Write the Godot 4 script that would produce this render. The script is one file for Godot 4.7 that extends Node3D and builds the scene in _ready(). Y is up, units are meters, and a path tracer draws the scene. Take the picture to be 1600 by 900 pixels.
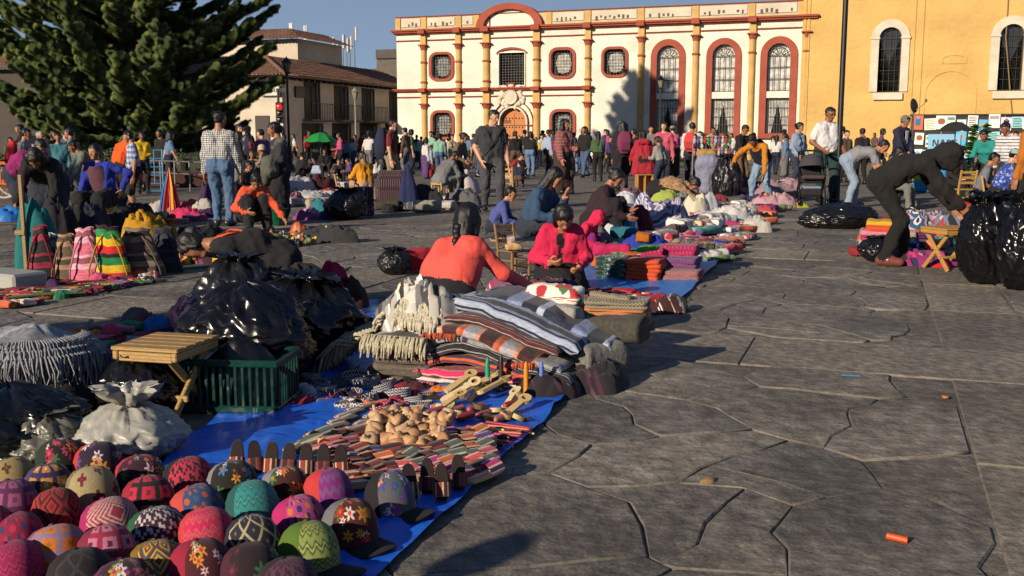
extends Node3D

const TH := 0.342                      # turn of that grid
var R := Vector3(cos(TH), 0, sin(TH))  # along the church front
var F := Vector3(sin(TH), 0, -cos(TH)) # along the rows of stalls
const EYE := 1.3
const PITCH := 0.14584
const FOC := 1600.0

var taken := {}
var mats := {}
var rng := RandomNumberGenerator.new()
var fn := FastNoiseLite.new()

class MB:
	var v := PackedVector3Array()
	var n := PackedVector3Array()
	var t := PackedVector2Array()
	var i := PackedInt32Array()
	var x := Transform3D.IDENTITY

	func face(p: Array, uv: Array = []) -> void:
		var o := Vector3.ZERO
		for k in p.size():
			var a: Vector3 = p[k]
			var b: Vector3 = p[(k + 1) % p.size()]
			o += a.cross(b)
		o = (x.basis * o).normalized()
		var s := v.size()
		for k in p.size():
			v.append(x * p[k])
			n.append(o)
			if uv.size():
				t.append(uv[k])
			else:
				var q: Vector3 = p[k]
				if absf(o.y) > 0.7: t.append(Vector2(q.x, q.z))
				elif absf(o.x) > 0.7: t.append(Vector2(q.z, q.y))
				else: t.append(Vector2(q.x, q.y))
		for k in range(1, p.size() - 1):
			i.append_array(PackedInt32Array([s, s + k + 1, s + k]))

	func box(c: Vector3, s: Vector3, b := 0.0) -> void:
		var h := s * 0.5
		if b <= 0.0:
			for ax in 3:
				for sg in [-1.0, 1.0]:
					var u := (ax + 1) % 3
					var w := (ax + 2) % 3
					var p := []
					for k in 4:
						var q := Vector3.ZERO
						q[ax] = h[ax] * sg
						q[u] = h[u] * (1.0 if k == 1 or k == 2 else -1.0) * sg
						q[w] = h[w] * (1.0 if k >= 2 else -1.0)
						p.append(c + q)
					face(p)
			return
		b = minf(b, minf(h.x, minf(h.y, h.z)) * 0.95)
		for ax in 3:
			for sg in [-1.0, 1.0]:
				var u := (ax + 1) % 3
				var w := (ax + 2) % 3
				var p := []
				for k in 4:
					var q := Vector3.ZERO
					q[ax] = h[ax] * sg
					q[u] = (h[u] - b) * (1.0 if k == 1 or k == 2 else -1.0) * sg
					q[w] = (h[w] - b) * (1.0 if k >= 2 else -1.0)
					p.append(c + q)
				face(p)
		for ax in 3:
			var u := (ax + 1) % 3
			var w := (ax + 2) % 3
			for su in [-1.0, 1.0]:
				for sw in [-1.0, 1.0]:
					var p := []
					for k in 4:
						var q := Vector3.ZERO
						q[ax] = (h[ax] - b) * (1.0 if k == 1 or k == 2 else -1.0)
						q[u] = (h[u] - (b if k >= 2 else 0.0)) * su
						q[w] = (h[w] - (0.0 if k >= 2 else b)) * sw
						p.append(c + q)
					if su * sw < 0.0: p.reverse()
					face(p)
		for sx in [-1.0, 1.0]:
			for sy in [-1.0, 1.0]:
				for sz in [-1.0, 1.0]:
					var p := [c + Vector3(h.x * sx, (h.y - b) * sy, (h.z - b) * sz), c + Vector3((h.x - b) * sx, h.y * sy, (h.z - b) * sz), c + Vector3((h.x - b) * sx, (h.y - b) * sy, h.z * sz)]
					if sx * sy * sz < 0.0: p.reverse()
					face(p)

	func beam(a: Vector3, b: Vector3, w: float, h: float, bev := 0.0, up := Vector3.UP) -> void:
		var z := (b - a).normalized()
		if absf(z.dot(up)) > 0.98: up = Vector3.RIGHT
		var xx := up.cross(z).normalized()
		var keep := x
		x = x * Transform3D(Basis(xx, z.cross(xx), z), (a + b) * 0.5)
		box(Vector3.ZERO, Vector3(w, h, a.distance_to(b)), bev)
		x = keep

	func grid(rows: Array, wrap := false, mode := "vol", us := 1.0, vs := 1.0, uvs: Array = []) -> void:
		var nr := rows.size()
		var nc: int = rows[0].size()
		var s := v.size()
		var pts := PackedVector3Array()
		for r in nr:
			pts.append_array(x * (rows[r] as PackedVector3Array))
		var nn := PackedVector3Array()
		nn.resize(pts.size())
		var idx := PackedInt32Array()
		var cen := Vector3.ZERO
		for p in pts: cen += p
		cen /= pts.size()
		var vol := 0.0
		var cc := nc if wrap else nc - 1
		for r in nr - 1:
			for c in cc:
				var c2 := (c + 1) % nc
				var a := r * nc + c
				var b := r * nc + c2
				var d := (r + 1) * nc + c2
				var e := (r + 1) * nc + c
				for tri in [[a, b, d], [a, d, e]]:
					var pa := pts[tri[0]]
					var fnm := (pts[tri[1]] - pa).cross(pts[tri[2]] - pa)
					vol += fnm.y if mode == "up" else fnm.dot(pa - cen)
					nn[tri[0]] += fnm
					nn[tri[1]] += fnm
					nn[tri[2]] += fnm
					idx.append_array(PackedInt32Array([s + tri[0], s + tri[2], s + tri[1]]))
		var flip := vol < 0.0 and mode != ""
		if flip:
			for k in range(0, idx.size(), 3):
				var q := idx[k + 1]
				idx[k + 1] = idx[k + 2]
				idx[k + 2] = q
		for k in pts.size():
			var q := nn[k].normalized()
			n.append(-q if flip else q)
			if uvs.size(): t.append(uvs[k])
			else: t.append(Vector2(float(k % nc) / maxf(nc - (0 if wrap else 1), 1) * us, float(k / nc) / maxf(nr - 1, 1) * vs))
		v.append_array(pts)
		i.append_array(idx)

	func tube(path: Array, rad: Array, sides := 8, cap := true, flat := 1.0, us := 1.0, vs := 1.0) -> void:
		var rows := []
		var ref := Vector3.UP
		if absf((path[1] - path[0]).normalized().y) > 0.9: ref = Vector3.RIGHT
		for k in path.size():
			var d: Vector3 = (path[mini(k + 1, path.size() - 1)] - path[maxi(k - 1, 0)]).normalized()
			var a := ref.cross(d).normalized()
			var b := d.cross(a)
			ref = b
			var r: float = rad[mini(k, rad.size() - 1)]
			var row := PackedVector3Array()
			for q in sides:
				var an := TAU * q / sides
				row.append(path[k] + a * cos(an) * r + b * sin(an) * r * flat)
			rows.append(row)
		if cap:
			for e in 2:
				var row := PackedVector3Array()
				row.resize(sides)
				row.fill(path[0] if e == 0 else path[-1])
				if e == 0: rows.push_front(row)
				else: rows.append(row)
		grid(rows, true, "vol", us, vs)

	func lathe(prof: Array, segs := 16, a0 := 0.0, a1 := TAU) -> void:
		var rows := []
		var full := absf(a1 - a0 - TAU) < 0.001
		for p in prof:
			var row := PackedVector3Array()
			for q in (segs if full else segs + 1):
				var an := a0 + (a1 - a0) * q / segs
				row.append(Vector3(p.x * cos(an), p.y, p.x * sin(an)))
			rows.append(row)
		grid(rows, full)

	func ball(c: Vector3, r: Vector3, segs := 12, rings := 8) -> void:
		var rows := []
		for k in rings + 1:
			var b := PI * k / rings
			var row := PackedVector3Array()
			for q in segs:
				var an := TAU * q / segs
				row.append(c + Vector3(r.x * sin(b) * cos(an), r.y * cos(b), r.z * sin(b) * sin(an)))
			rows.append(row)
		grid(rows, true)

	func prism(p: PackedVector2Array, z0: float, z1: float, back := true) -> void:
		if Geometry2D.is_polygon_clockwise(p): p.reverse()
		var tri := Geometry2D.triangulate_polygon(p)
		for k in range(0, tri.size(), 3):
			var q := [p[tri[k]], p[tri[k + 1]], p[tri[k + 2]]]
			if (q[1] - q[0]).cross(q[2] - q[0]) < 0.0: q.reverse()
			face([Vector3(q[0].x, q[0].y, z1), Vector3(q[1].x, q[1].y, z1), Vector3(q[2].x, q[2].y, z1)])
			if back: face([Vector3(q[2].x, q[2].y, z0), Vector3(q[1].x, q[1].y, z0), Vector3(q[0].x, q[0].y, z0)])
		for k in p.size():
			var a := p[k]
			var b := p[(k + 1) % p.size()]
			face([Vector3(a.x, a.y, z0), Vector3(b.x, b.y, z0), Vector3(b.x, b.y, z1), Vector3(a.x, a.y, z1)])

	func band(inn: PackedVector2Array, out: PackedVector2Array, z0: float, z1: float, open := false) -> void:
		for k in (inn.size() - 1 if open else inn.size()):
			var k2 := (k + 1) % inn.size()
			var a := inn[k]; var b := inn[k2]; var c := out[k2]; var d := out[k]
			face([Vector3(d.x, d.y, z1), Vector3(c.x, c.y, z1), Vector3(b.x, b.y, z1), Vector3(a.x, a.y, z1)])
			face([Vector3(d.x, d.y, z0), Vector3(c.x, c.y, z0), Vector3(c.x, c.y, z1), Vector3(d.x, d.y, z1)])
			face([Vector3(b.x, b.y, z0), Vector3(a.x, a.y, z0), Vector3(a.x, a.y, z1), Vector3(b.x, b.y, z1)])
		if open:
			for k in [0, inn.size() - 1]:
				var a := inn[k]; var d := out[k]
				face([Vector3(a.x, a.y, z0), Vector3(d.x, d.y, z0), Vector3(d.x, d.y, z1), Vector3(a.x, a.y, z1)] if k == 0 else [Vector3(d.x, d.y, z0), Vector3(a.x, a.y, z0), Vector3(a.x, a.y, z1), Vector3(d.x, d.y, z1)])

	func add(m: ArrayMesh, xf := Transform3D.IDENTITY) -> void:
		for sfc in m.get_surface_count():
			var a := m.surface_get_arrays(sfc)
			var s := v.size()
			v.append_array(x * (xf * (a[Mesh.ARRAY_VERTEX] as PackedVector3Array)))
			var nb := Transform3D((x.basis * xf.basis).orthonormalized(), Vector3.ZERO)
			n.append_array(nb * (a[Mesh.ARRAY_NORMAL] as PackedVector3Array))
			if a[Mesh.ARRAY_TEX_UV] != null: t.append_array(a[Mesh.ARRAY_TEX_UV])
			else: t.resize(v.size())
			for k in a[Mesh.ARRAY_INDEX]: i.append(s + k)

	func mesh() -> ArrayMesh:
		var m := ArrayMesh.new()
		if v.is_empty(): return m
		var a := []
		a.resize(Mesh.ARRAY_MAX)
		a[Mesh.ARRAY_VERTEX] = v
		a[Mesh.ARRAY_NORMAL] = n
		a[Mesh.ARRAY_TEX_UV] = t
		a[Mesh.ARRAY_INDEX] = i
		m.add_surface_from_arrays(Mesh.PRIMITIVE_TRIANGLES, a)
		return m

func numbered(s: String) -> String:
	var k: int = taken.get(s, 0)
	taken[s] = k + 1
	return s if k == 0 else "%s_%03d" % [s, k]

func tag(o: Node3D, label: String, category: String, group := "", kind := "") -> Node3D:
	if label: o.set_meta("label", label)
	if category: o.set_meta("category", category)
	if group: o.set_meta("group", group)
	if kind: o.set_meta("kind", kind)
	return o

func thing(called: String, label: String, category: String, at := Vector3.ZERO, turn := 0.0, group := "") -> Node3D:
	var o := Node3D.new()
	o.name = numbered(called)
	add_child(o, true)
	o.position = at
	o.rotation.y = turn
	return tag(o, label, category, group)

func part(called: String, st, m: Material, parent: Node = null, xf := Transform3D.IDENTITY) -> MeshInstance3D:
	var o := MeshInstance3D.new()
	o.name = called
	o.mesh = st.mesh() if st is MB else st
	o.material_override = m
	o.transform = xf
	if parent == null or parent == self:
		o.name = numbered(called)
		add_child(o, true)
	else:
		parent.add_child(o, true)
	return o

func solo(called: String, st, m: Material, label: String, category: String, at := Vector3.ZERO, turn := 0.0, group := "") -> MeshInstance3D:
	var o := part(called, st, m, self, Transform3D(Basis(Vector3.UP, turn), at))
	tag(o, label, category, group)
	return o

func structure(called: String, st, m: Material) -> MeshInstance3D:
	var o := part(called, st, m)
	o.set_meta("kind", "structure")
	return o

func ray(px: float, py: float) -> Vector3:
	var u := (px - 800.0) / FOC
	var w := (py - 450.0) / FOC
	return Vector3(u, -w * cos(PITCH) - sin(PITCH), w * sin(PITCH) - cos(PITCH))

func gp(px: float, py: float, h := 0.0) -> Vector3:
	var d := ray(px, py)
	return Vector3(0, EYE, 0) + d * ((h - EYE) / d.y)

func at(px: float, py: float, d: float) -> Vector3:
	var r := ray(px, py)
	return Vector3(0, EYE, 0) + r * (d / -r.z)

func gd(px: float, d: float) -> Vector3:   # ground under a column, d metres away
	var zc := d * cos(PITCH) + EYE * sin(PITCH)
	return Vector3((px - 800.0) / FOC * zc, 0, -d)

var tex := {}

func noise_img(freq: float, size: int, seed_: int, lo: float, hi: float, type := 3, fract := 4) -> Image:
	var f := FastNoiseLite.new()
	f.noise_type = type
	f.frequency = freq
	f.seed = seed_
	f.fractal_octaves = fract
	var im := f.get_seamless_image(size, size)
	im.convert(Image.FORMAT_L8)
	var d := im.get_data()
	for k in d.size():
		d[k] = int(clampf(lo + (hi - lo) * d[k] / 255.0, 0, 1) * 255.0)
	return Image.create_from_data(size, size, false, Image.FORMAT_L8, d)

func make_textures() -> void:
	var g := noise_img(0.02, 512, 3, 0.62, 1.08)
	var h := noise_img(0.15, 512, 7, 0.66, 1.05)
	var d := g.get_data()
	var e := h.get_data()
	for k in d.size(): d[k] = int(d[k] * e[k] / 255.0)
	tex.grain = ImageTexture.create_from_image(Image.create_from_data(512, 512, false, Image.FORMAT_L8, d))
	tex.blotch = ImageTexture.create_from_image(noise_img(0.008, 512, 11, 0.72, 1.08, 3, 5))
	tex.wash = ImageTexture.create_from_image(noise_img(0.008, 512, 12, 0.87, 1.04, 3, 5))
	tex.fine = ImageTexture.create_from_image(noise_img(0.2, 256, 5, 0.7, 1.05))
	tex.bumpn = bump(noise_img(0.06, 512, 21, 0, 1, 3, 5), 9.0)
	tex.rockn = bump(noise_img(0.03, 512, 22, 0, 1, 3, 6), 14.0)
	tex.foldn = bump(noise_img(0.012, 256, 23, 0, 1, 3, 2), 10.0)
	var w := Image.create(64, 64, false, Image.FORMAT_L8)
	for y in 64:
		for xx in 64:
			var q := 0.5 + 0.25 * sin(xx * TAU / 8.0 + (PI if (y / 4) % 2 else 0.0)) + 0.2 * sin(y * TAU / 4.0)
			w.set_pixel(xx, y, Color(q, q, q))
	tex.weaven = bump(w, 3.0)
	var wd := Image.create(256, 256, false, Image.FORMAT_L8)
	for y in 256:
		for xx in 256:
			var q := 0.78 + 0.16 * sin(y * 0.35 + 3.0 * fn.get_noise_2d(xx * 0.6, y * 3.0)) * (0.6 + 0.4 * fn.get_noise_2d(xx, y)) + 0.18 * fn.get_noise_2d(xx * 1.5 + 40, y * 14.0)
			wd.set_pixel(xx, y, Color(q, q, q))
	tex.wood = ImageTexture.create_from_image(wd)

func bump(im: Image, k: float) -> ImageTexture:
	im.convert(Image.FORMAT_RGBA8)
	im.bump_map_to_normal_map(k)
	return ImageTexture.create_from_image(im)

func lin(r: float, g: float, b: float) -> Color:
	return Color(r, g, b).linear_to_srgb()

func hexc(h: String) -> Color:
	return Color.html(h)

func mat(kind: String, c: Color, size := 1.0, key := "") -> StandardMaterial3D:
	var k := "%s%s%.2f%s" % [kind, c.to_html(), size, key]
	if mats.has(k): return mats[k]
	var m := StandardMaterial3D.new()
	m.albedo_color = c
	m.uv1_triplanar = true
	m.roughness = 0.85
	match kind:
		"plaster":
			m.uv1_world_triplanar = true
			m.albedo_texture = tex.wash
			m.uv1_scale = Vector3.ONE / (6.0 * size)
			m.normal_enabled = true; m.normal_texture = tex.bumpn; m.normal_scale = 0.25
			m.roughness = 0.9
			m.detail_enabled = true; m.detail_albedo = tex.fine; m.detail_blend_mode = BaseMaterial3D.BLEND_MODE_MUL; m.detail_uv_layer = BaseMaterial3D.DETAIL_UV_2; m.uv2_triplanar = true; m.uv2_world_triplanar = true; m.uv2_scale = Vector3.ONE / 1.3
		"stone":
			m.uv1_world_triplanar = true
			m.albedo_texture = tex.grain
			m.uv1_scale = Vector3.ONE / (1.1 * size)
			m.normal_enabled = true; m.normal_texture = tex.rockn; m.normal_scale = 0.32
			m.roughness = 0.8
			m.detail_enabled = true; m.detail_albedo = tex.blotch; m.detail_blend_mode = BaseMaterial3D.BLEND_MODE_MUL; m.detail_uv_layer = BaseMaterial3D.DETAIL_UV_2; m.uv2_triplanar = true; m.uv2_world_triplanar = true; m.uv2_scale = Vector3.ONE / 3.7
		"cloth":
			m.albedo_texture = tex.fine
			m.uv1_scale = Vector3.ONE / (0.35 * size)
			m.normal_enabled = true; m.normal_texture = tex.foldn; m.normal_scale = 0.55
			m.roughness = 0.92
			m.rim_enabled = true; m.rim = 0.15; m.rim_tint = 0.8
		"wool":
			m.albedo_texture = tex.grain
			m.uv1_scale = Vector3.ONE / (0.25 * size)
			m.normal_enabled = true; m.normal_texture = tex.bumpn; m.normal_scale = 1.0
			m.roughness = 0.97
			m.rim_enabled = true; m.rim = 0.25; m.rim_tint = 0.7
		"wood":
			m.albedo_texture = tex.wood
			m.uv1_scale = Vector3(1.2, 3, 3) / size
			m.roughness = 0.6
		"metal":
			m.metallic = 0.6; m.roughness = 0.45
			m.albedo_texture = tex.fine
		"plastic":
			m.roughness = 0.3
			m.normal_enabled = true; m.normal_texture = tex.foldn; m.normal_scale = 0.5; m.uv1_scale = Vector3.ONE / (0.3 * size)
		"paint":
			m.roughness = 0.5
			m.albedo_texture = tex.fine; m.uv1_scale = Vector3.ONE / 0.4
		"hair":
			m.roughness = 0.5
			m.albedo_texture = tex.fine; m.uv1_scale = Vector3(8, 1, 8)
			m.normal_enabled = true; m.normal_texture = tex.bumpn; m.normal_scale = 0.7
		"skin":
			m.roughness = 0.55
			m.albedo_texture = tex.fine; m.uv1_scale = Vector3.ONE / 0.2
			m.subsurf_scatter_enabled = true; m.subsurf_scatter_strength = 0.04
		"glass":
			m.roughness = 0.08
			m.metallic_specular = 0.6
			m.albedo_texture = tex.blotch; m.uv1_scale = Vector3.ONE / 1.2
		"plain":
			m.roughness = 0.9
	mats[k] = m
	return m

func pic(key: String, im: Image, tri := 0.0, rough := 0.92, kind := "cloth") -> StandardMaterial3D:
	if mats.has(key): return mats[key]
	var m := StandardMaterial3D.new()
	m.albedo_texture = ImageTexture.create_from_image(im)
	m.roughness = rough
	if tri > 0.0:
		m.uv1_triplanar = true
		m.uv1_scale = Vector3.ONE / tri
	if kind == "cloth":
		m.rim_enabled = true; m.rim = 0.15; m.rim_tint = 0.8
	mats[key] = m
	return m

func _ready() -> void:
	rng.seed = 20
	fn.seed = 5
	fn.frequency = 0.05
	make_textures()
	var cam := Camera3D.new()
	cam.name = "camera"
	cam.position = Vector3(0, EYE, 0)
	cam.rotation.x = -PITCH
	cam.fov = rad_to_deg(2.0 * atan(450.0 / FOC))
	cam.near = 0.05
	cam.far = 2500.0
	add_child(cam)
	var env := Environment.new()
	env.background_mode = Environment.BG_SKY
	var sm := ProceduralSkyMaterial.new()
	sm.sky_top_color = Color(0.22, 0.31, 0.45)
	sm.sky_horizon_color = Color(0.50, 0.58, 0.67)
	sm.sky_curve = 0.22
	sm.ground_bottom_color = Color(0.16, 0.15, 0.14)
	sm.ground_horizon_color = Color(0.44, 0.46, 0.48)
	sm.sun_angle_max = 4.0
	var sky := Sky.new()
	sky.sky_material = sm
	env.sky = sky
	env.background_energy_multiplier = 0.84
	env.tonemap_mode = Environment.TONE_MAPPER_LINEAR
	env.tonemap_exposure = 1.66
	env.sdfgi_enabled = true
	env.ssao_enabled = true
	env.ssil_enabled = true
	var we := WorldEnvironment.new()
	we.name = "world"
	we.environment = env
	add_child(we)
	var sun := DirectionalLight3D.new()
	sun.name = "sun"
	sun.light_color = Color(1.0, 0.93, 0.83)
	sun.light_energy = 1.35
	sun.light_angular_distance = 0.5
	sun.shadow_enabled = true
	sun.sky_mode = DirectionalLight3D.SKY_MODE_LIGHT_ONLY
	var az := deg_to_rad(42.0)
	var el := deg_to_rad(20.0)
	var towards := Vector3(-sin(az) * cos(el), sin(el), cos(az) * cos(el))
	sun.basis = Basis.looking_at(-towards, Vector3.UP)
	add_child(sun)
	build_ground()
	build_church()
	build_left_house()
	build_street()
	build_tree()
	build_people()
	build_goods()

func clip_half(p: PackedVector2Array, m: Vector2, d: Vector2) -> PackedVector2Array:
	var o := PackedVector2Array()
	for k in p.size():
		var a := p[k]
		var b := p[(k + 1) % p.size()]
		var sa := (a - m).dot(d)
		var sb := (b - m).dot(d)
		if sa <= 0.0: o.append(a)
		if (sa < 0.0 and sb > 0.0) or (sa > 0.0 and sb < 0.0):
			o.append(a.lerp(b, sa / (sa - sb)))
	return o

func in_view(p: Vector3) -> bool:
	var zc := -p.z * cos(PITCH) + EYE * sin(PITCH)
	return p.z < -2.3 and absf(p.x) < 0.53 * zc + 0.5

func build_ground() -> void:
	var g := MB.new()
	g.face([Vector3(-900, -0.012, 900), Vector3(900, -0.012, 900), Vector3(900, -0.012, -1400), Vector3(-900, -0.012, -1400)])
	var ground := structure("plaza_ground", g, mat("stone", lin(0.31, 0.268, 0.212), 1.0, "mortar"))
	var o := gp(1484, 592)
	var tones := [lin(0.31, 0.272, 0.226), lin(0.35, 0.306, 0.25), lin(0.26, 0.232, 0.2), lin(0.38, 0.33, 0.268), lin(0.315, 0.283, 0.245)]
	var sm := []
	for q in 5: sm.append(mat("stone", tones[q], 0.8 + 0.1 * q))
	var bandm := [mat("stone", lin(0.4, 0.345, 0.27), 0.6), mat("stone", lin(0.36, 0.31, 0.245), 0.7), mat("stone", lin(0.43, 0.37, 0.29), 0.66)]
	var wob := FastNoiseLite.new()
	wob.seed = 9
	wob.frequency = 1.3
	wob.fractal_octaves = 2
	var PS := 4.6
	var count := 0
	for pj in range(0, 4):
		for pi in range(-5, 3):
			for kind in 2:
				var a0 := pi * 5.22 - PS
				var b0 := pj * 5.5 - PS
				var r := Rect2(a0, b0 + PS + 0.012, PS + 0.612, 0.87) if kind == 0 else Rect2(a0 + PS + 0.012, b0 - 0.006, 0.588, PS + 0.006)
				var seg := 3
				for q in seg:
					var rr := Rect2(r.position + Vector2(r.size.x * q / seg, 0), Vector2(r.size.x / seg - 0.01, r.size.y)) if kind == 0 else Rect2(r.position + Vector2(0, r.size.y * q / seg), Vector2(r.size.x, r.size.y / seg - 0.01))
					var c := o + R * rr.get_center().x + F * rr.get_center().y
					if not in_view(c) and not in_view(c + R * 0.9) and not in_view(c - R * 0.9): continue
					if -c.z > 17.0: continue
					var s := MB.new()
					s.box(Vector3(0, -0.02, 0), Vector3(rr.size.x, 0.04, rr.size.y), 0.006)
					part("concrete_strip", s, bandm[rng.randi() % 3], ground, Transform3D(Basis(Vector3.UP, -TH), c + Vector3(0, rng.randf_range(-0.004, 0.0), 0)))
			var nx := 7
			var ny := 6
			var pts := PackedVector2Array()
			for y in range(-1, ny + 1):
				for x in range(-1, nx + 1):
					pts.append(Vector2((x + 0.5 + (0.5 if y % 2 else 0.0) + rng.randf_range(-0.42, 0.42)) * PS / nx - PS, (y + 0.5 + rng.randf_range(-0.4, 0.4)) * PS / ny - PS))
			var skip := rng.randf()
			for k in pts.size():
				var poly := PackedVector2Array([Vector2(-PS, -PS), Vector2(0, -PS), Vector2(0, 0), Vector2(-PS, 0)])
				var pk := pts[k]
				if pk.x < -PS or pk.x > 0 or pk.y < -PS or pk.y > 0: continue
				var base := o + R * (pi * 5.22 + pk.x) + F * (pj * 5.5 + pk.y)
				if not in_view(base) or -base.z > 15.5: continue
				for j in pts.size():
					if j == k or pk.distance_to(pts[j]) > 2.4: continue
					poly = clip_half(poly, (pk + pts[j]) * 0.5, (pts[j] - pk).normalized())
				if poly.size() < 3: continue
				var halves := [poly]
				if rng.randf() < 0.45:
					var dv := Vector2.from_angle(rng.randf() * TAU)
					halves = [clip_half(poly, pk, dv), clip_half(poly, pk, -dv)]
				for half in halves:
					if half.size() > 2: flagstone(ground, half, o, PS, pi, pj, wob, sm[rng.randi() % 5])
				count += halves.size()
	print("flagstones ", count)

func flagstone(ground: Node3D, poly: PackedVector2Array, o: Vector3, PS: float, pi: int, pj: int, wob: FastNoiseLite, m: Material) -> void:
	var shp := PackedVector2Array()
	for e in poly.size():
		var a := poly[e]
		var b := poly[(e + 1) % poly.size()]
		var n := maxi(1, int(a.distance_to(b) / 0.16))
		for q in n:
			var p := a.lerp(b, float(q) / n)
			var border := p.x < -PS + 0.01 or p.x > -0.01 or p.y < -PS + 0.01 or p.y > -0.01
			if not border: p += 0.11 * Vector2(wob.get_noise_2d(p.x + pi * 40, p.y), wob.get_noise_2d(p.x, p.y + 70 + pi * 40))
			shp.append(p)
	var ins := Geometry2D.offset_polygon(shp, -rng.randf_range(0.001, 0.006), Geometry2D.JOIN_MITER)
	if ins.is_empty(): return
	var lo: PackedVector2Array = ins[0]
	if Geometry2D.is_polygon_clockwise(lo): lo.reverse()
	var st := MB.new()
	var cen := Vector2.ZERO
	for p in lo: cen += p
	cen /= lo.size()
	var tilt := Vector2(rng.randf_range(-0.006, 0.006), rng.randf_range(-0.006, 0.006))
	var up := rng.randf_range(-0.003, 0.003)
	var ring: Array = [PackedVector3Array(), PackedVector3Array(), PackedVector3Array()]
	for p in lo:
		var d := p - cen
		var h := up + tilt.dot(d) + 0.003 * wob.get_noise_2d(p.x * 3 + pi * 9, p.y * 3)
		var inn := d * (1.0 - 0.008 / maxf(d.length(), 0.06))
		ring[0].append(Vector3(d.x, -0.03, -d.y))
		ring[1].append(Vector3(d.x, h - 0.006, -d.y))
		ring[2].append(Vector3(inn.x, h, -inn.y))
	st.grid([ring[0], ring[1]], true, "")
	st.grid([ring[1], ring[2]], true, "")
	var top := []
	for p in ring[2]: top.append(p)
	var s0 := st.v.size()
	st.v.append(Vector3(0, up, 0)); st.n.append(Vector3.UP); st.t.append(Vector2.ZERO)
	for p in top:
		st.v.append(p); st.n.append(Vector3.UP); st.t.append(Vector2(p.x, p.z))
	for e in top.size():
		st.i.append_array(PackedInt32Array([s0, s0 + 1 + (e + 1) % top.size(), s0 + 1 + e]))
	part("flagstone", st, m, ground, Transform3D(Basis(Vector3.UP, -TH), o + R * (pi * 5.22 + cen.x) + F * (pj * 5.5 + cen.y)))

func rrect(c: Vector2, w: float, h: float, r: float, n := 6) -> PackedVector2Array:
	var o := PackedVector2Array()
	for q in 4:
		var s := Vector2(1 if q == 0 or q == 3 else -1, 1 if q < 2 else -1)
		var k := c + Vector2((w * 0.5 - r) * s.x, (h * 0.5 - r) * s.y)
		for e in n + 1:
			var a := PI * 0.5 * (q + float(e) / n)
			o.append(k + Vector2(cos(a), sin(a)) * r)
	return o

func arch(cx: float, w: float, y0: float, ys: float, n := 14, rise := 1.0) -> PackedVector2Array:
	var o := PackedVector2Array([Vector2(cx - w * 0.5, y0), Vector2(cx + w * 0.5, y0)])
	for e in n + 1:
		var a := PI * e / n
		o.append(Vector2(cx + cos(a) * w * 0.5, ys + sin(a) * w * 0.5 * rise))
	return o

func plane_hit(px: float, py: float, o: Vector3, nrm: Vector3) -> Vector3:
	var d := ray(px, py)
	var e := Vector3(0, EYE, 0)
	return e + d * ((o - e).dot(nrm) / d.dot(nrm))

var church_o := Vector3(0, 0, -65)
func fac(px: float, py: float) -> Vector2:
	var p := plane_hit(px, py, church_o, -F) - church_o
	return Vector2(p.dot(R), p.y)

func csg_wall(parent: Node3D, box: Rect2, thick: float, holes: Array, m: Material) -> void:
	var w := CSGBox3D.new()
	w.name = "wall"
	w.size = Vector3(box.size.x, box.size.y, thick)
	w.position = Vector3(box.get_center().x, box.get_center().y, -thick * 0.5)
	w.material = m
	for h in holes:
		var s := CSGPolygon3D.new()
		s.name = "opening"
		s.operation = CSGShape3D.OPERATION_SUBTRACTION
		var p := PackedVector2Array()
		for q in h: p.append(q - box.get_center())
		s.polygon = p
		s.depth = thick * 3.0
		s.position.z = thick * 1.5
		s.material = m
		w.add_child(s)
	parent.add_child(w)

func window(parent: Node3D, inn: PackedVector2Array, out: PackedVector2Array, m_sur: Material, m_glass: Material, m_bar: Material, nx: int, ny: int, open := false, fan := false) -> void:
	var s := MB.new()
	s.band(inn, out, -0.02, 0.09, open)
	var w := part("window", s, m_sur, parent)
	var g := MB.new()
	var off := Geometry2D.offset_polygon(inn, 0.05)
	g.prism(off[0] if off.size() else inn, -0.32, -0.3)
	part("pane", g, m_glass, w)
	var lo := inn[0]
	var hi := inn[0]
	for p in inn:
		lo = lo.min(p)
		hi = hi.max(p)
	var b := MB.new()
	for k in range(1, nx):
		var xx := lerpf(lo.x, hi.x, float(k) / nx)
		for seg in Geometry2D.intersect_polyline_with_polygon(PackedVector2Array([Vector2(xx, lo.y - 1), Vector2(xx, hi.y + 1)]), inn):
			b.beam(Vector3(seg[0].x, seg[0].y, -0.14), Vector3(seg[1].x, seg[1].y, -0.14), 0.022, 0.022)
	for k in range(1, ny):
		var yy := lerpf(lo.y, hi.y, float(k) / ny)
		for seg in Geometry2D.intersect_polyline_with_polygon(PackedVector2Array([Vector2(lo.x - 1, yy), Vector2(hi.x + 1, yy)]), inn):
			b.beam(Vector3(seg[0].x, seg[0].y, -0.16), Vector3(seg[1].x, seg[1].y, -0.16), 0.022, 0.022)
	part("grille", b, m_bar, w)
	var fr := MB.new()
	var f2 := Geometry2D.offset_polygon(inn, -0.06)
	if f2.size() and f2[0].size() == inn.size():
		fr.band(f2[0], inn, -0.3, -0.24)
		part("frame", fr, m_bar, w)

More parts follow.
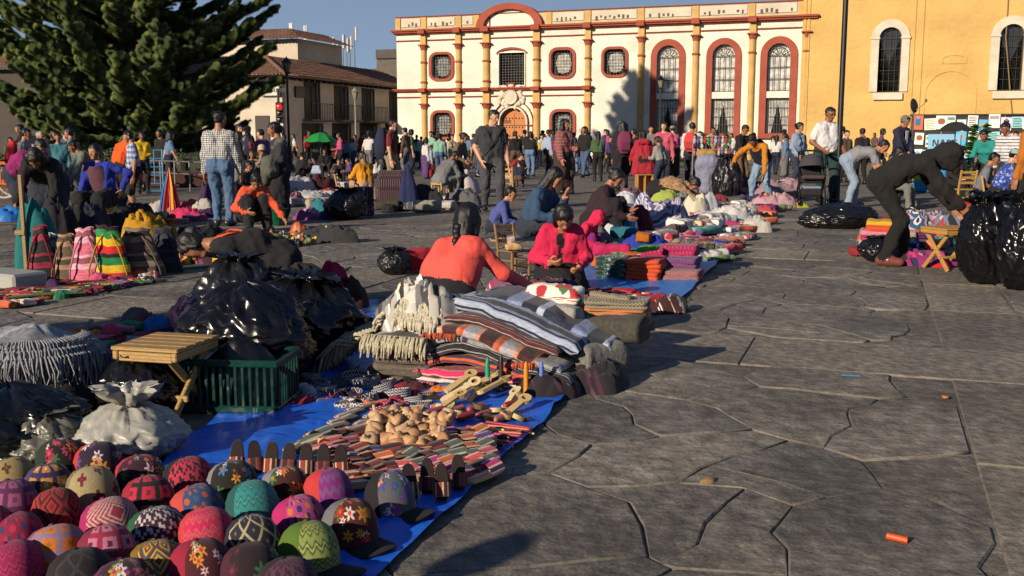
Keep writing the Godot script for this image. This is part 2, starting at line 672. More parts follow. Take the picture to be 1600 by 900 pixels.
func build_church() -> void:
	var ch := thing("church_building", "cream two storey church building with red cornices, yellow half columns and arched windows", "church", church_o, -TH)
	var cream := mat("plaster", Color(0.96, 0.935, 0.87))
	var red := mat("plaster", Color(0.67, 0.33, 0.25), 0.6)
	var dred := mat("plaster", Color(0.55, 0.24, 0.17), 0.6)
	var yel := mat("plaster", Color(0.85, 0.69, 0.42), 0.5)
	var white := mat("plaster", Color(0.88, 0.84, 0.76), 0.5)
	var iron := mat("paint", Color(0.07, 0.065, 0.06))
	var glass := mat("glass", Color(0.6, 0.6, 0.58))
	var curtain := mat("glass", Color(0.8, 0.79, 0.76))
	var xl := fac(620, 100).x
	var xr := fac(1256, 100).x
	var ytop := fac(800, 41).y
	var holes := []
	var rw := []
	for q in [[690, 104, 39, 47, 30, 39, 0], [878.5, 98.5, 42.5, 51, 34, 41.5, 1], [960.5, 97, 43, 50, 34.5, 41.5, 1], [691.5, 195, 37, 46, 29, 38, 0], [879, 195, 42, 50, 33, 41, 0]]:
		var c := fac(q[0], q[1])
		var a := fac(q[0] + q[2] * 0.5, q[1] - q[3] * 0.5) - c
		var b := fac(q[0] + q[4] * 0.5, q[1] - q[5] * 0.5) - c
		var inn := rrect(c, b.x * 2, b.y * 2, b.x * 0.55)
		rw.append([inn, rrect(c, a.x * 2, a.y * 2, a.x * 0.62), q[6]])
		holes.append(inn)
	var cw := fac(800, 108)
	var cwh := fac(820, 82) - cw
	var cin := PackedVector2Array([cw - cwh, cw + Vector2(cwh.x, -cwh.y), cw + cwh, cw + Vector2(-cwh.x, cwh.y)])
	holes.append(cin)
	var dtop := fac(801.5, 168.5).y
	var dx := fac(801.5, 190).x
	var dw: float = fac(822, 190).x - fac(781, 190).x
	var door := arch(dx, dw, 0.02, dtop - dw * 0.5)
	holes.append(door)
	var aw := []
	for q in [[1017, 1071, 1026, 1060.5, 61, 71], [1103, 1158, 1112.5, 1148, 59, 69], [1187.5, 1246, 1198, 1234.5, 57.5, 67.5]]:
		var mx: float = (q[2] + q[3]) * 0.5
		var cx := fac(mx, 120).x
		var wi: float = fac(q[3], 120).x - fac(q[2], 120).x
		var wo: float = fac(q[1], 120).x - fac(q[0], 120).x
		var ti := fac(mx, q[5]).y
		var y0 := fac(1043, 209).y
		aw.append([arch(cx, wi, y0, ti - wi * 0.5), arch(cx, wo, y0 - 0.02, ti - wi * 0.5), cx, wi, ti - wi * 0.5, y0])
		holes.append(arch(cx, wi, y0, ti - wi * 0.5))
	csg_wall(ch, Rect2(xl, -0.3, xr - xl, ytop + 0.3), 0.5, holes, cream)
	var b := MB.new()
	b.box(Vector3((xl + xr) * 0.5, ytop * 0.5, -6.7), Vector3(xr - xl - 0.1, ytop - 0.1, 12.0))
	part("side_and_roof", b, cream, ch)
	for q in rw: window(ch, q[0], q[1], red, curtain if q[2] else glass, iron, 7, 8)
	window(ch, cin, PackedVector2Array([cin[0] + Vector2(-0.06, -0.06), cin[1] + Vector2(0.06, -0.06), cin[2] + Vector2(0.06, 0.06), cin[3] + Vector2(-0.06, 0.06)]), cream, curtain, iron, 9, 12)
	var hood := MB.new()
	var hi := PackedVector2Array()
	var ho := PackedVector2Array()
	for e in 13:
		var a := lerpf(0.12, PI - 0.12, e / 12.0)
		hi.append(cw + Vector2(cos(a) * cwh.x * 1.06, cwh.y + sin(a) * 0.22 - 0.02))
		ho.append(cw + Vector2(cos(a) * cwh.x * 1.22, cwh.y + sin(a) * 0.44 - 0.1))
	hood.band(hi, ho, -0.05, 0.16, true)
	part("window_hood", hood, red, ch)
	for q in aw:
		var s := MB.new()
		s.band(q[0], q[1], -0.02, 0.08)
		var w := part("arched_window", s, red, ch)
		var g := MB.new()
		g.prism(q[0], -0.32, -0.3)
		part("pane", g, curtain, w)
		var yb := fac(1043, 155).y
		var yt := fac(1043, 145).y
		var bar := MB.new()
		bar.box(Vector3(q[2], (yb + yt) * 0.5, -0.12), Vector3(q[3] - 0.02, yt - yb, 0.3))
		part("middle_panel", bar, cream, w)
		var gr := MB.new()
		for k in range(0, 9):
			var xx: float = q[2] + (k - 4) / 4.0 * q[3] * 0.49
			gr.beam(Vector3(xx, q[5], -0.13), Vector3(xx, yb - 0.003, -0.13), 0.03, 0.03)
			if k % 2 == 0: gr.beam(Vector3(xx, yt + 0.003, -0.13), Vector3(xx, q[4], -0.13), 0.035, 0.035)
		for k in 5: gr.beam(Vector3(q[2] - q[3] * 0.49, lerpf(q[5] + 0.03, yb - 0.06, k / 4.0), -0.15), Vector3(q[2] + q[3] * 0.49, lerpf(q[5] + 0.03, yb - 0.06, k / 4.0), -0.15), 0.03, 0.03)
		for k in 4: gr.beam(Vector3(q[2] - q[3] * 0.49, lerpf(yt + 0.04, q[4], k / 3.0), -0.15), Vector3(q[2] + q[3] * 0.49, lerpf(yt + 0.04, q[4], k / 3.0), -0.15), 0.04, 0.04)
		for k in 7:
			var a := PI * k / 6.0
			gr.beam(Vector3(q[2] + cos(a) * 0.18, q[4] + sin(a) * 0.18, -0.13), Vector3(q[2] + cos(a) * q[3] * 0.49, q[4] + sin(a) * q[3] * 0.49, -0.13), 0.03, 0.03)
		for rr in [0.18, q[3] * 0.36, q[3] * 0.48]:
			for k in 12:
				var a := PI * k / 12.0
				var a2 := PI * (k + 1) / 12.0
				gr.beam(Vector3(q[2] + cos(a) * rr, q[4] + sin(a) * rr, -0.145), Vector3(q[2] + cos(a2) * rr, q[4] + sin(a2) * rr, -0.145), 0.03, 0.03)
		part("grille", gr, iron, w)
		var si := MB.new()
		si.box(Vector3(q[2], q[5] - 0.15, 0.1), Vector3(q[3] * 1.6, 0.26, 0.3), 0.03)
		part("sill", si, red, w)
		var tri := MB.new()
		tri.prism(PackedVector2Array([Vector2(q[2] - 0.36, q[5]), Vector2(q[2] + 0.36, q[5]), Vector2(q[2], yb - 0.35)]), -0.29, -0.27)
		part("dark_curtain", tri, mat("cloth", Color(0.12, 0.13, 0.12)), w)
	var d := MB.new()
	d.prism(door, -0.34, -0.28)
	var dn := part("door", d, mat("wood", Color(0.80, 0.48, 0.17), 2.0), ch)
	var st := MB.new()
	for r_ in 6:
		for c in 8:
			var p := Vector2(dx + (c - 3.5) / 8.0 * dw, 0.3 + r_ * 0.55)
			if Geometry2D.is_point_in_polygon(p, door): st.ball(Vector3(p.x, p.y, -0.27), Vector3(0.05, 0.05, 0.04), 6, 4)
	part("stud", st, iron, dn).set_meta("kind", "stuff")
	var dl := MB.new()
	dl.box(Vector3(dx, dtop * 0.45, -0.275), Vector3(0.03, dtop * 0.9, 0.012))
	dl.box(Vector3(dx, dtop - dw * 0.62, -0.274), Vector3(dw * 0.98, 0.05, 0.012))
	dl.box(Vector3(dx - dw * 0.28, dtop - dw * 0.48, -0.272), Vector3(0.5, 0.22, 0.014))
	part("door_joint", dl, mat("wood", Color(0.45, 0.2, 0.07)), dn)
	for q in [[1.0, 1.12, 0.1, white], [1.16, 1.2, 0.12, dred], [1.5, 1.56, 0.1, dred]]:
		var s := MB.new()
		s.band(arch(dx, dw * q[0], 0.02, dtop - dw * 0.5), arch(dx, dw * q[1], 0.02, dtop - dw * 0.5), -0.3 if q[0] == 1.0 else -0.02, q[2])
		part("door_surround", s, q[3], ch)
	var kb := MB.new()
	kb.box(Vector3(dx + dw * 0.68, dtop - dw * 0.62, 0.05), Vector3(dw * 0.36, 0.07, 0.16))
	kb.box(Vector3(dx - dw * 0.68, dtop - dw * 0.62, 0.05), Vector3(dw * 0.36, 0.07, 0.16))
	part("impost", kb, dred, ch)
	var mc := fac(799, 152)
	var md := MB.new()
	md.x = Transform3D(Basis(Vector3.RIGHT, PI / 2), Vector3(mc.x, mc.y, 0.1))
	md.lathe([Vector2(0.0, 0.12), Vector2(0.3, 0.1), Vector2(0.36, 0.04), Vector2(0.4, 0.12), Vector2(0.46, 0.1), Vector2(0.48, -0.1)], 24)
	var me := part("medallion", md, white, ch)
	var sc := MB.new()
	for k in 10:
		var a := PI * (0.12 + 0.76 * k / 9.0)
		for sg in [-1, 1]:
			var rr := 0.66 + 0.12 * sin(k * 1.4)
			sc.ball(Vector3(mc.x + sg * sin(a) * rr * 1.1, mc.y + cos(a) * rr * 0.98, 0.05), Vector3(0.15, 0.17, 0.1), 8, 6)
	sc.ball(Vector3(mc.x, mc.y + 0.68, 0.08), Vector3(0.22, 0.16, 0.12), 10, 6)
	part("scroll", sc, white, me)
	var cap := MB.new()
	cap.band(rrect(mc + Vector2(0, 0.73), 0.44, 0.18, 0.08), rrect(mc + Vector2(0, 0.73), 0.54, 0.28, 0.13), 0.0, 0.22)
	part("crown", cap, red, me)
	for q in [["cornice", 41, 48.5, xl - 0.25, xr + 0.75, 0.42, red], ["moulding", 57.5, 59.5, xl, xr, 0.07, dred], ["cornice", 136.5, 142, xl - 0.2, fac(928, 140).x, 0.32, red], ["moulding", 149, 151, xl, fac(925, 150).x, 0.07, dred]]:
		var t := fac(800, q[1]).y
		var u := fac(800, q[2]).y
		var s := MB.new()
		var cx: float = (q[3] + q[4]) * 0.5
		var ln: float = q[4] - q[3]
		if q[5] > 0.2:
			s.box(Vector3(cx, t - (t - u) * 0.2, q[5] * 0.5), Vector3(ln, (t - u) * 0.4, q[5]), 0.02)
			s.box(Vector3(cx, t - (t - u) * 0.58, q[5] * 0.37), Vector3(ln - 0.15, (t - u) * 0.36, q[5] * 0.74), 0.02)
			s.box(Vector3(cx, u + (t - u) * 0.12, q[5] * 0.2), Vector3(ln - 0.3, (t - u) * 0.24, q[5] * 0.4), 0.02)
		else:
			s.box(Vector3(cx, (t + u) * 0.5, q[5] * 0.5), Vector3(ln, t - u, q[5]))
		part(q[0], s, q[6], ch)
	var yct := fac(800, 48.5).y
	var ymid := fac(800, 136.5).y
	var ymid2 := fac(800, 142).y
	for k in 9:
		var px: float = [662.6, 717, 760.5, 839, 919, 1002, 1087, 1175, 1259][k]
		var cx := fac(px, 100).x
		var wide := 0.44 if k in [2, 3] else 0.38
		var giant := k >= 5
		for fl in (1 if giant else 2):
			var top: float = yct if fl == 0 else ymid2
			var bot: float = 0.0 if giant or fl == 1 else ymid
			var cap_t: float = fac(1002, 57.5).y if giant else (fac(662.6, 70).y if fl == 0 else fac(662.6, 162).y)
			var cap_b: float = fac(1002, 67).y if giant else (fac(662.6, 79).y if fl == 0 else fac(662.6, 171).y)
			var s := MB.new()
			s.box(Vector3(cx, (top + cap_t) * 0.5, 0.08), Vector3(wide, top - cap_t, 0.16))
			s.x = Transform3D(Basis(), Vector3(cx, 0, 0.02))
			s.lathe([Vector2(wide * 0.5, bot + 0.002), Vector2(wide * 0.5, cap_b)], 16)
			var col := part("half_column", s, yel, ch)
			var c := MB.new()
			c.x = Transform3D(Basis(), Vector3(cx, 0, 0.02))
			c.lathe([Vector2(wide * 0.52, cap_b), Vector2(wide * 0.56, cap_b + 0.04), Vector2(wide * 0.54, cap_b + 0.08), Vector2(wide * 0.62, lerpf(cap_b, cap_t, 0.6)), Vector2(wide * 0.74, cap_t - 0.08), Vector2(0.01, cap_t - 0.08)], 16)
			for e in 5: c.beam(Vector3((e - 2) * wide * 0.24, cap_b + 0.1, wide * 0.56 - absf(e - 2) * 0.06), Vector3((e - 2) * wide * 0.3, cap_t - 0.08, wide * 0.68 - absf(e - 2) * 0.07), 0.035, 0.04)
			c.box(Vector3(0, cap_t - 0.04, 0.08), Vector3(wide * 1.55, 0.078, wide * 1.3), 0.015)
			part("capital", c, red, col)
			var rings := []
			if giant: rings = [fac(1002, 87).y]
			elif fl == 0: rings = [fac(662.6, 98).y, fac(662.6, 129).y]
			for y in rings:
				var g := MB.new()
				g.x = Transform3D(Basis(), Vector3(cx, 0, 0.02))
				g.lathe([Vector2(wide * 0.5, y - 0.07), Vector2(wide * 0.6, y - 0.05), Vector2(wide * 0.66, y), Vector2(wide * 0.6, y + 0.05), Vector2(wide * 0.5, y + 0.07)], 16)
				part("ring", g, red, col)
			if k < 8:
				for yy in ([yct, ymid] if not giant else [yct]):
					if fl == 0:
						var br := MB.new()
						var hgt: float = (ytop - yct) if yy == yct else (ymid - ymid2)
						br.box(Vector3(cx, (yy if yy == yct else ymid2) + hgt * 0.5, 0.3), Vector3(wide * 1.25, hgt + 0.03, 0.42), 0.02)
						part("cornice_block", br, red, col)
	var ptop := fac(700, 25.5).y
	var pp := MB.new()
	pp.box(Vector3((xl + xr) * 0.5, (ytop + ptop) * 0.5, -0.2), Vector3(xr - xl, ptop - ytop, 0.4))
	var par := part("parapet", pp, mat("plaster", Color(0.80, 0.76, 0.62), 0.25), ch)
	var pc := MB.new()
	pc.box(Vector3((xl + xr) * 0.5, ptop + 0.04, -0.2), Vector3(xr - xl + 0.1, 0.08, 0.5), 0.02)
	part("coping", pc, dred, par)
	var lp := [622, 662.6, 717, 745, 858, 919, 1002, 1087, 1175, 1252]
	for k in lp.size():
		var cx := fac(lp[k], 35).x
		var s := MB.new()
		s.box(Vector3(cx, (ytop + ptop) * 0.5, 0.02), Vector3(0.36, ptop - ytop - 0.01, 0.1), 0.01)
		part("pier", s, yel, par)
		if k < lp.size() - 1 and k != 3:
			var c2 := fac(lp[k + 1], 35).x
			var q := MB.new()
			q.box(Vector3((cx + c2) * 0.5, lerpf(ytop, ptop, 0.58), 0.02), Vector3(c2 - cx - 0.5, (ptop - ytop) * 0.68, 0.07), 0.02)
			var pn := part("parapet_panel", q, white, par)
			var hol := MB.new()
			var nn := int((c2 - cx - 0.7) / 0.26)
			for e in nn:
				if rng.randf() < 0.72: hol.box(Vector3(cx + 0.4 + (e + 0.5) * (c2 - cx - 0.8) / nn, lerpf(ytop, ptop, 0.42) + rng.randf_range(-0.05, 0.05), 0.055), Vector3(0.1 + rng.randf() * 0.06, 0.12 + rng.randf() * 0.14, 0.01))
			part("pierced_opening", hol, mat("plaster", Color(0.42, 0.36, 0.30), 0.2), pn).set_meta("kind", "stuff")
	var gx := fac(797, 20).x
	var gw: float = fac(849, 20).x - fac(746, 20).x
	var gh := fac(797, 5).y - ytop
	var go := PackedVector2Array()
	var gi := PackedVector2Array()
	for e in 25:
		var a := PI * e / 24.0
		go.append(Vector2(gx + cos(a) * gw * 0.5, ytop + sin(a) * gh))
		gi.append(Vector2(gx + cos(a) * (gw * 0.5 - 0.5), ytop + sin(a) * (gh - 0.38)))
	var ga := MB.new()
	ga.prism(gi, -0.3, 0.03)
	var gn := part("curved_gable", ga, cream, ch)
	var gb := MB.new()
	gb.band(gi, go, -0.35, 0.3, true)
	part("gable_moulding", gb, red, gn)
	var g2 := MB.new()
	g2.band(PackedVector2Array([Vector2(gx - gw * 0.3, ytop), Vector2(gx - gw * 0.3, ytop + gh * 0.66)]), PackedVector2Array([Vector2(gx - gw * 0.3 - 0.07, ytop), Vector2(gx - gw * 0.3 - 0.07, ytop + gh * 0.64)]), 0.0, 0.08, true)
	part("gable_moulding", g2, dred, gn)
	var yn := thing("yellow_church", "tall plain yellow church wall with two white framed arched windows", "church", church_o, -TH)
	var ym := mat("plaster", Color(0.88, 0.72, 0.43), 1.4)
	var yx0 := fac(1254, 50).x
	var yx1 := fac(1900, 50).x
	var hs := []
	var ws := []
	for q in [[1372.5, 1407.5, 1360, 1420, 43, 143.5, 33], [1560, 1598, 1546, 1612, 38, 141, 26]]:
		var mx: float = (q[0] + q[1]) * 0.5
		var cx := fac(mx, 90).x
		var wi: float = fac(q[1], 90).x - fac(q[0], 90).x
		var wo: float = fac(q[3], 90).x - fac(q[2], 90).x
		var ti := fac(mx, q[4]).y
		var y0 := fac(mx, q[5]).y
		hs.append(arch(cx, wi, y0, ti - wi * 0.5))
		ws.append([arch(cx, wi, y0, ti - wi * 0.5), arch(cx, wo, y0, ti - wi * 0.5), cx, wi, wo, y0, ti])
	csg_wall(yn, Rect2(yx0, -0.3, yx1 - yx0, 16.3), 0.6, hs, ym)
	yn.get_child(0).position.z += 0.15
	var yb2 := MB.new()
	yb2.box(Vector3((yx0 + yx1) * 0.5, 7.9, -6.7), Vector3(yx1 - yx0 - 0.1, 15.8, 12.0))
	part("side_and_roof", yb2, ym, yn)
	for q in ws:
		window(yn, q[0], q[1], white, mat("glass", Color(0.2, 0.2, 0.19)), iron, 4, 6)
		var wn: Node3D = yn.get_child(yn.get_child_count() - 1)
		wn.position.z = 0.15
		var s := MB.new()
		s.box(Vector3(q[2], q[5] - 0.25, 0.06), Vector3(q[4] * 0.78, 0.4, 0.24), 0.03)
		s.box(Vector3(q[2] - (q[4] + q[3]) * 0.25, q[6] - q[3] * 0.5, 0.06), Vector3((q[4] - q[3]) * 0.5 + 0.1, 0.12, 0.16), 0.02)
		s.box(Vector3(q[2] + (q[4] + q[3]) * 0.25, q[6] - q[3] * 0.5, 0.06), Vector3((q[4] - q[3]) * 0.5 + 0.1, 0.12, 0.16), 0.02)
		part("sill", s, white, wn)
	var bx := fac(1484, 150)
	var bl := MB.new()
	bl.band(arch(bx.x, 2.5, 0.1, fac(1484, 112).y - 1.25), arch(bx.x, 2.66, 0.1, fac(1484, 112).y - 1.25), 0.1, 0.19)
	bl.band(arch(bx.x + 0.1, 1.1, fac(1484, 100).y, fac(1484, 92).y, 10, 0.3), arch(bx.x + 0.1, 1.25, fac(1484, 100).y, fac(1484, 90.5).y, 10, 0.3), 0.1, 0.185)
	part("blind_arch", bl, ym, yn)
	for q in [[1427, 0], [1440, 0], [1257, 0], [1263, 0]]:
		var cx := fac(q[0], 80).x
		var s := MB.new()
		s.box(Vector3(cx, 7.5, 0.17), Vector3(0.12, 15.0, 0.06), 0.02)
		part("plaster_strip", s, ym, yn)
	var cb := MB.new()
	cb.tube([Vector3(fac(1574, 0).x, 16, 0.2), Vector3(fac(1571, 60).x, fac(1571, 60).y, 0.19), Vector3(fac(1580, 170).x, fac(1580, 170).y, 0.19), Vector3(fac(1590, 240).x, 0.2, 0.19)], [0.035], 6)
	part("cable", cb, mat("plain", Color(0.5, 0.4, 0.28)), yn)

func tiled(a: Vector3, b: Vector3, up: Vector3, slope_len: float, hip0 := false, hip1 := false, pitch := 0.26) -> MB:
	var m := MB.new()
	var ln := a.distance_to(b)
	var dirx := (b - a) / ln
	var nrm := dirx.cross(up).normalized()
	if nrm.y < 0: nrm = -nrm
	var n := int(ln / pitch)
	var run := sqrt(1.0 - up.y * up.y)
	var rows := []
	var nr := maxi(4, int(slope_len / 0.5))
	for r in nr * 2:
		var k := r / 2
		var row := PackedVector3Array()
		var s: float = slope_len * (k + (r % 2)) / nr
		var step := 0.05 if r % 2 == 0 else 0.0
		for c in n * 6 + 1:
			var u := float(c) / (n * 6)
			var h := 0.06 * absf(sin(PI * n * u)) + step + 0.03 * fn.get_noise_2d(u * 300, s * 30)
			row.append(a + dirx * clampf(ln * u, s * run if hip0 else 0.0, ln - s * run if hip1 else ln) + up * s + nrm * h)
		rows.append(row)
	m.grid(rows, false, "up")
	return m

func build_left_house() -> void:
	var c := gd(440, 62)
	var h := thing("corner_house", "cream corner house in shade with tiled eaves and dark balcony doors", "house", c, -TH)
	var wall := mat("plaster", Color(0.95, 0.88, 0.80), 0.7)
	var tile := mat("stone", Color(0.66, 0.47, 0.36), 0.7)
	var dark := mat("wood", Color(0.16, 0.10, 0.07))
	var iron := mat("paint", Color(0.06, 0.055, 0.05))
	var side := func(px: float, py: float) -> Vector2:
		var p := plane_hit(px, py, c, R) - c
		return Vector2(-p.dot(F), p.y)      # (z, y)
	var ey: float = side.call(445, 117).y
	var zb: float = side.call(640, 140).x
	var b := MB.new()
	b.box(Vector3(-7, ey * 0.5, zb * 0.5), Vector3(13.9, ey, -zb))
	part("core", b, mat("plaster", Color(0.3, 0.27, 0.24)), h)
	var holes := []
	var ups := []
	for q in [[470, 490, 130, 186], [517, 535, 138, 187], [560, 576, 142, 189], [603, 616, 146, 192]]:
		var a: Vector2 = side.call(q[0], q[3])
		var d: Vector2 = side.call(q[1], q[2])
		ups.append(Rect2(-a.x, a.y, a.x - d.x, d.y - a.y))
		holes.append(PackedVector2Array([Vector2(-a.x, a.y), Vector2(-d.x, a.y), Vector2(-d.x, d.y), Vector2(-a.x, d.y)]))
	var lows := []
	for q in [[467, 495], [514, 539], [557, 580], [597, 612]]:
		var a: Vector2 = side.call(q[0], 245)
		var d: Vector2 = side.call(q[1], 196)
		lows.append(Rect2(-a.x, 0.05, a.x - d.x, d.y - 0.05))
		holes.append(PackedVector2Array([Vector2(-a.x, 0.05), Vector2(-d.x, 0.05), Vector2(-d.x, d.y), Vector2(-a.x, d.y)]))
	var sw := Node3D.new()
	sw.name = "side_front"
	sw.rotation.y = PI / 2
	sw.position.x = 0.35
	h.add_child(sw)
	csg_wall(sw, Rect2(0, -0.2, -zb, ey + 0.2), 0.4, holes, wall)
	for r in ups + lows:
		var upper: bool = r.position.y > 1.0
		var s := MB.new()
		var rc: Vector2 = r.get_center()
		s.box(Vector3(rc.x, rc.y, -0.2), Vector3(r.size.x, r.size.y, 0.08))
		for e in 2: s.box(Vector3(rc.x + (e - 0.5) * r.size.x * 0.5, rc.y, -0.14), Vector3(r.size.x * 0.34, r.size.y * 0.8, 0.04), 0.02)
		var dn := part("balcony_door" if upper else "shop_door", s, dark, sw)
		var f := MB.new()
		f.band(rrect(rc, r.size.x - 0.01, r.size.y - 0.01, 0.02, 1), rrect(rc, r.size.x + 0.24, r.size.y + 0.24, 0.02, 1), -0.02, 0.05)
		part("door_frame", f, dark, dn)
		if upper:
			var k := MB.new()
			k.box(Vector3(rc.x + 0.3, r.position.y - 0.08, 0.35), Vector3(r.size.x + 1.3, 0.14, 0.7), 0.02)
			var bal := part("balcony", k, mat("plaster", Color(0.5, 0.45, 0.4)), dn)
			var rl := MB.new()
			var w0: float = rc.x + 0.3 - r.size.x * 0.5 - 0.62
			var w1: float = rc.x + 0.3 + r.size.x * 0.5 + 0.62
			for e in 15: rl.beam(Vector3(lerpf(w0, w1, e / 14.0), r.position.y, 0.66), Vector3(lerpf(w0, w1, e / 14.0), r.position.y + 0.95, 0.66), 0.025, 0.025)
			rl.beam(Vector3(w0, r.position.y + 0.95, 0.66), Vector3(w1, r.position.y + 0.95, 0.66), 0.05, 0.04)
			part("railing", rl, iron, bal)
	var fw := MB.new()
	fw.box(Vector3(-7, ey * 0.5, 0.0), Vector3(14.6, ey, 0.4))
	part("wall", fw, mat("plaster", Color(0.85, 0.80, 0.72), 0.7), h)
	var band := MB.new()
	band.box(Vector3(-7, 0.55, 0.22), Vector3(14.64, 1.1, 0.06))
	part("plinth", band, mat("plaster", Color(0.35, 0.26, 0.22)), h)
	for k in 4:
		var s := MB.new()
		s.box(Vector3(-1.1 - k * 3.2, 1.3, 0.2), Vector3(1.0 if k == 0 else 1.6, 2.6, 0.12), 0.02)
		part("shop_door", s, dark, h)
		if k:
			var s2 := MB.new()
			s2.box(Vector3(-1.1 - k * 3.2, 3.7, 0.2), Vector3(1.2, 1.5, 0.12), 0.02)
			part("shutter", s2, dark, h)
	var pitch := 0.36
	part("roof", tiled(Vector3(1.25, ey - 0.15, 1.3), Vector3(1.25, ey - 0.15, zb), Vector3(-cos(pitch), sin(pitch), 0), 4.2, true), tile, h)
	part("roof", tiled(Vector3(-15, ey - 0.15, 1.3), Vector3(1.25, ey - 0.15, 1.3), Vector3(0, sin(pitch), -cos(pitch)), 4.2, false, true), tile, h)
	var hip := MB.new()
	hip.tube([Vector3(1.25, ey - 0.08, 1.3), Vector3(-2.7, ey - 0.08 + 3.9 * tan(pitch), -2.6)], [0.13], 8)
	part("roof_ridge", hip, tile, h)
	var ra := MB.new()
	for k in int(-zb / 0.7): ra.beam(Vector3(0.3, ey - 0.18, -k * 0.7), Vector3(1.2, ey - 0.34, -k * 0.7), 0.12, 0.14)
	for k in 20: ra.beam(Vector3(-k * 0.7, ey - 0.18, 0.2), Vector3(-k * 0.7, ey - 0.34, 1.25), 0.12, 0.14)
	part("rafter", ra, dark, h)
	var sg := thing("shop_sign", "white framed shop sign with dark lettering on the corner house", "sign", c, -TH)
	var q0 := plane_hit(409, 151, c - F * 0.35, F) - c
	var q1 := plane_hit(437, 133, c - F * 0.35, F) - c
	var x0 := q0.dot(R); var x1 := q1.dot(R)
	var sb := MB.new()
	sb.box(Vector3((x0 + x1) * 0.5, (q0.y + q1.y) * 0.5, 0.3), Vector3(x1 - x0 - 0.1, q1.y - q0.y - 0.1, 0.06))
	part("board", sb, mat("paint", Color(0.80, 0.80, 0.74)), sg)
	var sf := MB.new()
	sf.band(rrect(Vector2((x0 + x1) * 0.5, (q0.y + q1.y) * 0.5), x1 - x0 - 0.12, q1.y - q0.y - 0.12, 0.01, 1), rrect(Vector2((x0 + x1) * 0.5, (q0.y + q1.y) * 0.5), x1 - x0, q1.y - q0.y, 0.01, 1), 0.26, 0.36)
	part("frame", sf, dark, sg)
	text("lettering", "Elburanos", 0.28, mat("paint", Color(0.08, 0.1, 0.09)), sg, Vector3((x0 + x1) * 0.5, lerpf(q0.y, q1.y, 0.6), 0.335), 0.0, true)
	var s2 := thing("side_sign", "small dark framed sign on the shaded side of the corner house", "sign", c, -TH)
	var p0: Vector2 = side.call(452, 152)
	var p1: Vector2 = side.call(466, 136)
	var k2 := MB.new()
	k2.box(Vector3(0.42, (p0.y + p1.y) * 0.5, (p0.x + p1.x) * 0.5), Vector3(0.1, p1.y - p0.y, p0.x - p1.x), 0.02)
	part("board", k2, mat("paint", Color(0.16, 0.12, 0.11)), s2)
	var us := thing("upper_house", "set back upper storey with tiled roof above the corner house", "house", c - R * 2.9 + F * 7.0, -TH)
	var u1 := MB.new()
	u1.box(Vector3(-4.2, 3.9, -3), Vector3(8.4, 7.8, 6))
	part("wall", u1, mat("plaster", Color(0.86, 0.80, 0.72)), us)
	part("roof", tiled(Vector3(0.7, 7.7, 0.7), Vector3(0.7, 7.7, -6.4), Vector3(-0.93, 0.36, 0), 2.6, true), tile, us)
	part("roof", tiled(Vector3(-9, 7.7, 0.7), Vector3(0.7, 7.7, 0.7), Vector3(0, 0.36, -0.93), 2.6, false, true), tile, us)
	var pb := thing("rear_block", "grey flat roofed block with stained parapet behind the tiled house", "building", c + R * 0.6 + F * 20.0, -TH)
	var b1 := MB.new()
	b1.box(Vector3(-2, 3.7, -6), Vector3(4.6, 7.4, 12))
	part("wall", b1, mat("plaster", Color(0.42, 0.39, 0.36), 0.3), pb)
	var b2 := MB.new()
	for k in 5: b2.box(Vector3(0.2, 7.7, -0.6 - k * 2.6), Vector3(0.4, 0.6 + 0.25 * (k % 2), 2.3), 0.03)
	b2.box(Vector3(-2, 7.75, 0.02), Vector3(4.6, 0.7, 0.3), 0.03)
	b2.box(Vector3(-0.5, 8.2, -3), Vector3(1.4, 1.0, 2.0), 0.03)
	part("parapet", b2, mat("plaster", Color(0.36, 0.33, 0.31), 0.3), pb)
	var am := mat("paint", Color(0.85, 0.86, 0.88))
	var ai := 0
	for q in [[455, 36, 60, 78], [477, 40, 66, 78], [521, 58, 84, 84], [527, 66, 86, 84], [535, 54, 86, 84], [541, 60, 86, 84], [546, 56, 86, 84], [553, 42, 88, 84]]:
		var t := at(q[0], q[1], q[3])
		var u := at(q[0], q[2] + 14, q[3])
		var n := thing("antenna", ["tall white antenna panel, left one of the pair above the tiled roof", "white antenna panel, right one of the pair above the tiled roof", "leftmost short white antenna on the grey block", "small low antenna second from left on the grey block", "white antenna third from left on the grey block", "white antenna fourth from left on the grey block", "white antenna beside the tall one on the grey block", "tallest white antenna mast at the right of the grey block"][ai], "antenna", Vector3(t.x, 0, t.z), 0.3 * ai, "rooftop antennas")
		ai += 1
		var s := MB.new()
		s.box(Vector3(0, t.y - 0.55, 0.12), Vector3(0.3, 1.1, 0.14), 0.04)
		part("panel", s, am, n)
		var pl := MB.new()
		pl.tube([Vector3(0, u.y - 1.2, 0), Vector3(0, t.y, 0)], [0.05], 6)
		pl.box(Vector3(0, t.y - 0.3, 0.06), Vector3(0.1, 0.06, 0.12))
		part("pole", pl, mat("metal", Color(0.5, 0.5, 0.5)), n)
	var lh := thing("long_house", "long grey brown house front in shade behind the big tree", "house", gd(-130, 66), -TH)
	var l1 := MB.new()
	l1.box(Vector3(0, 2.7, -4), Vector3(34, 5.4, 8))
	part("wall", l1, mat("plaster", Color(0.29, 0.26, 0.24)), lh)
	part("roof", tiled(Vector3(-18, 5.3, 0.6), Vector3(18, 5.3, 0.6), Vector3(0, 0.42, -0.9), 5.0), tile, lh)
